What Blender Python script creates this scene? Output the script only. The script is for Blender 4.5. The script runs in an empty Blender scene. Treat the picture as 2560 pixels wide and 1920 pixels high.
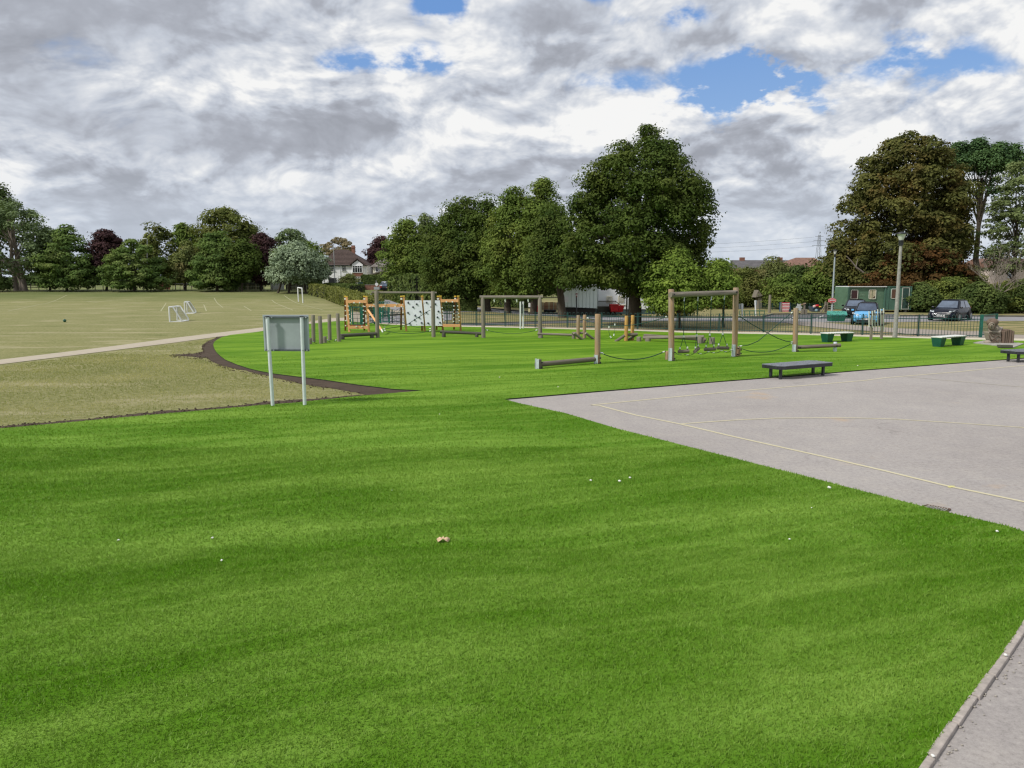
import bpy, bmesh, math, random
import numpy as np
from mathutils import Vector, Matrix, Euler

SC = bpy.context.scene
COL = SC.collection
R = math.radians

# ---------------------------------------------------------------- camera
F = 1923.0                     # focal length in pixels of the 2560 px wide photograph
TILT = R(7.70)
CAM_Z = 2.9
cam_d = bpy.data.cameras.new('camera')
cam_d.sensor_width = 36.0
cam_d.lens = 36.0 * F / 2560.0
cam_d.clip_start = 0.1
cam_d.clip_end = 3000
cam = bpy.data.objects.new('camera', cam_d)
cam.location = (0, 0, CAM_Z)
cam.rotation_euler = (math.pi / 2 - TILT, 0, 0)
COL.objects.link(cam)
SC.camera = cam

# ---------------------------------------------------------------- render look
SC.render.engine = 'CYCLES'
SC.view_settings.view_transform = 'Standard'
SC.view_settings.look = 'None'
SC.view_settings.exposure = 0.0
SC.view_settings.gamma = 1.0
SC.view_settings.use_curve_mapping = False
SC.cycles.use_denoising = True
try:
    SC.cycles.denoiser = 'OPENIMAGEDENOISE'
    SC.cycles.denoising_input_passes = 'RGB_ALBEDO_NORMAL'
    SC.cycles.denoising_prefilter = 'ACCURATE'
except Exception:
    pass
SC.cycles.max_bounces = 6
SC.cycles.diffuse_bounces = 3
SC.cycles.glossy_bounces = 2
SC.cycles.transmission_bounces = 3
SC.cycles.transparent_max_bounces = 6
SC.cycles.caustics_reflective = False
SC.cycles.caustics_refractive = False
SC.cycles.filter_width = 1.3

# ---------------------------------------------------------------- node helpers
class NT:
    def __init__(s, tree):
        s.t = tree; s.n = tree.nodes; s.l = tree.links
    def node(s, typ, **kw):
        n = s.n.new(typ)
        for k, v in kw.items(): setattr(n, k, v)
        return n
    def _set(s, sock, v):
        if isinstance(v, bpy.types.NodeSocket): s.l.new(v, sock)
        elif v is not None: sock.default_value = v
    def math(s, op, a, b=None, c=None, clamp=False):
        n = s.n.new('ShaderNodeMath'); n.operation = op; n.use_clamp = clamp
        s._set(n.inputs[0], a)
        if b is not None: s._set(n.inputs[1], b)
        if c is not None: s._set(n.inputs[2], c)
        return n.outputs[0]
    def add(s, a, b): return s.math('ADD', a, b)
    def sub(s, a, b): return s.math('SUBTRACT', a, b)
    def mul(s, a, b): return s.math('MULTIPLY', a, b)
    def comb(s, x, y, z):
        n = s.n.new('ShaderNodeCombineXYZ')
        s._set(n.inputs[0], x); s._set(n.inputs[1], y); s._set(n.inputs[2], z)
        return n.outputs[0]
    def sep(s, v):
        n = s.n.new('ShaderNodeSeparateXYZ'); s._set(n.inputs[0], v)
        return n.outputs
    def noise(s, vec, scale=1, detail=4, rough=.5, dist=0, lac=2.0):
        n = s.n.new('ShaderNodeTexNoise')
        if vec is not None: s.l.new(vec, n.inputs['Vector'])
        n.inputs['Scale'].default_value = scale
        n.inputs['Detail'].default_value = detail
        n.inputs['Roughness'].default_value = rough
        n.inputs['Lacunarity'].default_value = lac
        n.inputs['Distortion'].default_value = dist
        return n.outputs['Fac']
    def vmath(s, op, a, b=None):
        n = s.n.new('ShaderNodeVectorMath'); n.operation = op
        s._set(n.inputs[0], a)
        if b is not None: s._set(n.inputs[1], b)
        return n.outputs[0]
    def mapr(s, v, a, b, c=0.0, d=1.0, smooth=False):
        n = s.n.new('ShaderNodeMapRange')
        if smooth: n.interpolation_type = 'SMOOTHSTEP'
        s._set(n.inputs[0], v)
        for i, q in zip((1, 2, 3, 4), (a, b, c, d)): s._set(n.inputs[i], q)
        return n.outputs[0]
    def mix(s, f, a, b, mode='MIX'):
        n = s.n.new('ShaderNodeMix'); n.data_type = 'RGBA'; n.blend_type = mode
        s._set(n.inputs[0], f)
        for i, q in ((6, a), (7, b)):
            if isinstance(q, (tuple, list)): q = tuple(q)[:3] + (1,)
            s._set(n.inputs[i], q)
        return n.outputs[2]
    def ramp(s, f, stops):
        n = s.n.new('ShaderNodeValToRGB')
        s._set(n.inputs[0], f)
        e = n.color_ramp.elements
        while len(e) < len(stops): e.new(0.5)
        for q, (p, c) in zip(e, stops):
            q.position = p; q.color = tuple(c)[:3] + (1,)
        return n.outputs[0]

# ---------------------------------------------------------------- world: broken cloud over a blue sky
SUN_DIR = Vector((-0.80, -0.42, 0.86)).normalized()      # towards the sun
SUN_EL = math.asin(SUN_DIR.z)
SUN_AZ = math.atan2(SUN_DIR.x, SUN_DIR.y)

def build_world():
    w = bpy.data.worlds.new('World'); SC.world = w; w.use_nodes = True
    w.node_tree.nodes.clear()
    T = NT(w.node_tree)
    tc = T.node('ShaderNodeTexCoord').outputs['Generated']
    nrm = T.vmath('NORMALIZE', tc)
    x, y, z = T.sep(nrm)
    zc = T.math('MAXIMUM', z, 0.0)
    sky = T.node('ShaderNodeTexSky'); sky.sky_type = 'NISHITA'; sky.sun_disc = False
    sky.sun_elevation = SUN_EL; sky.sun_rotation = SUN_AZ
    sky.altitude = 50; sky.air_density = 1.0; sky.dust_density = 0.3; sky.ozone_density = 2.5
    az = T.math('ARCTAN2', x, y)
    el = T.math('ARCSINE', z)
    den = T.math('ADD', zc, 0.40)
    px = T.math('DIVIDE', x, den); py = T.math('DIVIDE', y, den)
    P = T.comb(px, py, 0.0)
    def n2(v, scale, det, rough):
        n = T.node('ShaderNodeTexNoise'); n.noise_dimensions = '2D'; T.l.new(v, n.inputs['Vector'])
        n.inputs['Scale'].default_value = scale; n.inputs['Detail'].default_value = det; n.inputs['Roughness'].default_value = rough
        return n
    # slow warp
    wn = n2(P, 2.6, 2, .5)
    wv = T.vmath('SCALE', T.vmath('SUBTRACT', wn.outputs['Color'], (0.5, 0.5, 0.5)))
    wv.node.inputs['Scale'].default_value = 0.15
    Pw = T.vmath('ADD', P, wv)
    def puff(v, scale, det, rough):
        n = T.node('ShaderNodeTexVoronoi'); n.voronoi_dimensions = '2D'; n.feature = 'F1'; n.normalize = True
        T.l.new(v, n.inputs['Vector']); n.inputs['Scale'].default_value = scale; n.inputs['Detail'].default_value = det
        n.inputs['Roughness'].default_value = rough
        d = n.outputs['Distance']
        return T.sub(1.0, T.mul(d, 1.6))
    def billow(off):
        v = T.vmath('ADD', Pw, off)
        a = n2(v, 3.2, 7, .46).outputs['Fac']
        p = puff(v, 7.6, 4.0, 0.58)
        return T.add(T.mul(a, .80), T.mul(p, .27))
    d0 = billow((3.1, 5.7, 0.0))
    d1 = billow((3.1 - 0.010, 5.7 - 0.030, 0.0))
    d2 = billow((3.1 - 0.04, 5.7 - 0.13, 0.0))
    # masses and gaps, as directions on the dome
    def blob(azd, eld, sa, se, amp, rot=0.0):
        a = T.sub(az, R(azd)); e = T.sub(el, R(eld))
        if rot:
            c, s_ = math.cos(R(rot)), math.sin(R(rot))
            a2 = T.add(T.mul(a, c), T.mul(e, s_)); e2 = T.sub(T.mul(e, c), T.mul(a, s_))
            a, e = a2, e2
        a = T.mul(a, 1 / R(sa)); e = T.mul(e, 1 / R(se))
        q = T.add(T.mul(a, a), T.mul(e, e))
        return T.mul(T.math('EXPONENT', T.mul(q, -1.0)), amp)
    def total(lst):
        r = None
        for b in lst:
            v = blob(*b)
            r = v if r is None else T.add(r, v)
        return r
    gaps = total([(-4.9, 19.0, 2.6, 2.0, 0.75), (-12.2, 14.6, 2.4, 0.9, 0.50), (-6.7, 14.9, 3.5, 1.2, 0.60),
                  (15.6, 12.5, 5.0, 2.1, 0.95), (18.5, 14.2, 3.2, 2.0, 0.6), (19.0, 16.0, 4.0, 1.6, 0.36), (26.5, 13.9, 3.6, 2.1, 0.55),
                  (31.5, 12.6, 3.0, 1.3, 0.40), (9.0, 17.4, 3.0, 1.0, 0.22), (1.0, 14.0, 3.5, .8, 0.18),
                  (29.0, 19.3, 5.0, 1.5, 0.50), (32.5, 17.5, 2.0, .8, 0.40), (12.0, 17.6, 2.2, .9, 0.50), (6.0, 19.2, 2.2, .8, 0.45), (23.0, 18.6, 2.4, .8, 0.40), (21.5, 11.2, 1.8, .9, 0.35), (21.0, 9.0, 3.5, 1.0, 0.22), (7.0, 13.6, 3.0, .7, 0.30)])
    darks = total([(-27.0, 16.5, 10.0, 3.2, 0.95), (-22.0, 9.5, 9.0, 2.0, 0.75), (-32.0, 10.5, 5.0, 2.2, 0.60),
                   (-11.5, 10.2, 4.5, 1.4, 0.55), (2.5, 18.0, 4.2, 1.4, 0.55), (-10.0, 6.2, 9.0, 1.1, 0.45),
                   (-24.5, 4.6, 10.0, 0.9, 0.45), (0.5, 11.8, 4.0, 1.0, 0.40), (2.0, 7.0, 7.0, 1.0, 0.35), (32.0, 16.0, 4.0, 1.3, 0.28),
                   (15.0, 18.2, 5.0, .9, 0.35), (17.0, 5.0, 9.0, 1.6, 0.25), (-3.0, 8.6, 6.0, .9, .3)])
    lights = total([(-24.5, 14.2, 3.2, 1.5, 0.55), (-28.0, 11.2, 2.6, 1.1, 0.50), (-12.5, 16.8, 4.5, 2.2, 0.60),
                    (-1.0, 13.8, 4.0, 2.0, 0.50), (5.5, 11.0, 5.0, 1.6, 0.40), (9.5, 12.4, 3.0, 1.5, 0.35),
                    (-30.5, 6.3, 4.0, 0.8, 0.50), (-14.0, 12.8, 4.0, 1.0, 0.40), (22.5, 8.0, 6.0, 1.3, 0.40),
                    (29.5, 9.8, 4.5, 1.2, 0.38), (-8.0, 3.0, 7.0, 0.9, 0.25), (25.0, 11.2, 3.0, 1.4, .4), (-20.0, 6.6, 4.0, .7, .3)])
    cov = T.sub(T.add(T.mul(T.sub(d0, 0.50), 2.6), 0.86), T.mul(gaps, T.mapr(n2(P, 7.0, 5, .62).outputs['Fac'], .36, .62, 0.75, 2.3)))
    cov = T.add(cov, T.mapr(el, R(9), R(2), 0.0, 0.45))
    alpha = T.mapr(cov, -0.10, 0.52, 0, 1, True)
    # light comes from high on the left behind: relief of the billows
    rel = T.add(T.mul(T.sub(d0, d1), 4.2), T.mul(T.sub(d0, d2), 2.0))
    fl = n2(P, 1.3, 4, 0.5).outputs['Fac']
    fade = T.mapr(el, R(0.5), R(8), 0.55, 1.0)
    tone = T.add(T.mul(rel, T.mul(fade, T.mapr(darks, 0.1, 0.8, 1.0, 0.42))), T.mul(T.sub(fl, 0.5), 0.6))
    tone = T.add(tone, T.mul(T.sub(lights, T.mul(darks, 0.85)), 0.40))
    tone = T.add(tone, T.mul(T.mapr(cov, 0.1, 1.3, 1.0, -0.6), 0.12))
    tone = T.add(T.mul(tone, 0.80), T.add(0.59, T.mapr(az, R(-25), R(12), -0.03, 0.10)))
    ccol = T.ramp(tone, [(0.0, (.345, .365, .415)), (0.27, (.42, .445, .505)), (0.50, (.55, .59, .665)),
                         (0.76, (.72, .745, .79)), (1.0, (.92, .92, .915))])
    hz = T.mapr(el, R(0), R(9), 0.72, 0.0, True)
    ccol = T.mix(hz, ccol, (.60, .67, .77))
    blue = T.mix(T.mapr(el, R(3), R(18), 0, 1), (.38, .56, .84), (.17, .36, .77))
    skyc = T.mix(1.0, sky.outputs[0], (0.10, 0.10, 0.10), 'MULTIPLY')
    blue = T.mix(0.30, blue, skyc)
    rgb = T.mix(alpha, blue, ccol)
    rgb = T.mix(T.mapr(z, -0.06, -0.02, 1.0, 0.0), rgb, (.16, .17, .13))
    bg = T.node('ShaderNodeBackground'); T.l.new(rgb, bg.inputs[0]); bg.inputs[1].default_value = 1.0
    out = T.node('ShaderNodeOutputWorld'); T.l.new(bg.outputs[0], out.inputs[0])
    w.cycles.sampling_method = 'MANUAL'; w.cycles.sample_map_resolution = 512
build_world()

sun_d = bpy.data.lights.new('sun', 'SUN'); sun_d.energy = 3.4; sun_d.angle = R(4.5); sun_d.color = (1.0, .955, .88)
sun = bpy.data.objects.new('sun', sun_d); sun.rotation_euler = SUN_DIR.to_track_quat('Z', 'Y').to_euler()
sun.location = (-20, -10, 40)
COL.objects.link(sun)

# ---------------------------------------------------------------- terrain and pixel helpers
def sstep(a, b, v):
    t = min(1, max(0, (v - a) / (b - a))); return t * t * (3 - 2 * t)
def terr(x, y): return 1.2 * sstep(95, 130, y)
CT, ST = math.cos(TILT), math.sin(TILT)
def ray(px, py):
    xc = (px - 1280) / F; zc = -(py - 960) / F
    return Vector((xc, CT + zc * ST, -ST + zc * CT))
def Gz(px, py, z=0.0):
    """the point at height z seen at a pixel of the photograph"""
    r = ray(px, py); t = (z - CAM_Z) / r.z
    return Vector((r.x * t, r.y * t, z))
def G(px, py, dz=0.0):
    z = 0.0
    for _ in range(25):
        p = Gz(px, py, z); nz = terr(p.x, p.y)
        if abs(nz - z) < 1e-4: break
        z = z * .5 + nz * .5
    p = Gz(px, py, z); p.z += dz
    return p
def V(px, py, Y):
    r = ray(px, py); t = Y / r.y
    return Vector((r.x * t, Y, CAM_Z + r.z * t))
def Zat(py, Y): return V(1280, py, Y).z
def Xat(px, Y, py=760): return V(px, py, Y).x
def PX(Y): return Y / F                      # metres per photo pixel at depth Y

# ---------------------------------------------------------------- objects helpers
def tag(o, label=None, cat=None, group=None, kind=None):
    if label: o['label'] = label
    if cat: o['category'] = cat
    if group: o['group'] = group
    if kind: o['kind'] = kind
    return o
def thing(name, label, cat, loc=(0, 0, 0), rz=0.0, group=None):
    o = bpy.data.objects.new(name, None); COL.objects.link(o)
    o.location = loc; o.rotation_euler = (0, 0, rz); o.empty_display_size = .2
    return tag(o, label, cat, group)
KIDS = {}
def adopt(o, parent):
    if parent is not None:
        o.parent = parent
        KIDS.setdefault(parent.name, []).append(o)
def dup(root, loc, rz=None, label=None):
    c = root.copy(); COL.objects.link(c); c.location = loc
    if rz is not None: c.rotation_euler = (0, 0, rz)
    if label: c['label'] = label
    for ch in KIDS.get(root.name, []):
        d = ch.copy(); COL.objects.link(d); adopt(d, c)
        for g in KIDS.get(ch.name, []):
            e = g.copy(); COL.objects.link(e); adopt(e, d)
    return c

class MB:
    """collects simple shapes, then links them as ONE mesh object"""
    def __init__(s): s.v = []; s.f = []; s.uv = []; s.sm = []
    def _add(s, vs, fs, uvs=None, smooth=False):
        b = len(s.v); s.v += [tuple(q) for q in vs]
        for i, f in enumerate(fs):
            s.f.append([b + k for k in f])
            s.uv.append(uvs[i] if uvs else [(0, 0)] * len(f))
            s.sm.append(smooth)
        return s
    def box(s, c, size, rz=0.0, ry=0.0, taper=1.0, M=None):
        sx, sy, sz = [q / 2 for q in size]
        pts = []
        for z in (-1, 1):
            k = taper if z < 0 else 1.0
            for x, y in ((-1, -1), (1, -1), (1, 1), (-1, 1)):
                pts.append(Vector((x * sx * k, y * sy * k, z * sz)))
        m = (M if M is not None else Euler((0, ry, rz)).to_matrix())
        c = Vector(c)
        pts = [m @ p + c for p in pts]
        fs = [(3, 2, 1, 0), (4, 5, 6, 7), (0, 1, 5, 4), (1, 2, 6, 5), (2, 3, 7, 6), (3, 0, 4, 7)]
        big = max(range(3), key=lambda i: size[i])
        L = [Vector((x * sx, y * sy, z * sz)) for z in (-1, 1) for x, y in ((-1, -1), (1, -1), (1, 1), (-1, 1))]
        uvs = []
        for f in fs:
            u = []
            for k in f:
                q = L[k]; oth = [q[i] for i in range(3) if i != big]
                u.append((oth[0] + oth[1] * 1.3 + 5, q[big] + 3))
            uvs.append(u)
        return s._add(pts, fs, uvs)
    def tube(s, a, b, r0, r1=None, n=10, cap=True, smooth=True):
        return s.path([a, b], [r0, r0 if r1 is None else r1], n, cap, smooth)
    def path(s, pts, rad, n=8, cap=True, smooth=True):
        pts = [Vector(p) for p in pts]
        if not isinstance(rad, (list, tuple)): rad = [rad] * len(pts)
        d = (pts[1] - pts[0]).normalized()
        up = Vector((0, 0, 1)) if abs(d.z) < .9 else Vector((1, 0, 0))
        u = d.cross(up).normalized(); w = u.cross(d)
        vs = []; L = 0; Ls = []
        for i, p in enumerate(pts):
            if i == 0: t = pts[1] - p
            elif i == len(pts) - 1: t = p - pts[i - 1]
            else: t = pts[i + 1] - pts[i - 1]
            t = t.normalized()
            u = (u - t * u.dot(t)); u = u.normalized() if u.length > 1e-6 else t.orthogonal().normalized()
            w = t.cross(u)
            if i: L += (p - pts[i - 1]).length
            Ls.append(L)
            for k in range(n):
                a = 2 * math.pi * k / n
                vs.append(p + (u * math.cos(a) + w * math.sin(a)) * rad[i])
        fs = []; uvs = []
        for i in range(len(pts) - 1):
            for k in range(n):
                k2 = (k + 1) % n
                fs.append((i * n + k, i * n + k2, (i + 1) * n + k2, (i + 1) * n + k))
                c = 2 * math.pi * rad[0]
                uvs.append([(k / n * c, Ls[i]), ((k + 1) / n * c, Ls[i]), ((k + 1) / n * c, Ls[i + 1]), (k / n * c, Ls[i + 1])])
        s._add(vs, fs, uvs, smooth)
        if cap:
            m = len(pts) - 1
            s._add([vs[k] for k in range(n)][::-1], [tuple(range(n))])
            s._add([vs[m * n + k] for k in range(n)], [tuple(range(n))])
        return s
    def lathe(s, c, prof, n=16, smooth=True, axis=None):
        """prof: list of (radius, z)"""
        c = Vector(c); M = axis or Matrix.Identity(3)
        vs = []
        for r, z in prof:
            for k in range(n):
                a = 2 * math.pi * k / n
                vs.append(M @ Vector((r * math.cos(a), r * math.sin(a), z)) + c)
        fs = []
        for i in range(len(prof) - 1):
            for k in range(n):
                k2 = (k + 1) % n
                fs.append((i * n + k, i * n + k2, (i + 1) * n + k2, (i + 1) * n + k))
        s._add(vs, fs, None, smooth)
        s._add([vs[k] for k in range(n)][::-1], [tuple(range(n))])
        m = len(prof) - 1
        s._add([vs[m * n + k] for k in range(n)], [tuple(range(n))])
        return s
    def poly(s, pts): return s._add(pts, [tuple(range(len(pts)))], [[(p[0], p[1]) for p in pts]])
    def prism(s, pts, d):
        """a flat outline given depth by the vector d"""
        d = Vector(d); pts = [Vector(p) for p in pts]; n = len(pts)
        vs = pts + [p + d for p in pts]
        fs = [tuple(range(n))[::-1], tuple(range(n, 2 * n))]
        for k in range(n):
            k2 = (k + 1) % n; fs.append((k, k2, n + k2, n + k))
        return s._add(vs, fs)
    def blob(s, c, size, seg=12, rings=8, jit=0.0, seed=0, M=None):
        rnd = random.Random(seed); c = Vector(c); vs = []
        M = M or Matrix.Identity(3)
        for i in range(rings + 1):
            th = math.pi * i / rings
            for k in range(seg):
                a = 2 * math.pi * k / seg
                q = 1 + rnd.uniform(-jit, jit)
                p = Vector((math.sin(th) * math.cos(a) * size[0], math.sin(th) * math.sin(a) * size[1], math.cos(th) * size[2])) * (q if 0 < i < rings else 1)
                vs.append(M @ p + c)
        fs = []
        for i in range(rings):
            for k in range(seg):
                k2 = (k + 1) % seg
                fs.append((i * seg + k, (i + 1) * seg + k, (i + 1) * seg + k2, i * seg + k2))
        return s._add(vs, fs, None, True)
    def build(s, name, mat, parent=None, bevel=0.0, loc=None, local=False):
        """vertices are in world space unless local; a parent is an unrotated or rotated root"""
        me = bpy.data.meshes.new(name)
        off = Vector((0, 0, 0)); vs = s.v
        if not local:
            if parent is not None:
                root = parent; chain = Matrix.Identity(4)
                q = parent
                ms = []
                while q is not None:
                    ms.append(Matrix.LocRotScale(q.location, q.rotation_euler, None)); q = q.parent
                for m in reversed(ms): chain = chain @ m
                inv = chain.inverted()
                vs = [tuple(inv @ Vector(p)) for p in vs]
            elif loc is not None:
                off = Vector(loc); vs = [tuple(Vector(p) - off) for p in vs]
        me.from_pydata(vs, [], s.f)
        uvl = me.uv_layers.new(name='UVMap')
        flat = [c for f in s.uv for q in f for c in q]
        uvl.data.foreach_set('uv', flat)
        me.polygons.foreach_set('use_smooth', s.sm)
        me.validate(); me.update()
        o = bpy.data.objects.new(name, me); COL.objects.link(o)
        if mat is not None: me.materials.append(mat)
        if loc is not None and parent is None: o.location = loc
        adopt(o, parent)
        if bevel:
            b = o.modifiers.new('bevel', 'BEVEL'); b.width = bevel; b.segments = 2; b.limit_method = 'ANGLE'; b.angle_limit = R(50)
        return o

# ---------------------------------------------------------------- materials
MATS = {}
def bsdf_mat(name, rough=.6, metal=0.0, spec=.5):
    m = bpy.data.materials.new(name); m.use_nodes = True
    T = NT(m.node_tree); b = m.node_tree.nodes['Principled BSDF']
    b.inputs['Roughness'].default_value = rough; b.inputs['Metallic'].default_value = metal
    b.inputs['Specular IOR Level'].default_value = spec
    return m, T, b
def bump(T, b, h, strength=.3, dist=.01):
    n = T.node('ShaderNodeBump'); n.inputs['Strength'].default_value = strength; n.inputs['Distance'].default_value = dist
    T.l.new(h, n.inputs['Height']); T.l.new(n.outputs[0], b.inputs['Normal'])
def plain(name, col, rough=.6, metal=0.0, var=.18, scale=6.0, bmp=.0, dirt=None, spec=.5):
    """painted or moulded surface with a little uneven wear"""
    if name in MATS: return MATS[name]
    m, T, b = bsdf_mat(name, rough, metal, spec)
    g = T.node('ShaderNodeTexCoord').outputs['Object']
    n1 = T.noise(g, scale, 6, .6)
    c2 = tuple(max(0, q * (1 - var * 1.6)) for q in col); c3 = tuple(min(1, q * (1 + var)) for q in col)
    c = T.mix(T.mapr(n1, .3, .7), c2, c3)
    if dirt:
        n2 = T.noise(g, scale * 2.7, 8, .65)
        c = T.mix(T.mapr(n2, .55, .75, 0, .7), c, dirt)
    T.l.new(c, b.inputs['Base Color'])
    T.l.new(T.mapr(n1, .3, .7, max(0.02, rough - .08), min(1, rough + .1)), b.inputs['Roughness'])
    if bmp: bump(T, b, T.noise(g, scale * 12, 4, .6), bmp, .004)
    MATS[name] = m; return m
def wood(name, c1, c2, c3=None, rough=.8):
    """weathered round timber, the grain follows the UV length"""
    m, T, b = bsdf_mat(name, rough, 0, .25)
    uv = T.node('ShaderNodeTexCoord').outputs['UV']
    oi = T.node('ShaderNodeObjectInfo').outputs['Random']
    off = T.comb(T.mul(oi, 13.0), T.mul(oi, 7.0), T.mul(oi, 31.0))
    uv = T.vmath('ADD', uv, off)
    g1 = T.noise(T.vmath('MULTIPLY', uv, (28, 1.6, 1)), 1, 6, .65)
    g2 = T.noise(T.vmath('MULTIPLY', uv, (6, 1.0, 1)), 1, 5, .6)
    c = T.mix(T.mapr(g1, .3, .7), c1, c2)
    c = T.mix(T.mapr(g2, .42, .66, 0, .85), c, c3 or c1)
    crack = T.noise(T.vmath('MULTIPLY', uv, (34, .8, 1)), 1, 2, .4)
    c = T.mix(T.mapr(crack, .66, .72, 0, .75), c, tuple(q * .18 for q in c1))
    T.l.new(c, b.inputs['Base Color']); bump(T, b, g1, .5, .01)
    return m

M_wood_grey = wood('weathered_grey_timber', (.15, .125, .095), (.29, .26, .215), (.20, .19, .15))
M_wood_dark = wood('dark_weathered_timber', (.055, .052, .042), (.13, .12, .10), (.08, .085, .065))
M_wood_tan = wood('pale_brown_timber', (.24, .14, .07), (.47, .32, .19), (.27, .235, .185))
M_wood_rail = wood('grey_rail_timber', (.13, .11, .085), (.31, .275, .225), (.17, .155, .13))
M_wood_yellow = wood('new_yellow_timber', (.40, .22, .06), (.56, .34, .11), (.44, .25, .08))
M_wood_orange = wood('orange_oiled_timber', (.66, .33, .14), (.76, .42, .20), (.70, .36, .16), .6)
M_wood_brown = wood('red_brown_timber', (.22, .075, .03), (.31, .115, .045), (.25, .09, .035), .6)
M_bark = wood('tree_bark', (.045, .036, .026), (.11, .09, .068), (.06, .05, .04), .95)
M_bark_pale = wood('pale_bark', (.16, .13, .11), (.30, .26, .22), (.2, .17, .15), .95)
M_steel = plain('galvanised_steel', (.50, .53, .56), .42, .85, .12, 20)
M_plate = plain('pale_steel_plate', (.62, .68, .74), .45, .3, .1, 14, dirt=(.35, .36, .36))
M_rope = plain('dark_green_rope', (.012, .06, .045), .8, 0, .25, 40)
M_rope_dark = plain('dark_rope', (.03, .04, .045), .8, 0, .25, 40)
M_clamp = plain('pale_plastic_clamp', (.72, .76, .70), .4, 0, .05, 10)
M_black = plain('black_plastic', (.014, .016, .02), .45, 0, .2, 8)
M_blackmetal = plain('black_coated_steel', (.02, .022, .028), .4, .0, .25, 10, dirt=(.07, .07, .07))
M_white = plain('white_paint', (.74, .76, .76), .45, 0, .06, 3)
M_whitewall = plain('white_render_wall', (.80, .81, .83), .85, 0, .07, .8)
M_cream = plain('cream_render_wall', (.66, .63, .50), .85, 0, .06, .8)
M_fence = plain('dark_green_railing', (.010, .055, .050), .45, 0, .2, 8)
M_green_gate = plain('green_gate_paint', (.008, .12, .085), .4, 0, .15, 8)
M_sign_back = plain('grey_aluminium_sheet', (.34, .385, .40), .5, .15, .08, 2.2)
M_sign_edge = plain('grey_aluminium_rim', (.42, .475, .49), .4, .2, .06, 3)
M_sign_post = plain('light_grey_steel_post', (.62, .68, .69), .42, .1, .05, 9)
M_grey_clip = plain('dark_grey_channel', (.10, .12, .13), .5, .3, .1, 12)
M_rock = plain('white_pebble', (.78, .78, .74), .7, 0, .1, 60)
M_climb = plain('climbing_panel_white', (.66, .69, .73), .45, 0, .05, 2.0)
M_red = plain('red_plastic', (.52, .012, .02), .4, 0, .12, 4)
M_tile = plain('dark_roof_tile', (.085, .058, .050), .85, 0, .3, 3.5)
M_tile_brown = plain('brown_roof_tile', (.21, .115, .085), .85, 0, .3, 2.5)
M_tile_grey = plain('grey_roof_slate', (.19, .17, .155), .85, 0, .25, 2)
M_brick = plain('brown_brick', (.25, .12, .085), .9, 0, .3, 5)
M_glass = plain('window_glass', (.02, .025, .03), .08, 0, .1, 2, spec=.9)
M_conc = plain('weathered_concrete', (.36, .345, .31), .9, 0, .22, 9, .4, dirt=(.19, .18, .155))
M_tyre = plain('black_rubber', (.015, .015, .015), .85, 0, .1, 9)
M_yellow = plain('yellow_cap', (.72, .50, .06), .4, 0, .05, 9)
M_plankred = wood('red_brown_fence_board', (.13, .05, .034), (.22, .095, .065), (.16, .065, .045))

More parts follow.
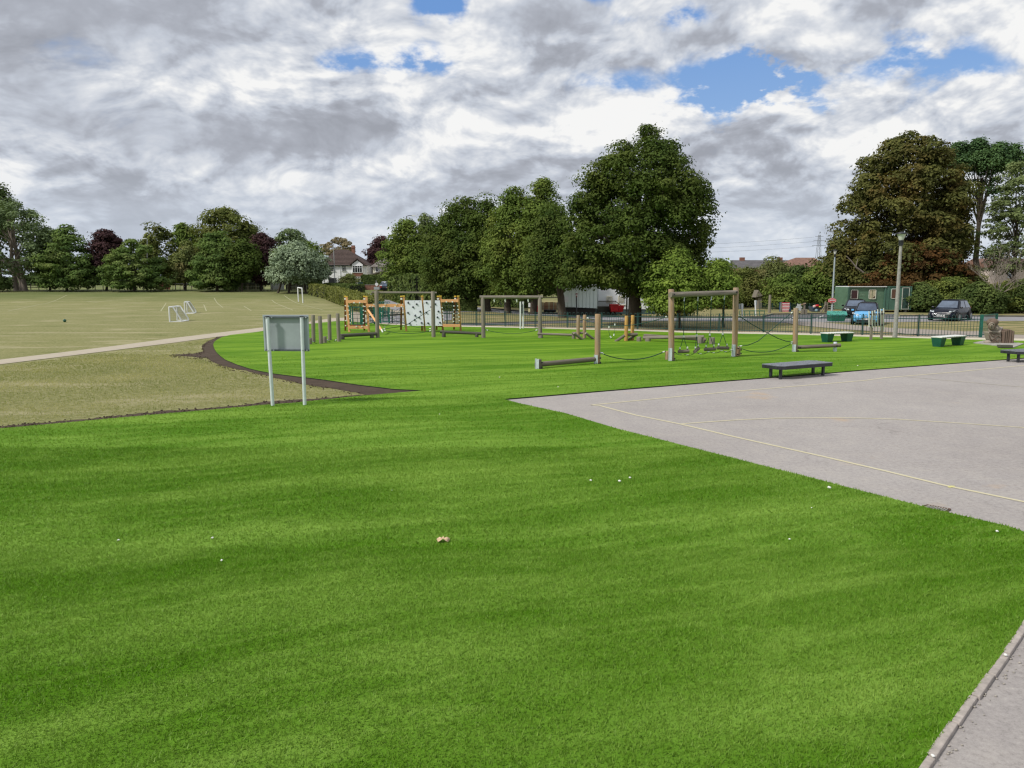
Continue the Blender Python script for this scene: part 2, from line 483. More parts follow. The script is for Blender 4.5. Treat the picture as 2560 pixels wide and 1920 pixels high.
def ground_mats():
    # dry mown field grass
    m, T, b = bsdf_mat('dry_field_grass', .95, 0, .1)
    P = T.node('ShaderNodeNewGeometry').outputs['Position']
    P = T.vmath('MULTIPLY', P, (1, 1, 0))
    big = T.noise(P, .045, 4, .55); mid = T.noise(T.vmath('MULTIPLY', P, (.5, 1, 1)), .5, 6, .6)
    fin = T.noise(P, 7, 8, .72); tiny = T.noise(P, 38, 5, .7)
    c = T.mix(T.mapr(mid, .3, .7), (.170, .185, .058), (.265, .255, .105))
    c = T.mix(T.mapr(big, .35, .65, 0, .6), c, (.19, .195, .08))
    c = T.mix(T.mapr(fin, .42, .66, 0, .9), c, (.39, .365, .19))
    c = T.mix(T.mapr(tiny, .34, .50, .75, 0), c, (.060, .078, .02))
    x, y, z = T.sep(P)
    pt = T.noise(T.vmath('MULTIPLY', P, (.6, 1.6, 1)), .33, 7, .68)
    c = T.mix(T.mapr(pt, .53, .63, 0, .85), c, (.36, .33, .19))
    c = T.mix(T.mapr(pt, .42, .34, 0, .6), c, (.105, .135, .035))
    # sun-burnt verge to the right beyond the railings
    straw = T.mul(T.mapr(x, -14, -4, 0, 1), T.mapr(y, 38, 42, 0, 1))
    verge = T.mix(T.mapr(T.noise(T.vmath('MULTIPLY', P, (.35, 1, 1)), .9, 6, .6), .38, .6), (.105, .125, .040), (.34, .275, .145))
    c = T.mix(T.mul(straw, .85), c, verge)
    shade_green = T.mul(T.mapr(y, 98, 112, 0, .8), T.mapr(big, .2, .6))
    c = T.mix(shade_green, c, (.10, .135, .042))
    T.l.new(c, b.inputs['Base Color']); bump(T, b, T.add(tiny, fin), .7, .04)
    MATS['field'] = m
    # artificial turf (and its blades): pile sheen painted in as light and dark streaks
    def turf(name, blades):
        m, T, b = bsdf_mat(name, .55 if blades else .8, 0, .25 if blades else .1)
        P = T.node('ShaderNodeNewGeometry').outputs['Position']
        P = T.vmath('MULTIPLY', P, (1, 1, 0))
        x, y, z = T.sep(P)
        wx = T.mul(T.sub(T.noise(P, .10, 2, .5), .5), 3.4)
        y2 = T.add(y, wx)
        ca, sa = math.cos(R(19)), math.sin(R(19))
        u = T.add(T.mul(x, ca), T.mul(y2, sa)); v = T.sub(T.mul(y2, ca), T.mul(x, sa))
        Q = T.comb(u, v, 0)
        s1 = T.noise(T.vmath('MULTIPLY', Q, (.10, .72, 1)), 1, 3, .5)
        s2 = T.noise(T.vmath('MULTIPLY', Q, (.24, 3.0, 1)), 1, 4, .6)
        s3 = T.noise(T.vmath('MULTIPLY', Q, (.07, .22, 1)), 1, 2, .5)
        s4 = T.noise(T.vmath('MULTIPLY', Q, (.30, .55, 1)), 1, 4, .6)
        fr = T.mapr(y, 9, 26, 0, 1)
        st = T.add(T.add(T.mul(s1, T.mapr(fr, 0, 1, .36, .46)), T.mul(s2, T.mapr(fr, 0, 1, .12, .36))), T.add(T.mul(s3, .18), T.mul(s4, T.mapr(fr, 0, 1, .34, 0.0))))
        sheen_wisp = T.math('ABSOLUTE', T.sub(T.noise(T.vmath('MULTIPLY', T.vmath('ADD', Q, (5, 11, 0)), (.22, 1.0, 1)), 1, 4, .55), .5))  # thin pale sheen crests, also painted into the colour
        f = T.math('ADD', T.mapr(st, .42, .61, 0, .85, True), T.mapr(sheen_wisp, .0, .045, .30, 0, True), None, True)
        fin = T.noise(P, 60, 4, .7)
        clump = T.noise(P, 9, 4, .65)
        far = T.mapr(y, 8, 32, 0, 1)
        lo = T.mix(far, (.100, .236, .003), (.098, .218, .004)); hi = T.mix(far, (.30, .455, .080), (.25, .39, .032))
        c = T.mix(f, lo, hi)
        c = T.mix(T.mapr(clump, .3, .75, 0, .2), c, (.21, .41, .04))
        if blades:
            a = T.node('ShaderNodeAttribute'); a.attribute_name = 'tint'
            k = a.outputs['Fac']
            c = T.mix(T.mapr(k, 0, 1, .0, .42), T.mix(1.0, c, (.80, .82, .7), 'MULTIPLY'), (.33, .50, .09))
            T.l.new(c, b.inputs['Base Color'])
            tr = T.node('ShaderNodeBsdfTranslucent'); T.l.new(c, tr.inputs[0])
            mx = T.node('ShaderNodeMixShader'); mx.inputs[0].default_value = .35
            T.l.new(b.outputs[0], mx.inputs[1]); T.l.new(tr.outputs[0], mx.inputs[2])
            out = [n for n in T.n if n.type == 'OUTPUT_MATERIAL'][0]
            T.l.new(mx.outputs[0], out.inputs[0])
        else:
            c = T.mix(1.0, c, (.76, .83, .72), 'MULTIPLY')
            dk = T.mapr(y, 14, 34, .32, .05)
            c = T.mix(T.mul(T.mapr(fin, .62, .35), dk), c, (.022, .085, .003))
            T.l.new(c, b.inputs['Base Color']); bump(T, b, T.add(fin, T.mul(s2, 3.0)), .6, .03)
        MATS[name] = m
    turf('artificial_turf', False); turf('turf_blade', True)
    # worn tarmac court
    m, T, b = bsdf_mat('worn_tarmac', .9, 0, .2)
    P = T.vmath('MULTIPLY', T.node('ShaderNodeNewGeometry').outputs['Position'], (1, 1, 0))
    n1 = T.noise(P, .28, 5, .6); n2 = T.noise(P, 2.2, 6, .65); n3 = T.noise(P, 15, 9, .95)
    c = T.mix(T.mapr(n1, .3, .7), (.318, .292, .280), (.384, .358, .342))
    c = T.mix(T.mapr(n2, .45, .75, 0, .55), c, (.43, .395, .36))
    c = T.mix(T.mapr(n2, .40, .25, 0, .35), c, (.25, .235, .235))
    c = T.mix(T.mapr(n3, .36, .50, .75, 0), c, (.15, .135, .13))
    c = T.mix(T.mapr(n3, .54, .68, 0, .7), c, (.60, .56, .51))
    vor = T.node('ShaderNodeTexVoronoi'); vor.feature = 'DISTANCE_TO_EDGE'; vor.inputs['Scale'].default_value = .22
    wv = T.node('ShaderNodeTexNoise'); T.l.new(P, wv.inputs['Vector']); wv.inputs['Scale'].default_value = .9; wv.inputs['Detail'].default_value = 6
    T.l.new(T.vmath('ADD', P, T.vmath('MULTIPLY', wv.outputs['Color'], (2.4, 2.4, 0))), vor.inputs['Vector'])
    gate = T.mapr(T.noise(P, .5, 3, .5), .50, .62, 0, .28)
    c = T.mix(T.mul(T.mapr(vor.outputs['Distance'], 0, .006, 1, 0), gate), c, (.10, .09, .085))
    rust = T.noise(T.vmath('ADD', P, (31, 7, 0)), .55, 5, .6)
    c = T.mix(T.mapr(rust, .63, .72, 0, .6), c, (.46, .33, .21))
    pale = T.noise(T.vmath('ADD', P, (3, 57, 0)), 1.6, 6, .7)
    c = T.mix(T.mapr(pale, .68, .74, 0, .55), c, (.56, .54, .51))
    T.l.new(c, b.inputs['Base Color']); bump(T, b, n3, .5, .01)
    MATS['tarmac'] = m
    def simple(name, c1, c2, c3, sc=3.0, rough=.95, grain=40, bs=.5):
        m, T, b = bsdf_mat(name, rough, 0, .15)
        P = T.vmath('MULTIPLY', T.node('ShaderNodeNewGeometry').outputs['Position'], (1, 1, 0))
        n1 = T.noise(P, sc, 6, .6); n2 = T.noise(P, grain, 5, .7); n0 = T.noise(P, sc * .12, 3, .5)
        c = T.mix(T.mapr(n1, .3, .7), c1, c2); c = T.mix(T.mapr(n0, .35, .65, 0, .5), c, c1)
        c = T.mix(T.mapr(n2, .3, .6, .6, 0), c, c3)
        T.l.new(c, b.inputs['Base Color']); bump(T, b, n2, bs, .02)
        MATS[name] = m
    simple('bare_soil', (.068, .050, .037), (.118, .088, .065), (.03, .02, .014), 2.5, .98, 22, .9)
    simple('gravel_path', (.44, .385, .30), (.53, .475, .385), (.30, .26, .2))
    simple('concrete_edging', (.56, .51, .40), (.64, .59, .48), (.4, .36, .28), 1.5)
    simple('road_tarmac', (.26, .255, .265), (.33, .325, .335), (.18, .175, .18), 1.2)
    simple('dark_tarmac', (.11, .11, .115), (.15, .15, .155), (.07, .07, .07), 1.2)
    simple('brown_footpath', (.31, .27, .235), (.385, .34, .295), (.22, .19, .165), 1.5)
    simple('dirt_strip', (.25, .19, .135), (.33, .26, .18), (.16, .12, .08), 1.2)
    simple('yellow_line_paint', (.60, .55, .36), (.64, .60, .44), (.42, .38, .26), 6, .8)
    simple('white_line_paint', (.62, .62, .60), (.7, .7, .68), (.45, .45, .43), 6, .8)
    simple('field_line_paint', (.46, .45, .30), (.38, .37, .22), (.25, .26, .12), 1.5, .9)
    simple('rubble', (.36, .33, .29), (.46, .43, .38), (.2, .18, .15), 5)
ground_mats()

def leaf_mat(name, dark, light, accent=None, transl=.22):
    if name in MATS: return MATS[name]
    m, T, b = bsdf_mat(name, .75, 0, .06)
    a = T.node('ShaderNodeAttribute'); a.attribute_name = 'tint'
    k = a.outputs['Fac']
    P = T.node('ShaderNodeNewGeometry').outputs['Position']
    n = T.noise(P, .45, 3, .5)
    c = T.mix(T.math('ADD', T.mul(k, .75), T.mapr(n, .35, .65, -.1, .35), None, True), dark, light)
    if accent:
        n2 = T.noise(T.vmath('ADD', P, (9, 3, 5)), .33, 4, .6)
        c = T.mix(T.mul(T.mapr(n2, .50, .66, 0, .5), T.mapr(k, .2, .9, .7, 1)), c, accent)
    T.l.new(c, b.inputs['Base Color'])
    tr = T.node('ShaderNodeBsdfTranslucent'); T.l.new(T.mix(1.0, c, (1.25, 1.35, .6), 'MULTIPLY'), tr.inputs[0])
    mx = T.node('ShaderNodeMixShader'); mx.inputs[0].default_value = transl
    T.l.new(b.outputs[0], mx.inputs[1]); T.l.new(tr.outputs[0], mx.inputs[2])
    out = [q for q in T.n if q.type == 'OUTPUT_MATERIAL'][0]
    T.l.new(mx.outputs[0], out.inputs[0])
    MATS[name] = m; return m
LEAF = {
 'maple': leaf_mat('maple_leaf', (0.037, 0.067, 0.016), (0.105, 0.146, 0.031), (0.125, 0.140, 0.034)),
 'maple_fresh': leaf_mat('fresh_maple_leaf', (0.092, 0.154, 0.028), (0.250, 0.332, 0.062)),
 'maple_mid': leaf_mat('mid_maple_leaf', (0.064, 0.108, 0.024), (0.173, 0.235, 0.049), (0.211, 0.228, 0.052)),
 'dark': leaf_mat('dark_leaf', (0.036, 0.064, 0.020), (0.099, 0.139, 0.042)),
 'hornbeam': leaf_mat('hornbeam_leaf', (0.062, 0.114, 0.031), (0.169, 0.240, 0.065), (0.246, 0.263, 0.092)),
 'purple': leaf_mat('copper_leaf', (0.036, 0.020, 0.023), (0.102, 0.056, 0.056)),
 'olive': leaf_mat('olive_leaf', (0.071, 0.097, 0.028), (0.181, 0.204, 0.055), (0.220, 0.196, 0.063)),
 'silver': leaf_mat('silver_leaf', (0.105, 0.150, 0.090), (0.390, 0.480, 0.315), None, .12),
 'willow': leaf_mat('grey_green_leaf', (0.065, 0.101, 0.044), (0.209, 0.272, 0.128)),
 'feather': leaf_mat('brown_feathery_leaf', (0.140, 0.119, 0.074), (0.330, 0.272, 0.157)),
 'chestnut': leaf_mat('chestnut_leaf', (0.056, 0.067, 0.021), (0.156, 0.158, 0.047), (0.183, 0.082, 0.030)),
 'rust': leaf_mat('rusty_chestnut_leaf', (0.047, 0.027, 0.012), (0.138, 0.071, 0.025), (0.086, 0.083, 0.025)),
 'pine': leaf_mat('pine_needle', (0.045, 0.092, 0.041), (0.124, 0.206, 0.073)),
 'pale': leaf_mat('pale_green_leaf', (0.083, 0.115, 0.045), (0.218, 0.268, 0.108)),
 'hedge_y': leaf_mat('yellowish_hedge_leaf', (.085, .105, .028), (.240, .250, .075)),
 'hedge_d': leaf_mat('dark_hedge_leaf', (0.046, 0.079, 0.023), (0.140, 0.181, 0.053)),
 'scrub': leaf_mat('scrub_leaf', (0.074, 0.102, 0.036), (0.223, 0.247, 0.083), (0.281, 0.198, 0.099)),
 'bramble': leaf_mat('bramble_leaf', (0.066, 0.102, 0.026), (0.214, 0.247, 0.059), (0.462, 0.330, 0.099)),
 'lime': leaf_mat('lime_shrub_leaf', (.20, .26, .03), (.42, .46, .06)),
}
# ---------------------------------------------------------------- ground sheets
def subdiv_px(pts, step=26, jit=0.0, seed=0):
    """densify an outline given in photo pixels"""
    rnd = random.Random(seed); out = []
    n = len(pts)
    for i in range(n):
        a, b = pts[i], pts[(i + 1) % n]
        L = math.hypot(b[0] - a[0], b[1] - a[1]); k = max(1, int(L / step))
        for j in range(k):
            t = j / k
            q = (a[0] + (b[0] - a[0]) * t, a[1] + (b[1] - a[1]) * t)
            if jit and j: q = (q[0] + rnd.uniform(-jit, jit) * 2, q[1] + rnd.uniform(-jit, jit))
            out.append(q)
    return out
def sheet(name, world_pts, dz, mat, thick=0.0, side_mat=None, kind='structure'):
    bm = bmesh.new()
    vs = [bm.verts.new((p[0], p[1], terr(p[0], p[1]) + dz)) for p in world_pts]
    f = bm.faces.new(vs)
    if f.normal.z < 0: f.normal_flip()
    bm.normal_update()
    if f.normal.z < 0: bmesh.ops.reverse_faces(bm, faces=[f])
    if thick:
        lo = [bm.verts.new((v.co.x, v.co.y, v.co.z - thick)) for v in vs]
        n = len(vs)
        for k in range(n):
            g = bm.faces.new((vs[k], vs[(k + 1) % n], lo[(k + 1) % n], lo[k])); g.material_index = 1 if side_mat else 0
    bmesh.ops.triangulate(bm, faces=[q for q in bm.faces if len(q.verts) > 4], ngon_method='EAR_CLIP')
    me = bpy.data.meshes.new(name); bm.to_mesh(me); bm.free()
    me.materials.append(mat)
    if side_mat: me.materials.append(side_mat)
    o = bpy.data.objects.new(name, me); COL.objects.link(o); tag(o, kind=kind)
    return o
def gp(pts): return [G(*p) for p in pts]

# base field, one sheet to the horizon
rows = [-60, -20, 0, 20, 60, 90] + list(range(95, 131)) + [140, 200, 400, 900, 1600]
gv = []; gf = []
for y in rows:
    gv += [(-1500, y, terr(0, y)), (1500, y, terr(0, y))]
for i in range(len(rows) - 1): gf.append((2 * i, 2 * i + 1, 2 * i + 3, 2 * i + 2))
me = bpy.data.meshes.new('field_ground'); me.from_pydata(gv, [], gf); me.materials.append(MATS['field'])
o = bpy.data.objects.new('field_ground', me); COL.objects.link(o); tag(o, kind='structure')

TURF_FAR = [(1057, 979), (985, 975.6), (898, 965), (803, 951), (740, 943.5), (685, 936.5), (650, 930), (624, 924), (592, 913.5), (563.5, 901.5), (551, 892), (542.7, 884.4),
            (536, 874), (533, 863.5), (536, 856), (544, 850), (556, 844), (575, 839), (640, 831.5), (776, 810.5), (844, 803.5), (865, 803.4), (921, 808.8), (980, 812.8),
            (1160, 818), (1313, 821.2), (1440, 825), (1560, 827.7), (1721, 833.2), (1940, 837.2), (2054, 840), (2222, 845), (2411, 850), (2560, 853.5), (2760, 858)]
COURT_TOP = [(1262, 1000.5), (1300, 997.4), (1530, 978), (1800, 955.6), (2035, 937.6), (2165, 926.5), (2560, 897), (2760, 882)]
COURT_LOW = [(1262, 1001.5), (1300, 1012), (1413, 1036.5), (1548, 1077), (1643, 1101), (1840, 1152), (2029, 1200), (2100, 1219), (2214, 1248.5), (2329, 1278), (2443, 1304.5), (2519, 1322), (2560, 1336), (2600, 1357), (2636, 1390), (2650, 1430), (2636, 1470)]
EDGE_LOW = [(2600, 1515), (2560, 1562), (2514, 1631.6), (2473, 1685), (2422.8, 1753), (2362, 1836.7), (2306, 1917.7), (2230, 2030)]
TURF_NEAR_L = [(-400, 1118), (-60, 1083), (0, 1075.5), (150, 1062), (289, 1049), (434, 1036), (540, 1027), (640, 1017.5), (746, 1009.5), (897, 993), (1040, 981)]
low_end = G(*EDGE_LOW[-1])
e0 = G(*EDGE_LOW[-2]); dv = (low_end - e0).normalized()
behind = low_end + dv * 9
turf_w = gp(TURF_NEAR_L) + gp(TURF_FAR) + gp(COURT_TOP[::-1]) + gp(COURT_LOW) + gp(EDGE_LOW) + [behind, Vector((-30, behind.y, 0))]
M_turfside = plain('turf_backing', (.012, .016, .008), .9)
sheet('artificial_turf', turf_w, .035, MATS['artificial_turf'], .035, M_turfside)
# court, continued to the right of the frame and round to the near path
court = [p for p in gp(COURT_TOP)] + [Vector((60, 22, 0)), Vector((60, -12, 0)), Vector((behind.x - .2, behind.y, 0))] + \
        [p - Vector((.15, 0, 0)) for p in gp(EDGE_LOW[::-1])] + [p - Vector((0.12, .12, 0)) for p in gp(COURT_LOW[::-1])]
sheet('playground_court', court, .006, MATS['tarmac'])
# soil
soil_out = [(-60, 1075), (0, 1067), (87, 1059), (173, 1052), (289, 1040.5), (428, 1026.5), (480, 1024.5), (594, 1015), (670, 1004.5), (791, 997.5), (917, 986.5),
            (860, 977), (746, 959), (670, 940.5), (594, 923.5), (560, 917), (529, 904), (518, 895), (492, 893.5), (449, 889.5), (424, 889.5), (449, 886.5), (492, 883.5), (511, 878), (505, 868), (508, 862),
            (520, 853), (547, 841), (568, 839.5)]
soil_in = [(590, 842), (560, 851), (548, 864), (556, 882), (576, 898), (630, 918), (700, 932), (803, 945), (898, 959), (985, 971), (1060, 978.5), (1045, 984), (897, 997), (746, 1014), (640, 1022), (434, 1041), (289, 1054), (0, 1081), (-60, 1089)]
so = subdiv_px(soil_out + [(0, 0)], 9, 1.3, 3)
k0 = [i for i, q in enumerate(so) if q[1] < 830 or q[1] > 1200 or q[0] > 1300]
so = [q for i, q in enumerate(so) if i < (k0[0] if k0 else len(so))]
sheet('soil_strip', gp(so) + gp(soil_in), .010, MATS['bare_soil'])
def soil_clods():
    rnd = random.Random(9); mb = MB()
    line = soil_out[:-1]
    for _ in range(700):
        i = rnd.randrange(len(line) - 1); a, b2 = line[i], line[i + 1]; t = rnd.random()
        px = a[0] + (b2[0] - a[0]) * t; py = a[1] + (b2[1] - a[1]) * t + rnd.uniform(-1.5, 7)
        if px < 0 or (900 < px): continue
        p = G(px, py); s = rnd.uniform(.006, .022)
        mb.blob((p.x, p.y, .02), (s * 1.3, s, s * .7), 5, 3, .3, rnd.randrange(999))
    o = mb.build('soil_clods', MATS['bare_soil']); tag(o, 'loose brown soil clods along the edge of the new turf', 'soil', kind='stuff')
soil_clods()
# pale path across the field
path_up = [(-60, 908), (0, 900), (159, 881), (289, 865), (434, 845.5), (640, 821), (776, 804.5), (827, 796), (861, 794.6), (925, 793), (925, 808)]
path_lo = [(880, 806), (865, 804.5), (846, 804.5), (827, 807), (787, 812), (776, 812.5), (640, 833.5), (547, 842), (434, 857.5), (211, 885.6), (0, 911.7), (-60, 920)]
sheet('field_path', gp(path_up + path_lo), .014, MATS['gravel_path'])
sheet('gate_paving', gp([(861, 795), (868, 784), (900, 778), (1010, 776), (1010, 786.5), (921, 793.5)]), .018, MATS['gravel_path'])
# concrete edging at the foot of the railings, one strip
up = [(921, 806.6), (980, 810.4), (1160, 814.8), (1313, 818), (1440, 821), (1560, 824), (1721, 829), (1940, 832), (2054, 835), (2222, 840.5), (2411, 844.6), (2560, 848), (2760, 852)]
lo = [(2760, 859), (2560, 854.5), (2411, 851), (2222, 846), (2054, 841), (1940, 838), (1721, 834), (1560, 828.5), (1440, 826), (1313, 822), (1160, 818.8), (980, 813.6), (921, 809.8)]
sheet('concrete_edging_strip', gp(up + lo), .028, MATS['concrete_edging'])
up2 = [(p[0], p[1] - (2 if p[0] < 1400 else 3.2)) for p in up]
sheet('dirt_strip', gp(up2 + lo), .010, MATS['dirt_strip'])
# roads beyond
sheet('road', gp([(925, 733), (1010, 764), (1060, 769), (1190, 768), (1229, 773), (1323, 782), (1400, 787), (1560, 794.5), (1700, 796), (1900, 795), (2330, 791), (2560, 793), (2900, 795),
                  (2900, 804), (2560, 802.5), (2330, 804), (2200, 806), (2045, 806), (1960, 807), (1900, 803.5), (1700, 803), (1560, 803), (1503, 800), (1400, 792), (1323, 787.5), (1229, 780),
                  (1190, 779), (1100, 783), (1010, 786), (960, 766), (890, 741)]), .012, MATS['road_tarmac'])
sheet('driveway', gp([(918, 796.5), (1010, 788), (1060, 786), (1130, 786), (1130, 800), (1020, 808), (1010, 811), (930, 806.5)]), .020, MATS['road_tarmac'])
sheet('side_path', gp([(1130, 811), (1200, 809.5), (1341, 805), (1504, 801), (1600, 801), (1560, 804.5), (1504, 805.5), (1341, 810), (1200, 814), (1130, 815)]), .016, MATS['dark_tarmac'])
sheet('car_park', gp([(1850, 798), (1906, 795), (1931, 788), (2077, 786), (2235, 785.5), (2245, 793.5), (2100, 797.5)]), .020, MATS['dark_tarmac'])
sheet('footpath', gp([(2045, 805), (2110, 812), (2233, 821), (2300, 823.5), (2359, 826.5), (2411, 829.5), (2447, 828.5), (2523, 837), (2640, 840), (2640, 850), (2450, 845.5), (2300, 839), (2233, 832), (2110, 824), (2040, 818), (1986, 812), (1955, 805)]), .022, MATS['brown_footpath'])

def band(pts, w, dz, name, mat):
    """a painted line of real width along ground points"""
    L = []; Rr = []
    for i, p in enumerate(pts):
        a = pts[max(0, i - 1)]; b = pts[min(len(pts) - 1, i + 1)]
        t = (b - a); t.z = 0; t.normalize(); n = Vector((-t.y, t.x, 0)) * w / 2
        L.append(p + n); Rr.append(p - n)
    vs = [(q.x, q.y, terr(q.x, q.y) + dz) for q in L + Rr]; k = len(pts)
    me = bpy.data.meshes.new(name); me.from_pydata(vs, [], [(i + k, i + 1 + k, i + 1, i) for i in range(k - 1)])
    me.materials.append(mat)
    o = bpy.data.objects.new(name, me); COL.objects.link(o); tag(o, kind='structure'); return o
def seg(a, b, n=8):
    A, B = G(*a), G(*b)
    return [A.lerp(B, i / n) for i in range(n + 1)]
YL = MATS['yellow_line_paint']
band([G(1477, 1013.5), G(1700, 992), G(1840, 978.8), G(2000, 965.5), G(2160, 952), G(2215, 945), G(2395, 930), G(2560, 914), G(2760, 897)], .07, .011, 'court_line', YL)
band([G(1477, 1013.5), G(1499, 1015), G(1590, 1039), G(1700, 1061), G(1840, 1094), G(2060, 1143), G(2210, 1178), G(2360, 1214.5), G(2440, 1231), G(2560, 1256), G(2700, 1287)], .07, .011, 'court_line', YL)
band([G(1702, 1061), G(1760, 1056.5), G(1840, 1051), G(1940, 1046.5), G(2060, 1045.5), G(2140, 1045.8), G(2240, 1049), G(2400, 1059), G(2560, 1070), G(2700, 1081)], .06, .0112, 'court_line', YL)
M_faint = plain('faded_line_paint', (.46, .42, .33), .9, 0, .15, 5)
band([G(2270, 943), G(2380, 953), G(2560, 968.5), G(2700, 980)], .05, .0108, 'court_line', M_faint)
sheet('court_paint_patch', gp([(2368, 1219), (2376, 1215.5), (2388, 1216.5), (2386, 1219), (2374, 1221.5)]), .012, plain('bright_yellow_paint', (.58, .54, .22), .8))
FL = MATS['field_line_paint']
for a, b in [((96, 762), (167, 738)), ((402, 778), (415.5, 757)), ((535.5, 745), (557, 769)), ((609, 765), (628, 777)), ((680, 750.6), (733, 776)), ((710, 738.7), (811, 776)),
             ((509.4, 761.5), (516, 777.8)), ((497.5, 757), (536, 753)), ((497.5, 757), (534, 760)), ((20, 778), (96, 762)), ((215, 753), (245, 757))]:
    band(seg(a, b, 10), .10, .012, 'field_line', FL)
WL = MATS['white_line_paint']
for a, b in [((2041, 796.8), (2058, 790)), ((1976, 797.5), (1989, 791)), ((2117, 795), (2124, 790.5))]:
    band(seg(a, b, 1), .12, .026, 'parking_line', WL)
# kerbs: dark upstand beyond the road
def kerb(pts, name='kerb', h=.12, w=.12, mat=None):
    P = [G(*p) for p in pts]; mb = MB()
    for i in range(len(P) - 1):
        a, b = P[i], P[i + 1]; d = b - a; L = d.length; rz = math.atan2(d.y, d.x)
        c = (a + b) / 2; mb.box((c.x, c.y, c.z + h / 2), (L, w, h), rz)
    o = mb.build(name, mat or M_kerb); tag(o, kind='structure'); return o
M_kerb = plain('dark_kerb', (.12, .115, .105), .9, 0, .2, 3)
kerb([(1229, 772.5), (1323, 781.5), (1400, 786), (1560, 793.8), (1700, 795), (1905, 794)])
kerb([(1905, 794), (1931, 787), (2077, 785)])
kerb([(2250, 791), (2330, 790.5), (2560, 792.5), (2760, 794)])
kerb([(921, 793.8), (965, 790.5), (1010, 787), (1060, 785)])
kerb([(1130, 810.2), (1200, 808.8), (1341, 804.2), (1504, 800)], h=.05)
# drain in the court
dr = thing('drain_cover', 'small rusty slotted drain grate set in the tarmac beside the turf', 'drain', G(2340, 1270))
c4 = [Gz(2303, 1268, .01), Gz(2318, 1263.5, .01), Gz(2376, 1274, .01), Gz(2364, 1281.5, .01)]
M_rust = plain('rusty_iron', (.13, .085, .06), .8, .3, .3, 20)
M_dark = plain('dark_gap', (.03, .025, .02), .9)
mb = MB(); mb.poly([(p.x, p.y, .010) for p in c4]); mb.build('drain_pit', M_dark, dr)
def quad_pt(c, u, v): return (c[0] * (1 - u) + c[3] * u) * (1 - v) + (c[1] * (1 - u) + c[2] * u) * v
mb = MB()
for (u0, v0, u1, v1) in [(0, 0, 1, 0), (0, 1, 1, 1), (0, 0, 0, 1), (1, 0, 1, 1)]:
    a, b = quad_pt(c4, u0, v0), quad_pt(c4, u1, v1); a.z = b.z = .014; mb.tube(a, b, .012, n=4)
mb.build('drain_frame', M_rust, dr)
# c4 order: the long side runs from c4[1] to c4[2]
for i in range(1, 9):
    t = i / 9; a = c4[0].lerp(c4[3], t); b = c4[1].lerp(c4[2], t); a.z = b.z = .014
    mb = MB(); mb.tube(a, b, .011, n=4); mb.build('drain_bar', M_conc, dr)

# edging stones at the near right, one object each
stones = thing('path_edging', 'row of worn concrete edging stones between the turf and the near path', 'kerb', G(2422, 1753))
jl = [(2600, 1507), (2560, 1556), (2537, 1596), (2503, 1664), (2487, 1686), (2452, 1753), (2418, 1800), (2393, 1822), (2352, 1880), (2340, 1903), (2275, 1990), (2200, 2110)]
line = [G(p[0] + 1, p[1]) for p in EDGE_LOW]
def along(line, s):
    for i in range(len(line) - 1):
        d = (line[i + 1] - line[i]).length
        if s <= d: return line[i].lerp(line[i + 1], s / d), (line[i + 1] - line[i]).normalized()
        s -= d
    return None, None
s = 0; rnd = random.Random(4); M_edge = plain('edging_concrete', (.40, .355, .32), .9, 0, .2, 12, .6, dirt=(.28, .25, .22))
while True:
    L = rnd.choice([.42, .46, .5, .38, .30])
    p, d = along(line, s + L / 2)
    if p is None: break
    n = Vector((-d.y, d.x, 0))
    if n.x < 0: n = -n
    mb = MB(); c = p + n * (.018 + rnd.uniform(-.006, .006))
    mb.box((c.x, c.y, .006 + rnd.uniform(-.003, .004)), (L - .012, .056, .06), math.atan2(d.y, d.x) + R(rnd.uniform(-.8, .8)))
    mb.build('edging_stone', M_edge, stones, bevel=.008)
    s += L

# ---------------------------------------------------------------- foliage
def leaf_mesh(name, pos, nrm, size, tint, mat, parent, aspect=.62, loc=None):
    """one mesh of small folded leaf clusters; arrays in world space"""
    n = len(pos)
    rng = np.random.default_rng(len(pos) + 7)
    r = rng.normal(size=(n, 3)); t = np.cross(nrm, r); t /= np.linalg.norm(t, axis=1, keepdims=True) + 1e-9
    b = np.cross(nrm, t)
    s = size[:, None]
    v = np.empty((n, 4, 3))
    v[:, 0] = pos - t * s; v[:, 1] = pos + b * s * aspect - nrm * s * .25
    v[:, 2] = pos + t * s; v[:, 3] = pos - b * s * aspect - nrm * s * .25
    origin = np.array(loc if loc is not None else (0, 0, 0), float)
    v = (v - origin).reshape(-1, 3)
    me = bpy.data.meshes.new(name)
    me.vertices.add(n * 4); me.vertices.foreach_set('co', v.astype(np.float32).ravel())
    me.loops.add(n * 4); me.loops.foreach_set('vertex_index', np.arange(n * 4, dtype=np.int32))
    me.polygons.add(n); me.polygons.foreach_set('loop_start', np.arange(0, n * 4, 4, dtype=np.int32))
    try: me.polygons.foreach_set('loop_total', np.full(n, 4, dtype=np.int32))
    except Exception: pass
    at = me.attributes.new('tint', 'FLOAT', 'FACE'); at.data.foreach_set('value', tint.astype(np.float32))
    me.materials.append(mat); me.update()
    o = bpy.data.objects.new(name, me); COL.objects.link(o)
    adopt(o, parent)
    if parent is None and loc is not None: o.location = loc
    return o

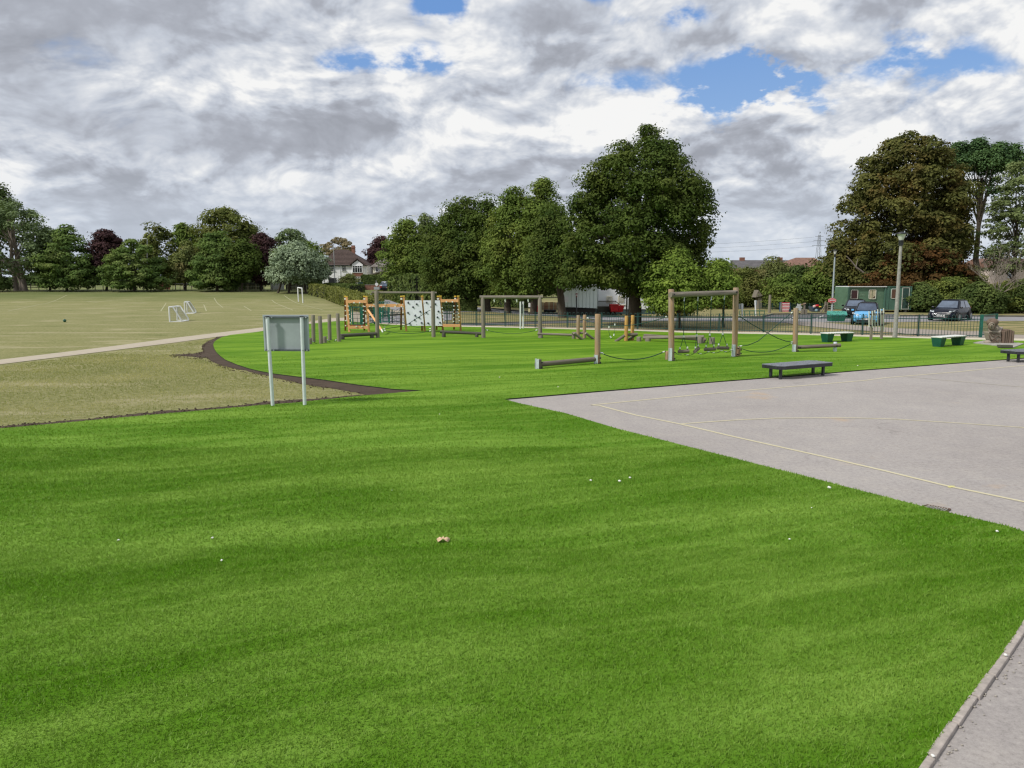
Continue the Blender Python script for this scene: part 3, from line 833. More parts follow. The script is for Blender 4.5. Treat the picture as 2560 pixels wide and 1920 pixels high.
PROF = {
 'round': [(0, .5), (.15, .85), (.4, 1), (.65, .9), (.85, .6), (1, .12)],
 'dome': [(0, .75), (.15, 1), (.5, .96), (.75, .72), (.92, .38), (1, .1)],
 'full': [(0, .80), (.15, 1), (.4, .93), (.65, .70), (.85, .40), (1, .07)],
 'maple': [(0, .66), (.12, .90), (.3, 1), (.5, .93), (.65, .80), (.82, .57), (.93, .32), (1, .06)],
 'chest': [(0, .86), (.2, 1), (.45, .90), (.7, .80), (.86, .60), (.96, .34), (1, .12)],
 'umbrella': [(0, .75), (.3, 1), (.7, .8), (1, .2)],
 'column': [(0, .8), (.3, 1), (.7, .8), (1, .2)],
}
def prof(kind, t):
    p = PROF[kind]; return np.interp(t, [q[0] for q in p], [q[1] for q in p])

def crown_leaves(cx, cy, z0, z1, rad, kind, n_clump, n_leaf, leaf, rc, flat=.6, seed=0, lean=0.0, shell=.35, depth=1.0, outl=.16, droop=0.0, upb=.45):
    rng = np.random.default_rng(seed)
    # sample clump centres
    t = rng.random(n_clump * 4); keep = rng.random(n_clump * 4) < prof(kind, t) ** 1.3
    t = t[keep][:n_clump]; m = len(t)
    a = rng.random(m) * 2 * np.pi
    rho = np.sqrt(rng.uniform(shell, 1.0, m))
    ph = rng.random((5, 3)) * 6.28
    nz = sum(np.sin((i + 1) * a * (1 if i % 2 else 1) + ph[i, 0] + (i + 2) * t * 3.1) / (i + 1.2) for i in range(5))
    rr = rad * prof(kind, t) * (1 + outl * nz * .6) * rho
    rr = np.maximum(rr - rc * .55, 0)
    c = np.stack([cx + rr * np.cos(a) + lean * t, cy + rr * np.sin(a) * depth, z0 + (z1 - z0) * t], 1)
    c[:, 2] = np.clip(c[:, 2], z0 + rc * flat * .85, z1 - rc * .35)
    c += rng.normal(size=c.shape) * rc * .15
    k = int(n_leaf / m) + 1
    rcl = rc * rng.uniform(.65, 1.35, m)
    ctint = rng.random(m)
    d = rng.normal(size=(m, k, 3)); d[:, :, 2] += upb; d /= np.linalg.norm(d, axis=2, keepdims=True)
    rad_f = rng.uniform(.45, 1.0, (m, k)) ** .6
    # a few sprays stick out of each clump
    spray = rng.random((m, k)) < .07
    rad_f = np.where(spray, rng.uniform(1.0, 1.32, (m, k)), rad_f)
    pos = c[:, None, :] + d * rad_f[:, :, None] * rcl[:, None, None] * np.array([1, 1, flat])
    if droop: pos[:, :, 2] -= droop * (rad_f * rcl[:, None]) ** 2 * .5
    nr = d * .85 + rng.normal(size=(m, k, 3)) * .30 + np.array([0, 0, .45]); nr /= np.linalg.norm(nr, axis=2, keepdims=True)
    tint = np.clip(.55 * ctint[:, None] + .30 * rng.random((m, k)) + .15 * (d[:, :, 2]), 0, 1)
    size = leaf * rng.uniform(.6, 1.25, (m, k))
    return pos.reshape(-1, 3), nr.reshape(-1, 3), size.ravel(), tint.ravel(), c

def limbs(mb, base, top, r0, targets, seed, n=9, bend=.06):
    """tapered trunk with limbs reaching some clump centres"""
    rnd = random.Random(seed); base = Vector(base); top = Vector(top); H = (top - base).length
    pts = []; rad = []
    for i in range(9):
        t = i / 8; p = base.lerp(top, t)
        p += Vector((rnd.uniform(-1, 1), rnd.uniform(-1, 1), 0)) * H * bend * .25 * (t > 0)
        pts.append(p); rad.append(r0 * (1.25 if i == 0 else 1.0) * (1 - .78 * t))
    pts.insert(1, base.lerp(top, .03)); rad.insert(1, r0 * 1.03)
    mb.path(pts, rad, 10)
    for q in targets:
        q = Vector(q); t = min(.92, max(.22, ((q.z - base.z) / H) * rnd.uniform(.45, .8)))
        s = base.lerp(top, t); r = r0 * (1 - .78 * t) * .5
        mid = s.lerp(q, .5) + Vector((rnd.uniform(-.3, .3), rnd.uniform(-.3, .3), rnd.uniform(-.2, .5)))
        mb.path([s, s.lerp(mid, .5) + Vector((0, 0, .1)), mid, mid.lerp(q, .6), q], [r, r * .8, r * .55, r * .35, r * .15], 6, False)

TREE_SEED = [100]
def tree(label, cx, top, width, bot, Y, kind='round', pal='maple', n=9000, leaf=.2, rc=.9, clumps=170, trunks=None, flat=.62, lean=0, shell=.35,
         group=None, cat='tree', name='tree', depth=1.0, droop=0.0, limb=10, r0=None, bark=None, outl=.16, gaps=0.0, extra=None, upb=.45, zbase=None):
    TREE_SEED[0] += 1; sd = TREE_SEED[0]
    leaf *= .60; n = int(n * 2.2)
    if extra: extra = [e[:5] + (int(e[5] * 2.2),) for e in extra]
    X = Xat(cx, Y, (top + bot) / 2); z1 = Zat(top, Y); z0 = Zat(bot, Y)
    rad = width * PX(Y) / 2 * 1.0
    zb = terr(X, Y) if zbase is None else zbase
    z0 = max(z0, zb + .05)
    root = thing(name, label, cat, (X, Y, zb), 0, group)
    leanm = lean * PX(Y)
    pos, nr, size, tint, c = crown_leaves(X, Y, z0, z1, rad, kind, clumps, n, leaf, rc, flat, sd, leanm, shell, depth, outl, droop, upb)
    if extra is not None:
        for e in extra:                      # (cx, top, width, bot, kind, n, pal-ignored)
            X2 = Xat(e[0], Y, e[1]); q = crown_leaves(X2, Y, Zat(e[3], Y), Zat(e[1], Y), e[2] * PX(Y) / 2, e[4], max(12, int(clumps * e[5] / n)), e[5], leaf, rc, flat, sd + 50, 0, shell, depth, outl, droop, upb)
            pos = np.concatenate([pos, q[0]]); nr = np.concatenate([nr, q[1]]); size = np.concatenate([size, q[2]]); tint = np.concatenate([tint, q[3]])
    leaf_mesh('crown', pos, nr, size, tint, LEAF[pal], root, loc=(X, Y, zb))
    mb = MB(); rnd = random.Random(sd)
    H = z1 - zb
    trunks = trunks or [cx]
    for i, tpx in enumerate(trunks):
        tx = Xat(tpx, Y, 760)
        tgt = [c[k] for k in rnd.sample(range(len(c)), min(limb, len(c)))]
        rr = r0 or max(.12, H * .020)
        limbs(mb, (tx, Y, zb - .05), (tx * .35 + (X + leanm * .6) * .65, Y, zb + H * .80), rr, tgt, sd + i)
    mb.build('trunk', bark or M_bark, root)
    return root

def hedge(label, pts, w, h, pal, n=5000, leaf=.12, name='hedge', cat='hedge', rough=.12, taper=.0, zb=None, group=None):
    """clipped hedge along ground points (world), a leafy skin round a dense core"""
    TREE_SEED[0] += 1; rng = np.random.default_rng(TREE_SEED[0])
    pts = [Vector(p) for p in pts]
    if not isinstance(h, (list, tuple)): h = [h] * len(pts)
    root = thing(name, label, cat, tuple(pts[0]), 0, group)
    segs = [(pts[i], pts[i + 1], h[i], h[i + 1]) for i in range(len(pts) - 1)]
    Ls = [(b - a).length for a, b, _, _ in segs]; tot = sum(Ls)
    P = []; N = []
    for (a, b, h0, h1), L in zip(segs, Ls):
        k = int(n * L / tot); d = (b - a).normalized(); s = Vector((-d.y, d.x, 0))
        t = rng.random(k); side = rng.random(k)
        hh = h0 + (h1 - h0) * t
        u = rng.uniform(-1, 1, k); z = rng.random(k)
        topm = side < .38; right = (side >= .38) & (side < .69)
        off = np.where(topm, u * w / 2, np.where(right, w / 2, -w / 2)) * (1 - taper * z * (~topm))
        zz = np.where(topm, hh, z * hh)
        bump_ = rough * (np.sin(t * L * 2.1 + off) * .5 + np.sin(t * L * 5.3 + zz * 3) * .3 + rng.normal(size=k) * .45)
        nx = np.where(topm, 0, np.where(right, 1, -1)); nzv = np.where(topm, 1.0, .25)
        off = off + bump_ * nx; zz = zz + bump_ * topm
        zz = np.where(~topm, np.minimum(zz, hh), zz)
        ax = a.x + (b.x - a.x) * t + s.x * off; ay = a.y + (b.y - a.y) * t + s.y * off; az = a.z + (b.z - a.z) * t + zz
        P.append(np.stack([ax, ay, az], 1))
        N.append(np.stack([s.x * nx, s.y * nx, nzv], 1) + rng.normal(size=(k, 3)) * .45)
    P = np.concatenate(P); N = np.concatenate(N); N /= np.linalg.norm(N, axis=1, keepdims=True)
    # ends
    k = int(n * .05)
    for e, dsgn in ((0, -1), (-1, 1)):
        p = pts[e]; d = (pts[1] - pts[0]).normalized() if e == 0 else (pts[-1] - pts[-2]).normalized(); s = Vector((-d.y, d.x, 0))
        u = rng.uniform(-.5, .5, k) * w; z = rng.random(k) * h[e]
        Q = np.stack([p.x + s.x * u + d.x * dsgn * rng.normal(size=k) * rough * .5, p.y + s.y * u + d.y * dsgn * rng.normal(size=k) * rough * .5, p.z + z], 1)
        NN = np.tile(np.array([d.x * dsgn, d.y * dsgn, .3]), (k, 1)) + rng.normal(size=(k, 3)) * .4; NN /= np.linalg.norm(NN, axis=1, keepdims=True)
        P = np.concatenate([P, Q]); N = np.concatenate([N, NN])
    leaf_mesh('foliage', P, N, leaf * rng.uniform(.6, 1.3, len(P)), rng.random(len(P)), LEAF[pal], root, loc=tuple(pts[0]))
    mb = MB()
    for a, b, h0, h1 in segs:
        d = b - a; hh = min(h0, h1) - .10; c = (a + b) / 2
        mb.box((c.x, c.y, c.z + hh / 2), (d.length + .05, max(.05, w - .16), hh), math.atan2(d.y, d.x))
    mb.build('branch_core', M_core, root)
    return root
M_core = plain('twiggy_core', (.018, .022, .010), .95, 0, .3, 3)
# ---------------------------------------------------------------- trees
RL = 'trees along the far edge of the field'
def trees_left():
    tree('tall dark tree half cut by the left frame edge, rising behind the broad grey-green tree', 2, 466, 70, 600, 133, 'round', 'dark', 2600, .38, 1.5, 60, group=RL)
    tree('broad grey-green tree with several pale trunks, nearest the left frame edge', 20, 503, 244, 686, 126, 'dome', 'willow', 8500, .36, 1.5, 150, [44, 58, 66], group=RL, r0=.42, bark=M_bark_pale)
    tree('dark narrow tree between the grey-green tree and the layered hornbeam', 128, 578, 101, 700, 129, 'round', 'dark', 2600, .36, 1.2, 60, group=RL)
    tree('yellow-topped hornbeam with layered branches down to the grass, left of the first copper tree', 170, 563, 160, 722, 125, 'full', 'hornbeam', 7500, .34, 1.15, 150, group=RL, flat=.38)
    tree('copper-purple tree with a bare trunk between two layered hornbeams', 264, 569, 92, 694, 127, 'round', 'purple', 5200, .34, 1.15, 110, [269], group=RL, flat=.5)
    tree('green layered hornbeam leaning right of the first copper tree, skirts on the grass', 338, 592, 164, 722, 124, 'full', 'hornbeam', 7500, .34, 1.1, 150, group=RL, flat=.38)
    tree('dull brownish-green tree behind the second hornbeam, street lamp in front of it', 396, 566, 108, 692, 134, 'round', 'olive', 3800, .38, 1.3, 80, group=RL)
    tree('narrow brown-olive tree left of the big domed tree', 466, 606, 70, 704, 128, 'round', 'scrub', 2600, .35, 1.1, 60, group=RL)
    tree('bright green tree peeping over the row left of the big domed tree', 464, 561, 85, 660, 137, 'round', 'maple_mid', 2800, .38, 1.3, 70, group=RL)
    tree('largest olive-green domed tree of the far row', 566, 521, 194, 690, 134, 'dome', 'olive', 9500, .40, 1.6, 170, group=RL, extra=[(622, 560, 70, 690, 'round', 1800)])
    tree('pointed green hornbeam with foliage to the ground before the big domed tree', 545, 566, 140, 724, 124, 'full', 'hornbeam', 8500, .33, 1.15, 160, group=RL, flat=.42)
    tree('dark olive tree with spreading low crown between the pointed hornbeam and the copper tree', 606, 600, 108, 706, 123, 'round', 'maple', 4600, .34, 1.1, 100, group=RL)
    tree('wide dark purple tree left of the silver-leaved tree', 654, 583, 99, 708, 127, 'round', 'purple', 6200, .34, 1.2, 130, group=RL)
    tree('grey-green round tree rising behind the silver-leaved tree', 728, 572, 104, 680, 134, 'round', 'willow', 4200, .38, 1.3, 90, group=RL)
    tree('yellow-green sloping tree between the silver-leaved tree and the white house', 778, 606, 74, 706, 131, 'round', 'maple_mid', 3400, .36, 1.2, 80, group=RL)
    tree('silver-leaved round tree in front of the white house', 742, 611, 158, 706, 119, 'dome', 'silver', 10500, .30, 1.0, 190, [696, 723, 766], group=RL, flat=.8, r0=.17)
    tree('sparse brown feathery tree standing behind the white house roof', 846, 595, 96, 642, 176, 'umbrella', 'feather', 1500, .40, .9, 60, shell=.5, limb=26, flat=.5, r0=.28)
    tree('dark copper beech between the two houses', 952, 595, 76, 700, 158, 'round', 'purple', 6500, .38, 1.4, 130)
def trees_mid():
    M = 'maples in the row beyond the railings'
    tree('yellowish-green mixed tree at the left end of the central trees, beside the cream house', 1016, 552, 138, 724, 104, 'round', 'maple_mid', 9000, .30, 1.2, 150, shell=.2)
    tree('slender pale birch top rising above the central trees', 1064, 528, 56, 640, 112, 'column', 'pale', 2200, .26, .9, 60, shell=.2)
    tree('second, thinner birch top poking out right of the first birch', 1112, 529, 26, 620, 112, 'column', 'pale', 900, .24, .7, 30, shell=.2)
    tree('tall dark green maple left of centre with its trunk nearest the climbing frame', 1150, 486, 190, 746, 74, 'maple', 'maple', 15000, .215, 1.0, 240, [1171], group=M, r0=.27, extra=[(1098, 560, 100, 740, 'round', 5000)])
    tree('second maple of the row, its dark crown merging left and right', 1216, 490, 170, 742, 72, 'maple', 'maple', 11000, .21, 1.0, 190, [1219], group=M, r0=.32)
    tree('mid green maple of the row with a bright top above the short log gantry', 1286, 476, 180, 738, 68, 'maple', 'maple_mid', 15000, .20, .95, 240, [1269], group=M, r0=.32)
    tree('tallest fresh green maple of the row, light leaves at its top', 1352, 453, 160, 736, 66, 'maple', 'maple_mid', 13500, .20, .95, 210, [1331], group=M, r0=.36, lean=6)
    tree('grey-green maple between the fresh green maple and the giant maple', 1378, 520, 150, 716, 60, 'maple', 'maple', 11500, .18, .9, 190, [1407], group=M, r0=.34)
    tree('giant dark maple standing by itself at the centre right, tallest tree in the view', 1588, 322, 386, 722, 49, 'maple', 'maple', 38000, .165, .80, 470, [1587], r0=.42, lean=22, limb=26, outl=.14, shell=.22,
         extra=[(1624, 311, 44, 380, 'round', 260), (1500, 385, 110, 500, 'round', 900), (1450, 470, 70, 560, 'round', 500), (1715, 430, 90, 540, 'round', 600), (1745, 560, 90, 680, 'round', 900), (1595, 690, 110, 748, 'dome', 1200), (1690, 690, 160, 775, 'dome', 1800), (1440, 630, 110, 722, 'dome', 1500)])
    tree('low light green maple in front of the giant maple, right side', 1688, 622, 168, 782, 45.5, 'dome', 'maple_fresh', 10500, .14, .65, 200, [1702], r0=.09, shell=.2, flat=.5,
         extra=[(1790, 645, 110, 762, 'dome', 3600)])
    tree('small light green tree with a straight grey trunk behind the log swing frame', 1800, 652, 96, 752, 47.5, 'dome', 'maple_fresh', 3800, .14, .6, 80, [1811], r0=.09, shell=.2, flat=.5)
def trees_right():
    B = 'bushes behind the car park'
    for i, a in enumerate([('olive-brown scrubby bush left of the timber hut', 1862, 668, 120, 782, 84, 'olive', 5200), ('tall brown scrub tree behind the timber hut', 1930, 648, 130, 780, 88, 'scrub', 6500),
              ('dark green ivy-clad bush behind the striped box', 1992, 668, 116, 776, 82, 'dark', 6000), ('fresh green bush behind the post with the flower board', 1966, 690, 110, 778, 78, 'maple_mid', 5200),
              ('yellow-green bush left of the chestnut tree', 2056, 660, 120, 778, 80, 'maple_mid', 7000), ('dark evergreen bush below the left side of the chestnut', 2088, 640, 90, 778, 86, 'dark', 5000),
              ('low leafy bush at the far left of the scrub, behind the swing frame', 1800, 700, 120, 784, 80, 'bramble', 3800), ('low dark shrub between the giant maple and the swing frame', 1690, 742, 90, 790, 62, 'bramble', 3000)]):
        tree(a[0], a[1], a[2], a[3], a[4], a[5], 'dome', a[6], a[7], .22, .95, 90, group=B, cat='bush', name='bush', shell=.25, r0=.1, limb=6)
    tree('huge rusty-brown horse chestnut behind the green cabin', 2264, 332, 358, 716, 80, 'chest', 'chestnut', 30000, .28, 1.25, 380, [2230], r0=.55, flat=.60, droop=.25, limb=24, shell=.2, outl=.12,
         extra=[(2100, 580, 110, 720, 'round', 2600), (2390, 430, 110, 700, 'round', 3600), (2200, 630, 300, 722, 'dome', 4500)])
    tree('reddish-trunked conifer with rusty foliage right of the chestnut', 2372, 440, 100, 690, 84, 'column', 'rust', 7000, .28, 1.2, 110, [2380], r0=.34, flat=.45, droop=.2)
    tree('rust-coloured low chestnut boughs hanging over the green cabin', 2300, 600, 260, 742, 77, 'dome', 'rust', 9500, .27, 1.1, 150, [2240], flat=.45, droop=.2, r0=.2, limb=8)
    tree('tall dark pine with a bare black trunk at the right', 2455, 362, 150, 440, 88, 'round', 'pine', 4500, .24, .75, 90, [2436], r0=.42, flat=.95, upb=1.3, lean=-6, limb=22, shell=.05, outl=.3, extra=[(2400, 352, 84, 430, 'full', 1500), (2448, 343, 70, 420, 'full', 1500), (2500, 352, 80, 436, 'full', 1700), (2540, 356, 84, 440, 'full', 1700), (2400, 430, 70, 520, 'round', 700), (2420, 560, 60, 640, 'round', 300), (2475, 430, 90, 500, 'round', 700)])
    tree('airy pale green tree at the right frame edge under the pine', 2530, 400, 150, 690, 76, 'round', 'pale', 6500, .20, .75, 170, [2535], shell=.1, limb=26, outl=.3, flat=.45, r0=.2)
    S = 'shrubs of the bank behind the road on the right'
    for a in [('dark leafy shrub right beside the cabin door', 2300, 712, 96, 786, 70.5, 'hedge_d', 4800), ('olive rhododendron shrub behind the dark hatchback', 2372, 694, 130, 782, 71, 'bramble', 6500),
              ('broad green shrub between the dark hatchback and the bare sapling', 2448, 712, 120, 784, 68, 'hedge_d', 6000), ('yellow-leaved shrub behind the bare sapling', 2506, 704, 110, 784, 69, 'bramble', 6000),
              ('dark shrub against the right frame edge', 2572, 700, 110, 784, 68, 'hedge_d', 5500), ('brown-tinged shrub below the pine trunk', 2420, 672, 110, 750, 76, 'scrub', 4500)]:
        tree(a[0], a[1], a[2], a[3], a[4], a[5], 'dome', a[6], a[7], .19, .8, 95, group=S, cat='shrub', name='shrub', shell=.3, r0=.08, limb=5)
trees_left(); trees_mid(); trees_right()

def bare_sapling():
    base = G(2492, 784); Y = base.y
    root = thing('bare_sapling', 'leafless pale sapling standing on the verge right of the dark hatchback', 'sapling', base)
    rnd = random.Random(5); tr = MB(); br = MB()
    fork = V(2494, 737, Y)
    tr.path([base, base.lerp(fork, .5) + Vector((.03, 0, 0)), fork], [.14, .11, .09], 8)
    def grow(p, d, L, r, depth):
        q = p + d * L; m = p.lerp(q, .5) + Vector((rnd.uniform(-1, 1), rnd.uniform(-1, 1), rnd.uniform(-.3, .6))) * L * .09
        br.path([p, m, q], [r, r * .8, r * .55], 5, False)
        if depth <= 0: return
        for _ in range(3 if depth > 1 else 2):
            nd = (d + Vector((rnd.uniform(-.75, .75), rnd.uniform(-.75, .75), rnd.uniform(-.15, .55)))).normalized()
            grow(q if rnd.random() < .5 else m, nd, L * rnd.uniform(.55, .85), r * .52, depth - 1)
    for dx, dz, L in [(-.75, .85, 1.3), (-.25, 1, 1.7), (.1, 1, 1.9), (.75, .75, 1.6), (.4, 1, 1.6), (-.5, 1.2, 1.4), (.9, .5, 1.2)]:
        grow(fork, Vector((dx, rnd.uniform(-.4, .4), dz)).normalized(), L, .055, 4)
    tr.build('trunk', M_bark_pale, root); br.build('branches', M_bark_pale, root)
bare_sapling()
# horse chestnut's pale broken bough, part of the view under the crown
def broken_bough():
    Y = 77
    p = [V(2226, 700, Y), V(2190, 690, Y), V(2158, 681, Y), V(2140, 668, Y), V(2128, 652, Y), V(2116, 640, Y)]
    mb = MB(); mb.path(p, [.16, .13, .11, .09, .06, .03], 8); mb.path([V(2140, 668, Y), V(2143, 655, Y), V(2145, 646, Y)], [.05, .04, .02], 6)
    mb.tube(V(2157, 681, Y - .2), V(2157.5, 681, Y - .2), .06)
    o = mb.build('fallen_bough', M_bark_pale, loc=tuple(p[0])); tag(o, 'long pale broken bough reaching left below the rusty chestnut crown', 'branch')
broken_bough()

# far belt of woodland that closes the horizon
def far_belt():
    rng = np.random.default_rng(77); n = 26000
    x = rng.uniform(-330, 330, n); y = 255 + rng.uniform(-8, 8, n)
    h = 4.6 + 1.6 * np.sin(x * .045) + 1.1 * np.sin(x * .13 + 1) + .8 * np.sin(x * .31)
    z = 1.2 + rng.random(n) ** .8 * h
    pos = np.stack([x, y, z], 1); nr = rng.normal(size=(n, 3)) * .5 + np.array([0, -.5, .6]); nr /= np.linalg.norm(nr, axis=1, keepdims=True)
    o = leaf_mesh('distant_woodland', pos, nr, 1.0 * rng.uniform(.6, 1.3, n), rng.random(n), LEAF['dark'], None)
    tag(o, 'low belt of distant dark woodland along the horizon', 'woodland', kind='stuff')
far_belt()

# hedges and clipped shrubs
hedge('long yellow-green hedge running from the field corner towards the climbing frame', [G(786, 737), G(830, 748), G(878, 765), G(935, 786)], 1.6, [1.55, 1.6, 1.55, 1.3], 'hedge_y', 15000, .12, rough=.14)
hedge('darker flat-topped hedge behind the long yellow-green hedge', [G(822, 731), G(893, 739)], 2.4, [1.35, 1.55], 'hedge_d', 5000, .15)
hedge('tall square-cut hedge above the brick garden wall', [V(906, 718, 136), V(965, 718, 136)], 2.0, [2.0, 2.0], 'hedge_d', 6500, .16)
hedge('low olive hedge strip behind the posts of the tall log frame', [G(940, 752), G(1000, 756), G(1060, 760)], 1.3, [1.25, 1.2, 1.1], 'olive', 5000, .13)
hedge('low dark clipped hedge left of the first maple trunk', [G(1104, 778), G(1190, 778)], 1.3, [1.0, 1.0], 'hedge_d', 4000, .12)
hedge('high ragged hedge under the central trees', [G(990, 752), G(1060, 762), G(1150, 764), G(1240, 764)], 2.0, [3.2, 3.2, 2.9, 2.5], 'hedge_d', 14000, .2, rough=.3)
hedge('dark hedge beyond the maple trunks, left of the wooden board fence', [G(1225, 766), G(1320, 770)], 1.6, [2.6, 2.3], 'hedge_d', 6500, .18, rough=.25)
hedge('dense shrub line behind the mint-coloured classroom', [V(1400, 742, 84), V(1760, 742, 84)], 2.5, [2.6, 2.8], 'dark', 7000, .24, rough=.4)
tree('domed brownish topiary shrub in front of the white house', 872, 687, 58, 722, 132, 'dome', 'scrub', 2600, .2, .8, 60, cat='shrub', name='topiary_shrub', r0=.06, limb=3)
tree('lime-green rounded shrub behind the far field fence', 434, 701, 20, 712, 136, 'dome', 'lime', 700, .2, .5, 20, cat='shrub', name='lime_shrub', r0=.05, limb=2)
tree('second lime-green shrub, right of the first', 452, 701, 20, 712, 136, 'dome', 'lime', 700, .2, .5, 20, cat='shrub', name='lime_shrub', r0=.05, limb=2)
tree('low dark bush at the left frame edge before the grey-green tree', 2, 694, 50, 724, 122, 'dome', 'dark', 1600, .25, .8, 40, cat='bush', name='bush', r0=.06, limb=2)

# ---------------------------------------------------------------- houses
def window(parent, x0, x1, z0, z1, y, panes=3, frame=M_white, d=.12):
    mb = MB(); w = .07
    mb.box(((x0 + x1) / 2, y - .03, z1 - w / 2), (x1 - x0, d, w)); mb.box(((x0 + x1) / 2, y - .05, z0 - .03), (x1 - x0 + .12, d + .06, .07))
    for i in range(panes + 1):
        xx = x0 + (x1 - x0) * i / panes; mb.box((min(max(xx, x0 + w / 2), x1 - w / 2), y - .03, (z0 + z1) / 2), (w, d - .02, z1 - z0 - w))
    mb.box(((x0 + x1) / 2, y - .028, z0 + (z1 - z0) * .68), (x1 - x0, d - .04, .05))
    f = mb.build('window', frame, parent)
    for i in range(panes):
        a = x0 + (x1 - x0) * i / panes + w / 2; b = x0 + (x1 - x0) * (i + 1) / panes - w / 2
        m = MB(); m.box(((a + b) / 2, y - .012, (z0 + z1) / 2), (b - a, .02, z1 - z0 - .04)); m.build('pane', M_glass, f)
def white_house():
    Y = 150.0; q = lambda px, py: V(px, py, Y)
    zb = 1.2; ze = Zat(662, Y); zr = Zat(624, Y + 4)
    x0, x1 = Xat(808, Y), Xat(919, Y); D = 8.0
    root = thing('white_house', 'white rendered house with dark hipped tile roof and brick chimney', 'house', ((x0 + x1) / 2, Y, zb))
    mb = MB(); mb.box(((x0 + x1) / 2, Y + D / 2, (zb + ze) / 2), (x1 - x0, D, ze - zb)); mb.build('wall', M_whitewall, root)
    o = .35; a, b = x0 - o, x1 + o; r0, r1 = Xat(843, Y + 4), Xat(874, Y + 4)
    v = [(a, Y - o, ze), (b, Y - o, ze), (b, Y + D + o, ze), (a, Y + D + o, ze), (r0, Y + 4, zr), (r1, Y + 4, zr)]
    mb = MB(); mb._add(v, [(0, 1, 5, 4), (1, 2, 5), (2, 3, 4, 5), (3, 0, 4), (3, 2, 1, 0)])
    for i in range(1, 12):                                    # tile courses
        t = i / 12; zz = ze + (zr - ze) * t; yy = Y - o + (4 + o) * t
        mb.box(((a + (r0 - a) * t + b + (r1 - b) * t) / 2, yy - .02, zz + .02), ((b + (r1 - b) * t) - (a + (r0 - a) * t), .10, .05))
    rf = mb.build('roof', M_tile, root)
    mb = MB(); mb.box(((a + b) / 2, Y - o + .02, ze - .08), (b - a, .10, .16)); mb.build('gutter', M_black, root)
    cxp = Xat(886, Y + 4); mb = MB(); mb.box((cxp, Y + 4.4, Zat(628, Y + 4)), (.62, .7, 2.3)); mb.box((cxp, Y + 4.4, Zat(619, Y + 4)), (.76, .82, .18))
    mb.tube((cxp - .15, Y + 4.4, Zat(618, Y + 4)), (cxp - .15, Y + 4.4, Zat(614.5, Y + 4)), .11); mb.build('chimney', M_brick, rf)
    # front gable over the bay
    g0, g1, gm = Xat(884, Y), Xat(910.5, Y), Xat(897.5, Y); zg = Zat(649, Y)
    yb = Y - .55
    mb = MB(); mb.prism([(g0 - .1, yb, ze), (g1 + .1, yb, ze), (gm, yb, zg - .15)], (0, .6, 0)); mb.build('gable', M_whitewall, root)
    mb = MB()
    for s0, s1 in (((g0 - .45, ze - .12), (gm, zg + .12)), ((gm, zg + .12), (g1 + .45, ze - .12))):
        mb.prism([(s0[0], yb - .25, s0[1]), (s1[0], yb - .25, s1[1]), (s1[0], yb - .25, s1[1] + .2), (s0[0], yb - .25, s0[1] + .2)], (0, 2.6, 0))
    mb.build('gable_roof', M_tile, root)
    mb = MB(); mb.box(((g0 + g1) / 2, yb + .28, (Zat(691, Y) + ze) / 2), (g1 - g0, .56, ze - Zat(691, Y))); mb.build('bay', M_whitewall, root)
    window(root, g0 + .1, g1 - .1, Zat(681, Y), Zat(664, Y), yb, 4)
    mb = MB()
    for i in range(6): mb.box(((g0 + g1) / 2, yb - .03 - .004 * (i % 2), Zat(690.3 - i * 1.45, Y)), (g1 - g0 - .04 * (i % 2), .05, .10))
    mb.box(((g0 + g1) / 2, yb - .015, Zat(686.5, Y)), (g1 - g0, .03, .74)); mb.build('tile_hanging', M_brick, root)
    window(root, g0 + .1, g1 - .1, Zat(702, Y), Zat(692, Y), yb + .02, 4)
    window(root, Xat(825, Y), Xat(841, Y), Zat(678, Y), Zat(664.5, Y), Y, 3)
    window(root, Xat(857.5, Y), Xat(868, Y), Zat(677.5, Y), Zat(665, Y), Y, 2)
    mb = MB(); mb.box((Xat(833, Y), Y - .02, (Zat(695, Y) + zb) / 2), (Xat(842.5, Y) - Xat(823, Y), .06, Zat(695, Y) - zb)); mb.build('garage_door', M_black, root)
    mb = MB(); mb.box((Xat(853, Y), Y - .06, Zat(690, Y)), (.08, .08, 4.4)); mb.build('downpipe', M_white, root)
white_house()
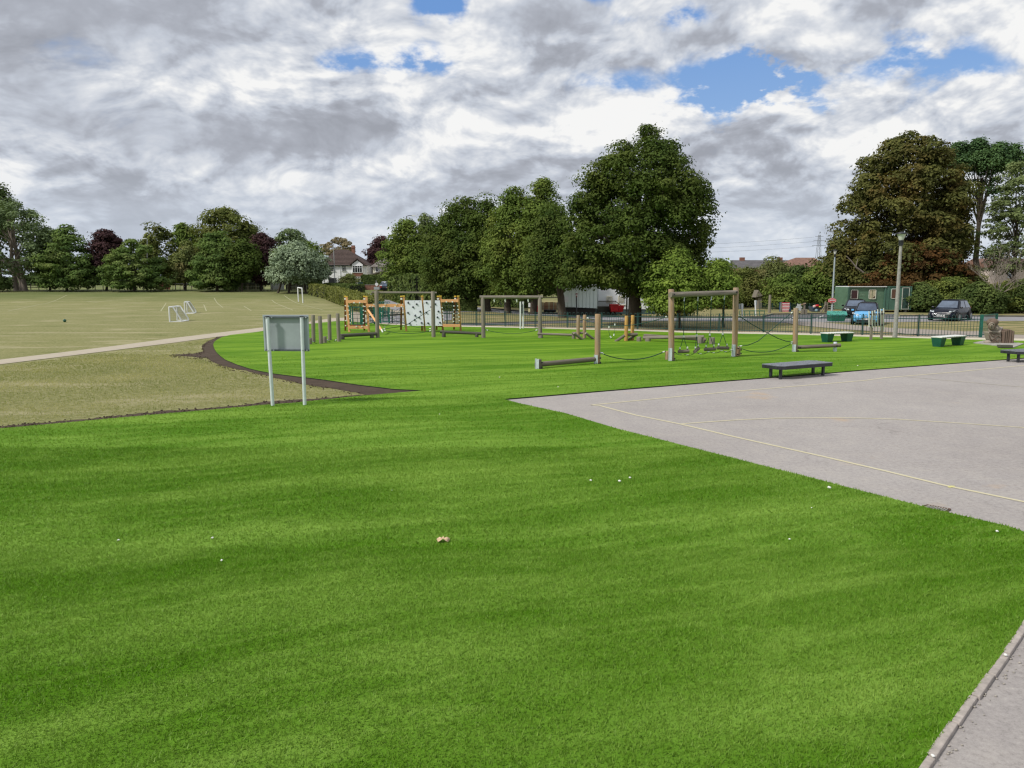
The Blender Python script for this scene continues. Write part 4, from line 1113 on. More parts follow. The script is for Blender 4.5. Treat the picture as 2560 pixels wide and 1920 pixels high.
def cream_house():
    Y = 146.0; zb = 1.2
    xl, xr = Xat(932, Y), Xat(1010, Y); ze = Zat(667, Y); zr = Zat(626, Y)
    root = thing('cream_house', 'cream house with steep grey roof, half hidden behind the central trees', 'house', ((xl + xr) / 2, Y, zb))
    mb = MB(); mb.box(((xl + xr) / 2, Y + 4, (zb + ze) / 2), (xr - xl - .3, 8, ze - zb)); mb.build('wall', M_cream, root)
    rm = Xat(980, Y)
    v = [(xl - .3, Y - .4, ze), (xr, Y - .4, ze), (xr, Y + 8.4, ze), (xl - .3, Y + 8.4, ze), (rm, Y + 2.5, zr), (rm, Y + 6, zr)]
    mb = MB(); mb._add(v, [(0, 1, 4), (1, 2, 5, 4), (2, 3, 5), (3, 0, 4, 5), (3, 2, 1, 0)]); mb.build('roof', M_tile_grey, root)
    window(root, Xat(941, Y), Xat(952, Y), Zat(679, Y), Zat(669, Y), Y, 3)
    mb = MB(); zl0, zl1 = Zat(690, Y), Zat(681, Y)
    x_a, x_b = Xat(921, Y), Xat(966, Y)
    mb.prism([(x_a, Y - 2.6, zl0 - .1), (x_b, Y - 2.6, zl0 + .9), (x_b, Y - 2.6, zl0 + 1.05), (x_a, Y - 2.6, zl0 + .06)], (0, 2.6, 0)); mb.build('porch_roof', M_tile_grey, root)
    mb = MB(); mb.box(((x_a + x_b) / 2 + 1.2, Y - 1.3, (zb + zl0) / 2), (x_b - x_a - 2.4, 2.3, zl0 - zb)); mb.build('porch', M_cream, root)
    mb = MB()
    for px_ in (944, 958.5, 965): mb.box((Xat(px_, Y), Y - .08, (ze + zb) / 2), (.09, .09, ze - zb))
    mb.build('downpipe', M_black, root)
cream_house()
def right_roofs():
    Y = 150.0
    root = thing('terraced_roof', 'long dark-roofed house behind the bushes right of the giant maple', 'house', (Xat(1915, Y), Y, 1.2))
    x0, x1 = Xat(1840, Y), Xat(1990, Y); ze, zr = Zat(671, Y), Zat(649, Y)
    mb = MB(); mb.box(((x0 + x1) / 2, Y + 4, (1.2 + ze) / 2), (x1 - x0, 8, ze - 1.2)); mb.build('wall', M_brick, root)
    mb = MB(); mb.prism([(x0, Y - .3, ze), (x0, Y + 4, zr), (x0, Y + 8.3, ze)], (x1 - x0, 0, 0)); rf = mb.build('roof', M_tile_grey2, root)
    for px_ in (1866, 1962): 
        mb = MB(); mb.box((Xat(px_, Y), Y + 4, Zat(648, Y)), (.9, .7, .9)); mb.build('chimney', M_brick, rf)
    Y = 140.0
    root = thing('hipped_house', 'house with brown hipped roof behind the bushes left of the chestnut', 'house', (Xat(1998, Y), Y, 1.2))
    x0, x1 = Xat(1948, Y), Xat(2070, Y); ze, zr = Zat(668, Y), Zat(642.5, Y)
    mb = MB(); mb.box(((x0 + x1) / 2 + .5, Y + 4, (1.2 + ze) / 2), (x1 - x0 - 1, 8, ze - 1.2)); mb.build('wall', M_brick, root)
    v = [(x0, Y - .3, ze), (x1, Y - .3, ze), (x1, Y + 8.3, ze), (x0, Y + 8.3, ze), (Xat(2004, Y), Y + 4, zr), (Xat(2050, Y), Y + 4, zr)]
    mb = MB(); mb._add(v, [(0, 1, 5, 4), (1, 2, 5), (2, 3, 4, 5), (3, 0, 4), (3, 2, 1, 0)]); mb.build('roof', M_tile_brown, root)
    Y = 92.0
    root = thing('pale_bungalow', 'pale rendered building glimpsed behind the bare sapling', 'building', (Xat(2520, Y), Y, 0))
    x0, x1 = Xat(2468, Y), Xat(2620, Y); ze = Zat(668, Y)
    mb = MB(); mb.box(((x0 + x1) / 2, Y + 3, ze / 2), (x1 - x0, 6, ze)); mb.build('wall', plain('pinkish_render', (.55, .47, .42), .9, 0, .06, 1), root)
    mb = MB(); mb.prism([(x0 - .3, Y - .4, ze), (x0 - .3, Y + 3, ze + 1.1), (x0 - .3, Y + 6.4, ze)], (x1 - x0 + .6, 0, 0)); mb.build('roof', M_tile_brown, root)
    window(root, Xat(2513, Y), Xat(2533, Y), Zat(694, Y), Zat(679, Y), Y, 2)
M_tile_grey2 = plain('dark_grey_roof', (.105, .10, .105), .9, 0, .2, 1)
right_roofs()

# mint classroom, white annex with ramp
def classroom():
    Y = 62.0
    x0, x1 = Xat(1410, Y), Xat(1492.5, Y); z0, z1 = Zat(776, Y), Zat(716, Y)
    M_mint = plain('pale_mint_cladding', (.68, .77, .73), .55, 0, .04, .8)
    root = thing('portable_classroom', 'pale mint portable classroom with ribbed cladding behind the low timber posts', 'cabin', ((x0 + x1) / 2, Y, 0))
    n = 9
    for i in range(n):
        a = x0 + (x1 - x0) * i / n; b = x0 + (x1 - x0) * (i + 1) / n
        mb = MB(); mb.box(((a + b) / 2, Y - .02, (z0 + z1) / 2 + .18 - .12 * i / n), (b - a - .03, .05, z1 - z0 - .2)); mb.build('cladding_panel', M_mint, root)
    mb = MB(); mb.box(((x0 + x1) / 2, Y + 2.5, (z0 + z1) / 2 + .1), (x1 - x0, 4.98, z1 - z0 - .3)); mb.build('wall', M_mint, root)
    mb = MB(); mb.box(((x0 + x1) / 2, Y + 2.3, z0 / 2 + .1), (x1 - x0 - .2, 4.4, z0 + .1)); mb.build('skirt', M_dark, root)
    mb = MB(); mb.box(((x0 + x1) / 2, Y + 2.4, z1 + .06), (x1 - x0 + .3, 5.4, .12)); mb.build('roof', M_white, root)
    mb = MB(); mb.box((Xat(1416, Y), Y - .06, Zat(748, Y)), (.32, .02, .42)); mb.build('notice', M_white, root)
    Y = 66.0
    x0, x1 = Xat(1496, Y), Xat(1640, Y); z0, z1 = Zat(776, Y), Zat(722, Y)
    M_w = plain('grey_white_cladding', (.72, .75, .76), .6, 0, .05, .8)
    root = thing('white_annex', 'white clad annex with a handrailed ramp behind the red skip', 'building', ((x0 + x1) / 2, Y, 0))
    mb = MB(); mb.box(((x0 + x1) / 2, Y + 2.5, (z0 + z1) / 2 + .1), (x1 - x0, 5, z1 - z0)); mb.build('wall', M_w, root)
    mb = MB(); mb.box(((x0 + x1) / 2, Y + 2.4, z0 / 2), (x1 - x0 - .1, 4.7, z0 + .1)); mb.build('plinth', plain('dark_teal_plinth', (.05, .085, .09), .8), root)
    for a, b in ((1516, 1530), (1545, 1560), (1612, 1624)):
        mb = MB(); xa, xb = Xat(a, Y), Xat(b, Y); mb.box(((xa + xb) / 2, Y - .03, Zat(748, Y)), (xb - xa, .05, .55)); w_ = mb.build('window', M_cream, root)
        m2 = MB(); m2.box(((xa + xb) / 2, Y - .06, Zat(748, Y)), (xb - xa - .12, .03, .42)); m2.build('pane', plain('blind_glass', (.42, .42, .36), .3), w_)
    mb = MB(); mb.box((Xat(1553, Y), Y - .04, Zat(762, Y)), (.8, .05, .06)); mb.build('door_canopy', M_cream, root)
    Yr = 64.9
    ramp = thing('ramp_railing', 'dark vertical-barred ramp railing between the classroom and the red skip', 'railing', G(1518, 786))
    xa, xb = Xat(1497, Yr), Xat(1538, Yr)
    for i in range(17):
        t = i / 16; x = xa + (xb - xa) * t; m = MB(); m.box((x, Yr, (Zat(784, Yr) + Zat(753, Yr)) / 2), (.035, .035, Zat(753, Yr) - Zat(782, Yr))); m.build('baluster', M_wood_dark, ramp)
    m = MB(); m.box(((xa + xb) / 2, Yr, Zat(753, Yr)), (xb - xa + .1, .07, .07)); m.build('handrail', M_wood_dark, ramp)
    m = MB(); m.tube(V(1538, 753, Yr), V(1556, 766, Yr), .035); m.build('sloping_handrail', M_wood_dark, ramp)
    m = MB(); m.box(((xa + xb) / 2, Yr + .6, Zat(776, Yr) / 2 + .15), (xb - xa, .9, .7)); m.build('deck', M_wood_dark, ramp)
    for px_ in (1493, 1567, 1572.5): pass
classroom()
def small_trims():
    # red skip
    Y = 64.4
    root = thing('red_skip', 'red wheeled skip bin in front of the white annex', 'bin', (Xat(1541, Y), Y, 0))
    xa, xb, xc = Xat(1524, Y), Xat(1545, Y), Xat(1558, Y); zt, zb_ = Zat(761, Y), Zat(780, Y)
    mb = MB()
    v = [(xa, Y - .35, zt), (xb, Y - .35, zt), (xb - .05, Y - .3, zb_), (xa + .12, Y - .3, zb_), (xa, Y + .6, zt), (xb, Y + .6, zt), (xb - .05, Y + .5, zb_), (xa + .12, Y + .5, zb_)]
    mb._add(v, [(3, 2, 1, 0), (4, 5, 6, 7), (0, 4, 7, 3), (1, 2, 6, 5), (2, 3, 7, 6)]); mb.box(((xa + xb) / 2, Y - .37, zt + .0), (xb - xa + .06, .08, .07)); mb.box(((xa + xb) / 2, Y + .1, zt - .02), (xb - xa - .02, .9, .03))
    mb.box(((xa + xb) / 2, Y - .36, zb_ + .12), (xb - xa - .2, .06, .05))
    mb.build('body', M_red, root)
    mb = MB(); mb.prism([(xb, Y - .33, zt - .08), (xc + .08, Y - .2, zt - .1), (xc - .05, Y - .15, zb_ + .02), (xb, Y - .3, zb_)], (0, .8, 0)); mb.build('lid', M_red, root)
    for px_ in (1531, 1540, 1552):
        mb = MB(); x = Xat(px_, Y); mb.tube((x, Y - .26, .10), (x, Y - .18, .10), .10, n=12); mb.build('wheel', M_tyre, root)
    # poles by the annex
    for px_, yt in ((1567, 744), (1573, 746), (1660, 745), (1667, 752)):
        Yp = 63.4; mb = MB(); x = Xat(px_, Yp); mb.box((x, Yp, Zat(yt, Yp) / 2), (.12, .12, Zat(yt, Yp))); o = mb.build('timber_post', M_wood_dark, loc=(x, Yp, 0))
        tag(o, {1567: 'left one of two dark posts against the white annex, right of the red skip', 1573: 'right one of two dark posts against the white annex, by the giant trunk', 1660: 'dark post behind the low maple, left of its thinner neighbour', 1667: 'thinner dark post behind the low maple'}[px_], 'post')
    # board fence, one object per board
    Yf = 76.0; root = thing('board_fence', 'red-brown wooden board fence left of the mint classroom', 'fence', G(1370, 774))
    xa, xb = Xat(1336, Yf), Xat(1412, Yf); n = 26
    rnd = random.Random(2)
    for i in range(n):
        x = xa + (xb - xa) * (i + .5) / n; zt = Zat(755.5 + rnd.uniform(-.8, .8), Yf)
        mb = MB(); mb.box((x, Yf, zt / 2), ((xb - xa) / n - .015, .03, zt)); o = mb.build('board', M_plankred if rnd.random() < .8 else M_wood_grey, root)
    for z in (.35, 1.2):
        mb = MB(); mb.box(((xa + xb) / 2, Yf + .05, z), (xb - xa, .06, .08)); mb.build('rail', M_wood_dark, root)
    # brick wall, green cabinet, cars by the houses
    Yw = 134.0; zb_ = 1.2
    root = thing('brick_garden_wall', 'low brown brick garden wall under the square-cut hedge', 'wall', (Xat(936, Yw), Yw, zb_))
    mb = MB(); mb.box((Xat(936, Yw), Yw, zb_ + .42), (Xat(964, Yw) - Xat(908, Yw), .24, .84)); mb.build('brickwork', M_brick, root)
    mb = MB(); mb.box((Xat(936, Yw), Yw, zb_ + .87), (Xat(964, Yw) - Xat(907, Yw), .32, .07)); mb.build('coping', M_conc, root)
    Yc = 130.0; x = Xat(902.5, Yc); zt = Zat(706.5, Yc)
    root = thing('utility_cabinet', 'tall dark green street cabinet left of the brick garden wall', 'cabinet', (x, Yc, terr(0, Yc)))
    mb = MB(); mb.box((x, Yc, (zt + terr(0, Yc)) / 2), (.74, .5, zt - terr(0, Yc))); mb.build('body', plain('cabinet_green', (.02, .06, .055), .5), root, bevel=.03)
    mb = MB(); mb.box((x, Yc, zt + .03), (.82, .58, .06)); mb.build('cap', plain('cabinet_green', (.02, .06, .055)), root)
    mb = MB(); mb.box((x, Yc - .26, (zt + terr(0, Yc)) / 2), (.02, .02, zt - 1.4)); mb.build('door_seam', M_black, root)
    mb = MB(); x2 = Xat(792, 128); mb.prism([(x2 - 1.0, 128, 1.1), (x2 + 1.4, 128, 1.1), (x2 + 1.0, 128, 1.9), (x2 - .9, 128, 2.2)], (0, 1.6, 0))
    o = mb.build('covered_trailer', plain('grey_tarpaulin', (.13, .145, .16), .8), loc=(x2, 128, 1.1)); tag(o, 'grey tarpaulin-covered trailer beside the white house garage', 'trailer')
small_trims()

def far_field_fence():
    Yf = 131.5
    root = thing('field_fence', 'low timber and wire fence along the far edge of the field under the trees', 'fence', (Xat(300, Yf), Yf, 1.2))
    xa, xb = Xat(-60, Yf), Xat(822, Yf)
    n = 44
    for i in range(n + 1):
        x = xa + (xb - xa) * i / n; mb = MB(); mb.box((x, Yf, 1.2 + .55), (.10, .10, 1.1)); mb.build('post', M_wood_grey, root)
    for z in (1.05, .6):
        mb = MB(); mb.box(((Xat(480, Yf) + Xat(525, Yf)) / 2, Yf - .07, 1.2 + z), (Xat(525, Yf) - Xat(480, Yf), .04, .12)); mb.build('rail', M_wood_grey, root)
        mb = MB(); mb.box(((Xat(22, Yf) + Xat(104, Yf)) / 2, Yf - .07, 1.2 + z * .75), (Xat(104, Yf) - Xat(22, Yf), .04, .10)); mb.build('rail', M_wood_dark, root)
        mb = MB(); mb.tube((xa, Yf, 1.2 + z), (xb, Yf, 1.2 + z), .012, n=4); mb.build('wire', M_steel, root)
    Yb = 140.0
    for (a, b, top, m, lab) in [(398, 428, 694, M_plankred, 'short reddish board fence behind the far field fence, left of the lime shrubs'), (578, 660, 706, M_wood_dark, 'dark board fence behind the far field fence right of the pointed hornbeam'),
                           (678, 712, 704, M_whitewall, 'grey-white garage wall glimpsed below the silver-leaved tree'), (716, 800, 712, M_wood_dark, 'dark board fence behind the silver-leaved tree')]:
        rt = thing('garden_fence' if m is not M_whitewall else 'garage_wall', lab, 'fence' if m is not M_whitewall else 'wall', (Xat((a + b) / 2, Yb), Yb, 1.2))
        k = max(1, int((b - a) / 4)) if m is not M_whitewall else 1
        for i in range(k):
            x0 = Xat(a + (b - a) * i / k, Yb); x1 = Xat(a + (b - a) * (i + 1) / k, Yb); zt = Zat(top, Yb)
            mb = MB(); mb.box(((x0 + x1) / 2, Yb, (1.2 + zt) / 2), (x1 - x0 - (.03 if k > 1 else 0), .06, zt - 1.2)); mb.build('board' if k > 1 else 'wall', m, rt)
    # trestle at the left
    Yt = 128; mb = MB(); mb.path([V(23, 707, Yt), V(33, 696, Yt), V(44, 707, Yt)], .07, 6); mb.tube(V(33, 696, Yt), V(33, 712, Yt), .08)
    o = mb.build('timber_trestle', M_wood_dark, loc=tuple(V(33, 712, Yt))); tag(o, 'small dark A-shaped timber trestle beside the multi-trunked tree', 'trestle')
far_field_fence()

def pylon():
    Y = 380.0; X = Xat(2047, Y, 620); zb = 1.2; zt = Zat(587, Y)
    root = thing('pylon', 'distant grey lattice pylon rising left of the horse chestnut', 'pylon', (X, Y, zb))
    M_p = plain('distant_galvanised', (.22, .24, .27), .8)
    mb = MB(); H = zt - zb; w0, w1 = 1.7, .35
    for sx, sy in ((-1, -1), (1, -1), (1, 1), (-1, 1)): mb.tube((X + sx * w0, Y + sy * w0, zb), (X + sx * w1, Y + sy * w1, zt), .10, n=4)
    for k in range(9):
        t0, t1 = k / 9, (k + 1) / 9; a, b = w0 + (w1 - w0) * t0, w0 + (w1 - w0) * t1
        mb.tube((X - a, Y - a, zb + H * t0), (X + b, Y - b, zb + H * t1), .06, n=3); mb.tube((X + a, Y - a, zb + H * t0), (X - b, Y - b, zb + H * t1), .06, n=3)
    mb.build('lattice', M_p, root)
    for t, w in ((.78, 3.4), (.88, 2.7), (.97, 2.0)): m = MB(); m.tube((X - w, Y, zb + H * t), (X + w, Y, zb + H * t), .10, n=4); m.build('cross_arm', M_p, root)
    for i, (t, y0) in enumerate(((.78, 634), (.88, 628), (.97, 620))):
        a = Vector((X - 2.5, Y, zb + H * t - .4)); b = V(1300, y0 - 8, Y + 60); m = MB(); m.path(sag(a, b, 2.5, 14), .05, 3)
        o = m.build('power_line', M_p, loc=tuple(a)); tag(o, ['lowest', 'middle', 'topmost'][i] + ' of the three faint power lines running left from the pylon', 'cable', 'power lines')
# ---------------------------------------------------------------- play equipment
def up_to(p, py):
    """height above ground such that a point over p is seen at photo row py"""
    return Zat(py, p.y)
def sag(a, b, d, n=12):
    a = Vector(a); b = Vector(b); out = []
    for i in range(n + 1):
        t = i / n; p = a.lerp(b, t); p.z -= 4 * d * t * (1 - t); out.append(p)
    return out
pylon()
def clamp_at(p, d, parent, s=.035, L=.10):
    d = Vector(d).normalized(); mb = MB(); mb.tube(Vector(p) - d * L / 2, Vector(p) + d * L / 2, s, n=8); mb.build('rope_clamp', M_clamp, parent)
def post(px, py, top, r, mat, label, cat='post', group=None, name='timber_post', as_part=None, lean=None):
    p = G(px, py); z = up_to(p, top); q = Vector((p.x, p.y, z))
    if lean is not None: q.x = Xat(lean, p.y, top)
    mb = MB(); mb.path([p - Vector((0, 0, .05)), p.lerp(q, .33), p.lerp(q, .66), q - Vector((0, 0, .02)), q], [r * 1.04, r, r * .99, r * .97, r * .86], 14)
    if as_part is not None: o = mb.build(as_part, mat, parent=group_root[0])
    else: o = tag(mb.build(name, mat, loc=tuple(p)), label, cat, group)
    return o, p, q
group_root = [None]
def part_post(root, px, py, top, r, mat, lean=None, name='post'):
    group_root[0] = root
    return post(px, py, top, r, mat, None, as_part=name, lean=lean)
def boot(root, p, h, side=-1, w=.10):
    """pale steel shoe plate bolted to a post foot"""
    mb = MB(); mb.box((p.x + side * .055, p.y - .105, h / 2 + .03), (w, .02, h), R(-12)); mb.box((p.x + side * .108, p.y - .02, h / 2 + .03), (.015, .16, h), R(-12)); o = mb.build('shoe_plate', M_plate, root)
    mb = MB()
    for z in (.25, .75): mb.tube((p.x + .09, p.y - .145, h * z), (p.x + .09, p.y - .10, h * z), .028, n=8)
    mb.box((p.x + .03, p.y - .04, .03), (.16, .16, .05)); mb.build('bolts', M_black, root)

def swing_frame():
    root = thing('log_swing_frame', 'tall timber frame with four hanging log steps on green ropes', 'climbing frame', G(1756, 898))
    _, p1, q1 = part_post(root, 1678.5, 904, 723, .105, M_wood_tan, 1678)
    _, p2, q2 = part_post(root, 1836, 893, 719, .105, M_wood_tan, 1840)
    a = V(1676, 737, p1.y - .02); b = V(1838, 731.5, p2.y + .0)
    a.y -= .16; b.y -= .10
    mb = MB(); d = (b - a).normalized(); mb.path([a - d * .05, a.lerp(b, .5), b], [.098, .10, .092], 14); mb.build('crossbeam', M_wood_rail, root)
    mb = MB()
    for p, px_, py_ in ((p1, 1685, 736), (p2, 1842, 730)): w = V(px_, py_, p.y - .2); mb.tube(w, w + Vector((0, -.05, 0)), .03, n=8)
    mb.build('bolts', M_black, root)
    boot(root, p1, .46); boot(root, p2, .46)
    _, s1, t1 = part_post(root, 1668.5, 901, 878, .085, M_wood_tan, name='side_stub')
    _, s2, t2 = part_post(root, 1845, 891, 868, .085, M_wood_tan, name='side_stub')
    mb = MB(); mb.tube((s2.x + .07, s2.y - .1, .12), (s2.x + .10, s2.y - .1, .12), .03); mb.tube((s2.x + .07, s2.y - .1, .26), (s2.x + .10, s2.y - .1, .26), .03); mb.build('stub_bolts', M_black, root)
    seats = [(1709, 878.5, 1694, 1722, 841, 757), (1741.5, 875, 1733, 1747, 838.5, 752), (1774.5, 873, 1758.5, 1788, 836.5, 754), (1807, 870, 1789.5, 1821, 834, 753)]
    n = 4
    for i, (cx, sy, l, r_, split, top) in enumerate(seats):
        t = (cx - 1678.5) / (1836 - 1678.5); Y = p1.y + (p2.y - p1.y) * t - .12
        beam = a.lerp(b, t); sp = V(cx, split, Y); c = V(cx, sy, Y); half = (r_ - l) / 2 * PX(Y)
        yaw = {0: .05, 1: 1.05, 2: .12, 3: .1}[i]
        if i == 1: half = .20; 
        dv = Vector((math.cos(yaw), math.sin(yaw), [.06, .10, .04, -.03][i])).normalized()
        if i == 1: dv = Vector((.55, .83, .22)).normalized()
        mb = MB(); mb.tube(c - dv * half, c + dv * half, .062, n=12); mb.build('log_step', M_wood_dark2, root)
        mb = MB(); mb.path([beam - Vector((0, 0, .08)), beam.lerp(sp, .5), sp], .013, 6)
        for sg in (-1, 1): e = c + dv * half * .68 * sg + Vector((0, 0, .07)); mb.path([sp, e], .011, 6)
        mb.build('rope', M_rope, root)
        clamp_at(sp, (0, 0, 1), root, .034, .07)
        for sg in (-1, 1): e = c + dv * half * .68 * sg + Vector((0, 0, .13)); clamp_at(e, (0, 0, 1), root, .030, .06)
        mb = MB(); mb.path([beam - Vector((0, 0, .09)), beam - Vector((0, 0, .16)), beam - Vector((.01, 0, .24))], [.03, .018, .024], 8); mb.build('swivel_hook', M_steel, root)
        mb = MB()
        for sg in (-1, 1): e = c + dv * half * .68 * sg; mb.tube(e + Vector((0, 0, .04)), e + Vector((0, 0, .12)), .02)
        mb.build('rope_ferrule', M_black, root)
        # lower link ropes
        if i < 3:
            cx2, sy2 = seats[i + 1][0], seats[i + 1][1]; Y2 = p1.y + (p2.y - p1.y) * ((cx2 - 1678.5) / 157.5) - .12
            e = V(cx2, sy2 + 3, Y2)
        else: e = Vector((p2.x - .1, p2.y - .1, Zat(871, p2.y)))
        mb = MB(); s0 = c - Vector((0, 0, .06)); mb.path(sag(s0 + Vector((.02, 0, -.04)), e, .09, 8), .010, 6); mb.build('link_rope', M_rope_dark, root)
        clamp_at(s0.lerp(e, .28) - Vector((0, 0, .09)), (e - s0), root, .018, .12); clamp_at(s0.lerp(e, .9) - Vector((0, 0, .04)), (e - s0), root, .018, .10)
    mb = MB(); c0 = V(1709, 884, p1.y - .1); mb.path(sag((p1.x + .1, p1.y - .08, Zat(880, p1.y)), V(1704, 886.5, p1.y - .1), .04, 6), .010, 6); mb.build('link_rope', M_rope_dark, root)
    return p1, p2, t1, t2
M_wood_dark2 = wood('grey_brown_log', (.10, .085, .065), (.24, .205, .165), (.15, .13, .11))
sp1, sp2, st1, st2 = swing_frame()

def low_beam_left():
    root = thing('low_log_beam', 'thick low log beam between a short post and a tall post, nearest of the play timbers', 'balance beam', G(1420, 918))
    _, pa, qa = part_post(root, 1347.5, 924, 898, .085, M_wood_dark2)
    _, pb, qb = part_post(root, 1493.5, 911, 785, .10, M_wood_tan, 1494.5, name='tall_post')
    a = Vector((pa.x - .10, pa.y - .02, Zat(911.5, pa.y))); b = Vector((pb.x - .06, pb.y - .02, Zat(897.5, pb.y)))
    mb = MB(); mb.path([a, a.lerp(b, .5), b], .083, 14); mb.build('beam', M_wood_dark2, root)
    boot(root, pa, .33); boot(root, pb, .31)
    mb = MB(); mb.tube(V(1497, 882, pb.y) + Vector((.05, -.08, 0)), V(1503, 882, pb.y) + Vector((.05, -.08, 0)), .03); mb.build('rope_eye', M_steel, root)
    return pb
lp = low_beam_left()
def right_beam():
    root = thing('right_log_beam', 'low round log beam running right from a tall post, right of the swing frame', 'balance beam', G(2040, 882))
    _, pa, qa = part_post(root, 1987, 881, 770, .10, M_wood_tan, 1990, name='tall_post')
    _, pb, qb = part_post(root, 2087, 880.5, 855, .075, M_plate, name='steel_post')
    a = Vector((pa.x + .06, pa.y - .06, Zat(868, pa.y))); b = Vector((pb.x + .17, pb.y - .10, Zat(862.5, pb.y)))
    mb = MB(); mb.path([a, a.lerp(b, .5), b], .074, 14); mb.build('beam', M_wood_dark2, root)
    boot(root, pa, .30)
    mb = MB(); c = Vector((pb.x, pb.y - .16, Zat(864, pb.y))); mb.tube(c, c - Vector((0, .03, 0)), .03); mb.tube(Vector((a.x + .1, a.y - .08, a.z)), Vector((a.x + .1, a.y - .11, a.z)), .03); mb.build('bolts', M_black, root)
    return pa
rp = right_beam()
def rope(pts, r, label, mat=None, clamps=True):
    pts = [Vector(p) for p in pts]
    root = thing('rope', label, 'rope', tuple(pts[0]))
    mb = MB(); mb.path(pts, r, 6); mb.build('rope_line', mat or M_rope, root)
    if clamps:
        for e, f in ((0, 1), (-1, -2)): d = pts[f] - pts[e]; clamp_at(pts[e] + d.normalized() * .10, d, root, .026, .09)
# ropes between the big posts
pa = V(1500, 882, lp.y - .08); rope(sag(pa, V(1664, 877.5, st1.y), .27), .017, 'sagging green rope between the nearest tall post and the swing frame')
rope(sag(V(1843, 867, st2.y), V(1983, 856, rp.y), .30), .014, 'lowest sagging rope between the swing frame and the right log beam')
nd = V(1919, 832.5, (st2.y + rp.y) / 2)
rope([V(1842, 786, sp2.y), V(1880, 811, (sp2.y * .75 + rp.y * .25)), nd, V(1945, 846, rp.y - .5), V(1965, 853, rp.y - .2), V(1984, 855.5, rp.y)], .016, 'dark rope slanting down from high on the swing frame to the right log beam post')
rope([V(1983, 779, rp.y), V(1955, 802, rp.y - .3), nd, V(1895, 853, st2.y + .4), V(1870, 863, st2.y + .1), V(1846, 866, st2.y)], .014, 'rope crossing down to the left from the top of the right post')

def log_gantry():
    root = thing('log_gantry', 'log gantry of two grey posts and a long top log with steel hooks', 'climbing frame', G(1280, 846))
    _, a, qa = part_post(root, 1209, 846, 743, .10, M_wood_rail, 1206.5)
    _, b, qb = part_post(root, 1350.5, 846, 743, .10, M_wood_rail, 1349.5)
    s, e = V(1199, 743, a.y), V(1357, 743, b.y)
    mb = MB(); mb.path([s, s.lerp(e, .5), e], [.085, .088, .085], 14); mb.build('top_log', M_wood_rail, root)
    for i, px_ in enumerate((1235.5, 1263, 1292, 1320.5)):
        t = (px_ - 1199) / 158; p = s.lerp(e, t)
        mb = MB(); mb.path([p - Vector((0, 0, .08)), p - Vector((.012, 0, .14)), p - Vector((-.01, 0, .20)), p - Vector((0, 0, .25))], [.03, .035, .03, .018], 8); mb.build('hook', M_clamp, root)
    p = s.lerp(e, (1263 - 1199) / 158); mb = MB(); mb.path([p - Vector((0, 0, .24)), V(1261, 775, a.y), V(1262, 800, a.y)], .012, 6); mb.build('hanging_rope', M_rope_dark, root)
    return a, b
ga, gb = log_gantry()
rope(sag(V(1213, 824, ga.y), V(1346, 824, gb.y), .20), .012, 'low dark rope sagging between the two gantry posts')

def plank_beam(label, x0, y0, x1, y1, legs, r, mat, lx=None, name='balance_beam'):
    """log lying on short legs; legs = (px, base py, top py)"""
    root = thing(name, label, 'balance beam', G(legs[0][0], legs[0][1]))
    P = []
    for (px, b, t, rr) in legs:
        o, p, q = part_post(root, px, b, t, rr, mat, name='leg'); P.append(p)
    Ya = P[0].y; Yb = P[-1].y
    la, lb = legs[0][0], legs[-1][0]
    f = lambda x: Ya + (Yb - Ya) * ((x - la) / (lb - la) if lb != la else 0)
    a, b = V(x0, y0, f(x0)), V(x1, y1, f(x1))
    mb = MB(); mb.path([a, a.lerp(b, .5), b], r, 12); mb.build('beam', mat, root)
    return root
plank_beam('dark low log bench from the four posts to the tall log frame', 852, 839, 941, 834.5, [(855.5, 850, 840, .12), (930, 846.5, 838, .10)], .085, M_wood_dark)
plank_beam('dark low log bench between the climbing panel and the gantry', 1100, 829.5, 1203, 834, [(1109.5, 844.5, 831, .10), (1192, 844.5, 834, .09)], .075, M_wood_dark)
plank_beam('grey low log rail between the gantry and the ramp posts', 1344, 834.5, 1437, 837.5, [(1352.5, 846.5, 838, .10), (1434, 848, 838, .09)], .058, M_wood_rail)
plank_beam('pale horizontal log of the crossed pair behind the log swings', 1608, 844.5, 1760, 842, [(1619.5, 855, 846, .13), (1750, 860, 843, .13)], .075, M_wood_rail)
plank_beam('darker slanting log of the crossed pair behind the log swings', 1610, 838.5, 1765, 849, [(1617, 853, 840, .06), (1757.5, 858.5, 850, .10)], .075, M_wood_dark2)
for (px, b, t, r, lab) in [(1597, 855, 842, .11, 'short round timber stump right of the yellow ramp posts'), (1780, 861.5, 843.5, .125, 'tallest round stump behind the log swings'),
                           (812.5, 858.5, 841, .085, 'short dark stump between the second and third standing posts'), (775.5, 862, 845, .09, 'short dark stump just right of the big sign')]:
    post(px, b, t, r, M_wood_rail if px > 1000 else M_wood_grey, lab, 'stump', 'timber stumps of the play trail', name='timber_stump')
for i, (px, b, t, tl) in enumerate([(784, 857, 787.5, 782.5), (803, 860.5, 790, 799.5), (824.5, 852, 786, 823), (847.5, 855.5, 783.5, 844)]):
    post(px, b, t, .088, M_wood_grey, ['leftmost', 'second from the left and nearest', 'third from the left and farthest', 'rightmost'][i] + ' of the four standing posts right of the big sign', 'post', 'four standing posts', lean=tl)
rope(sag(V(816, 847, G(812, 858).y), V(842, 847, G(847, 855).y), .16), .012, 'short low rope from the dark stump to the rightmost standing post')
rope(sag(V(779, 851, G(776, 862).y), V(809, 847, G(812, 858).y), .17), .012, 'short low rope between the two dark stumps')

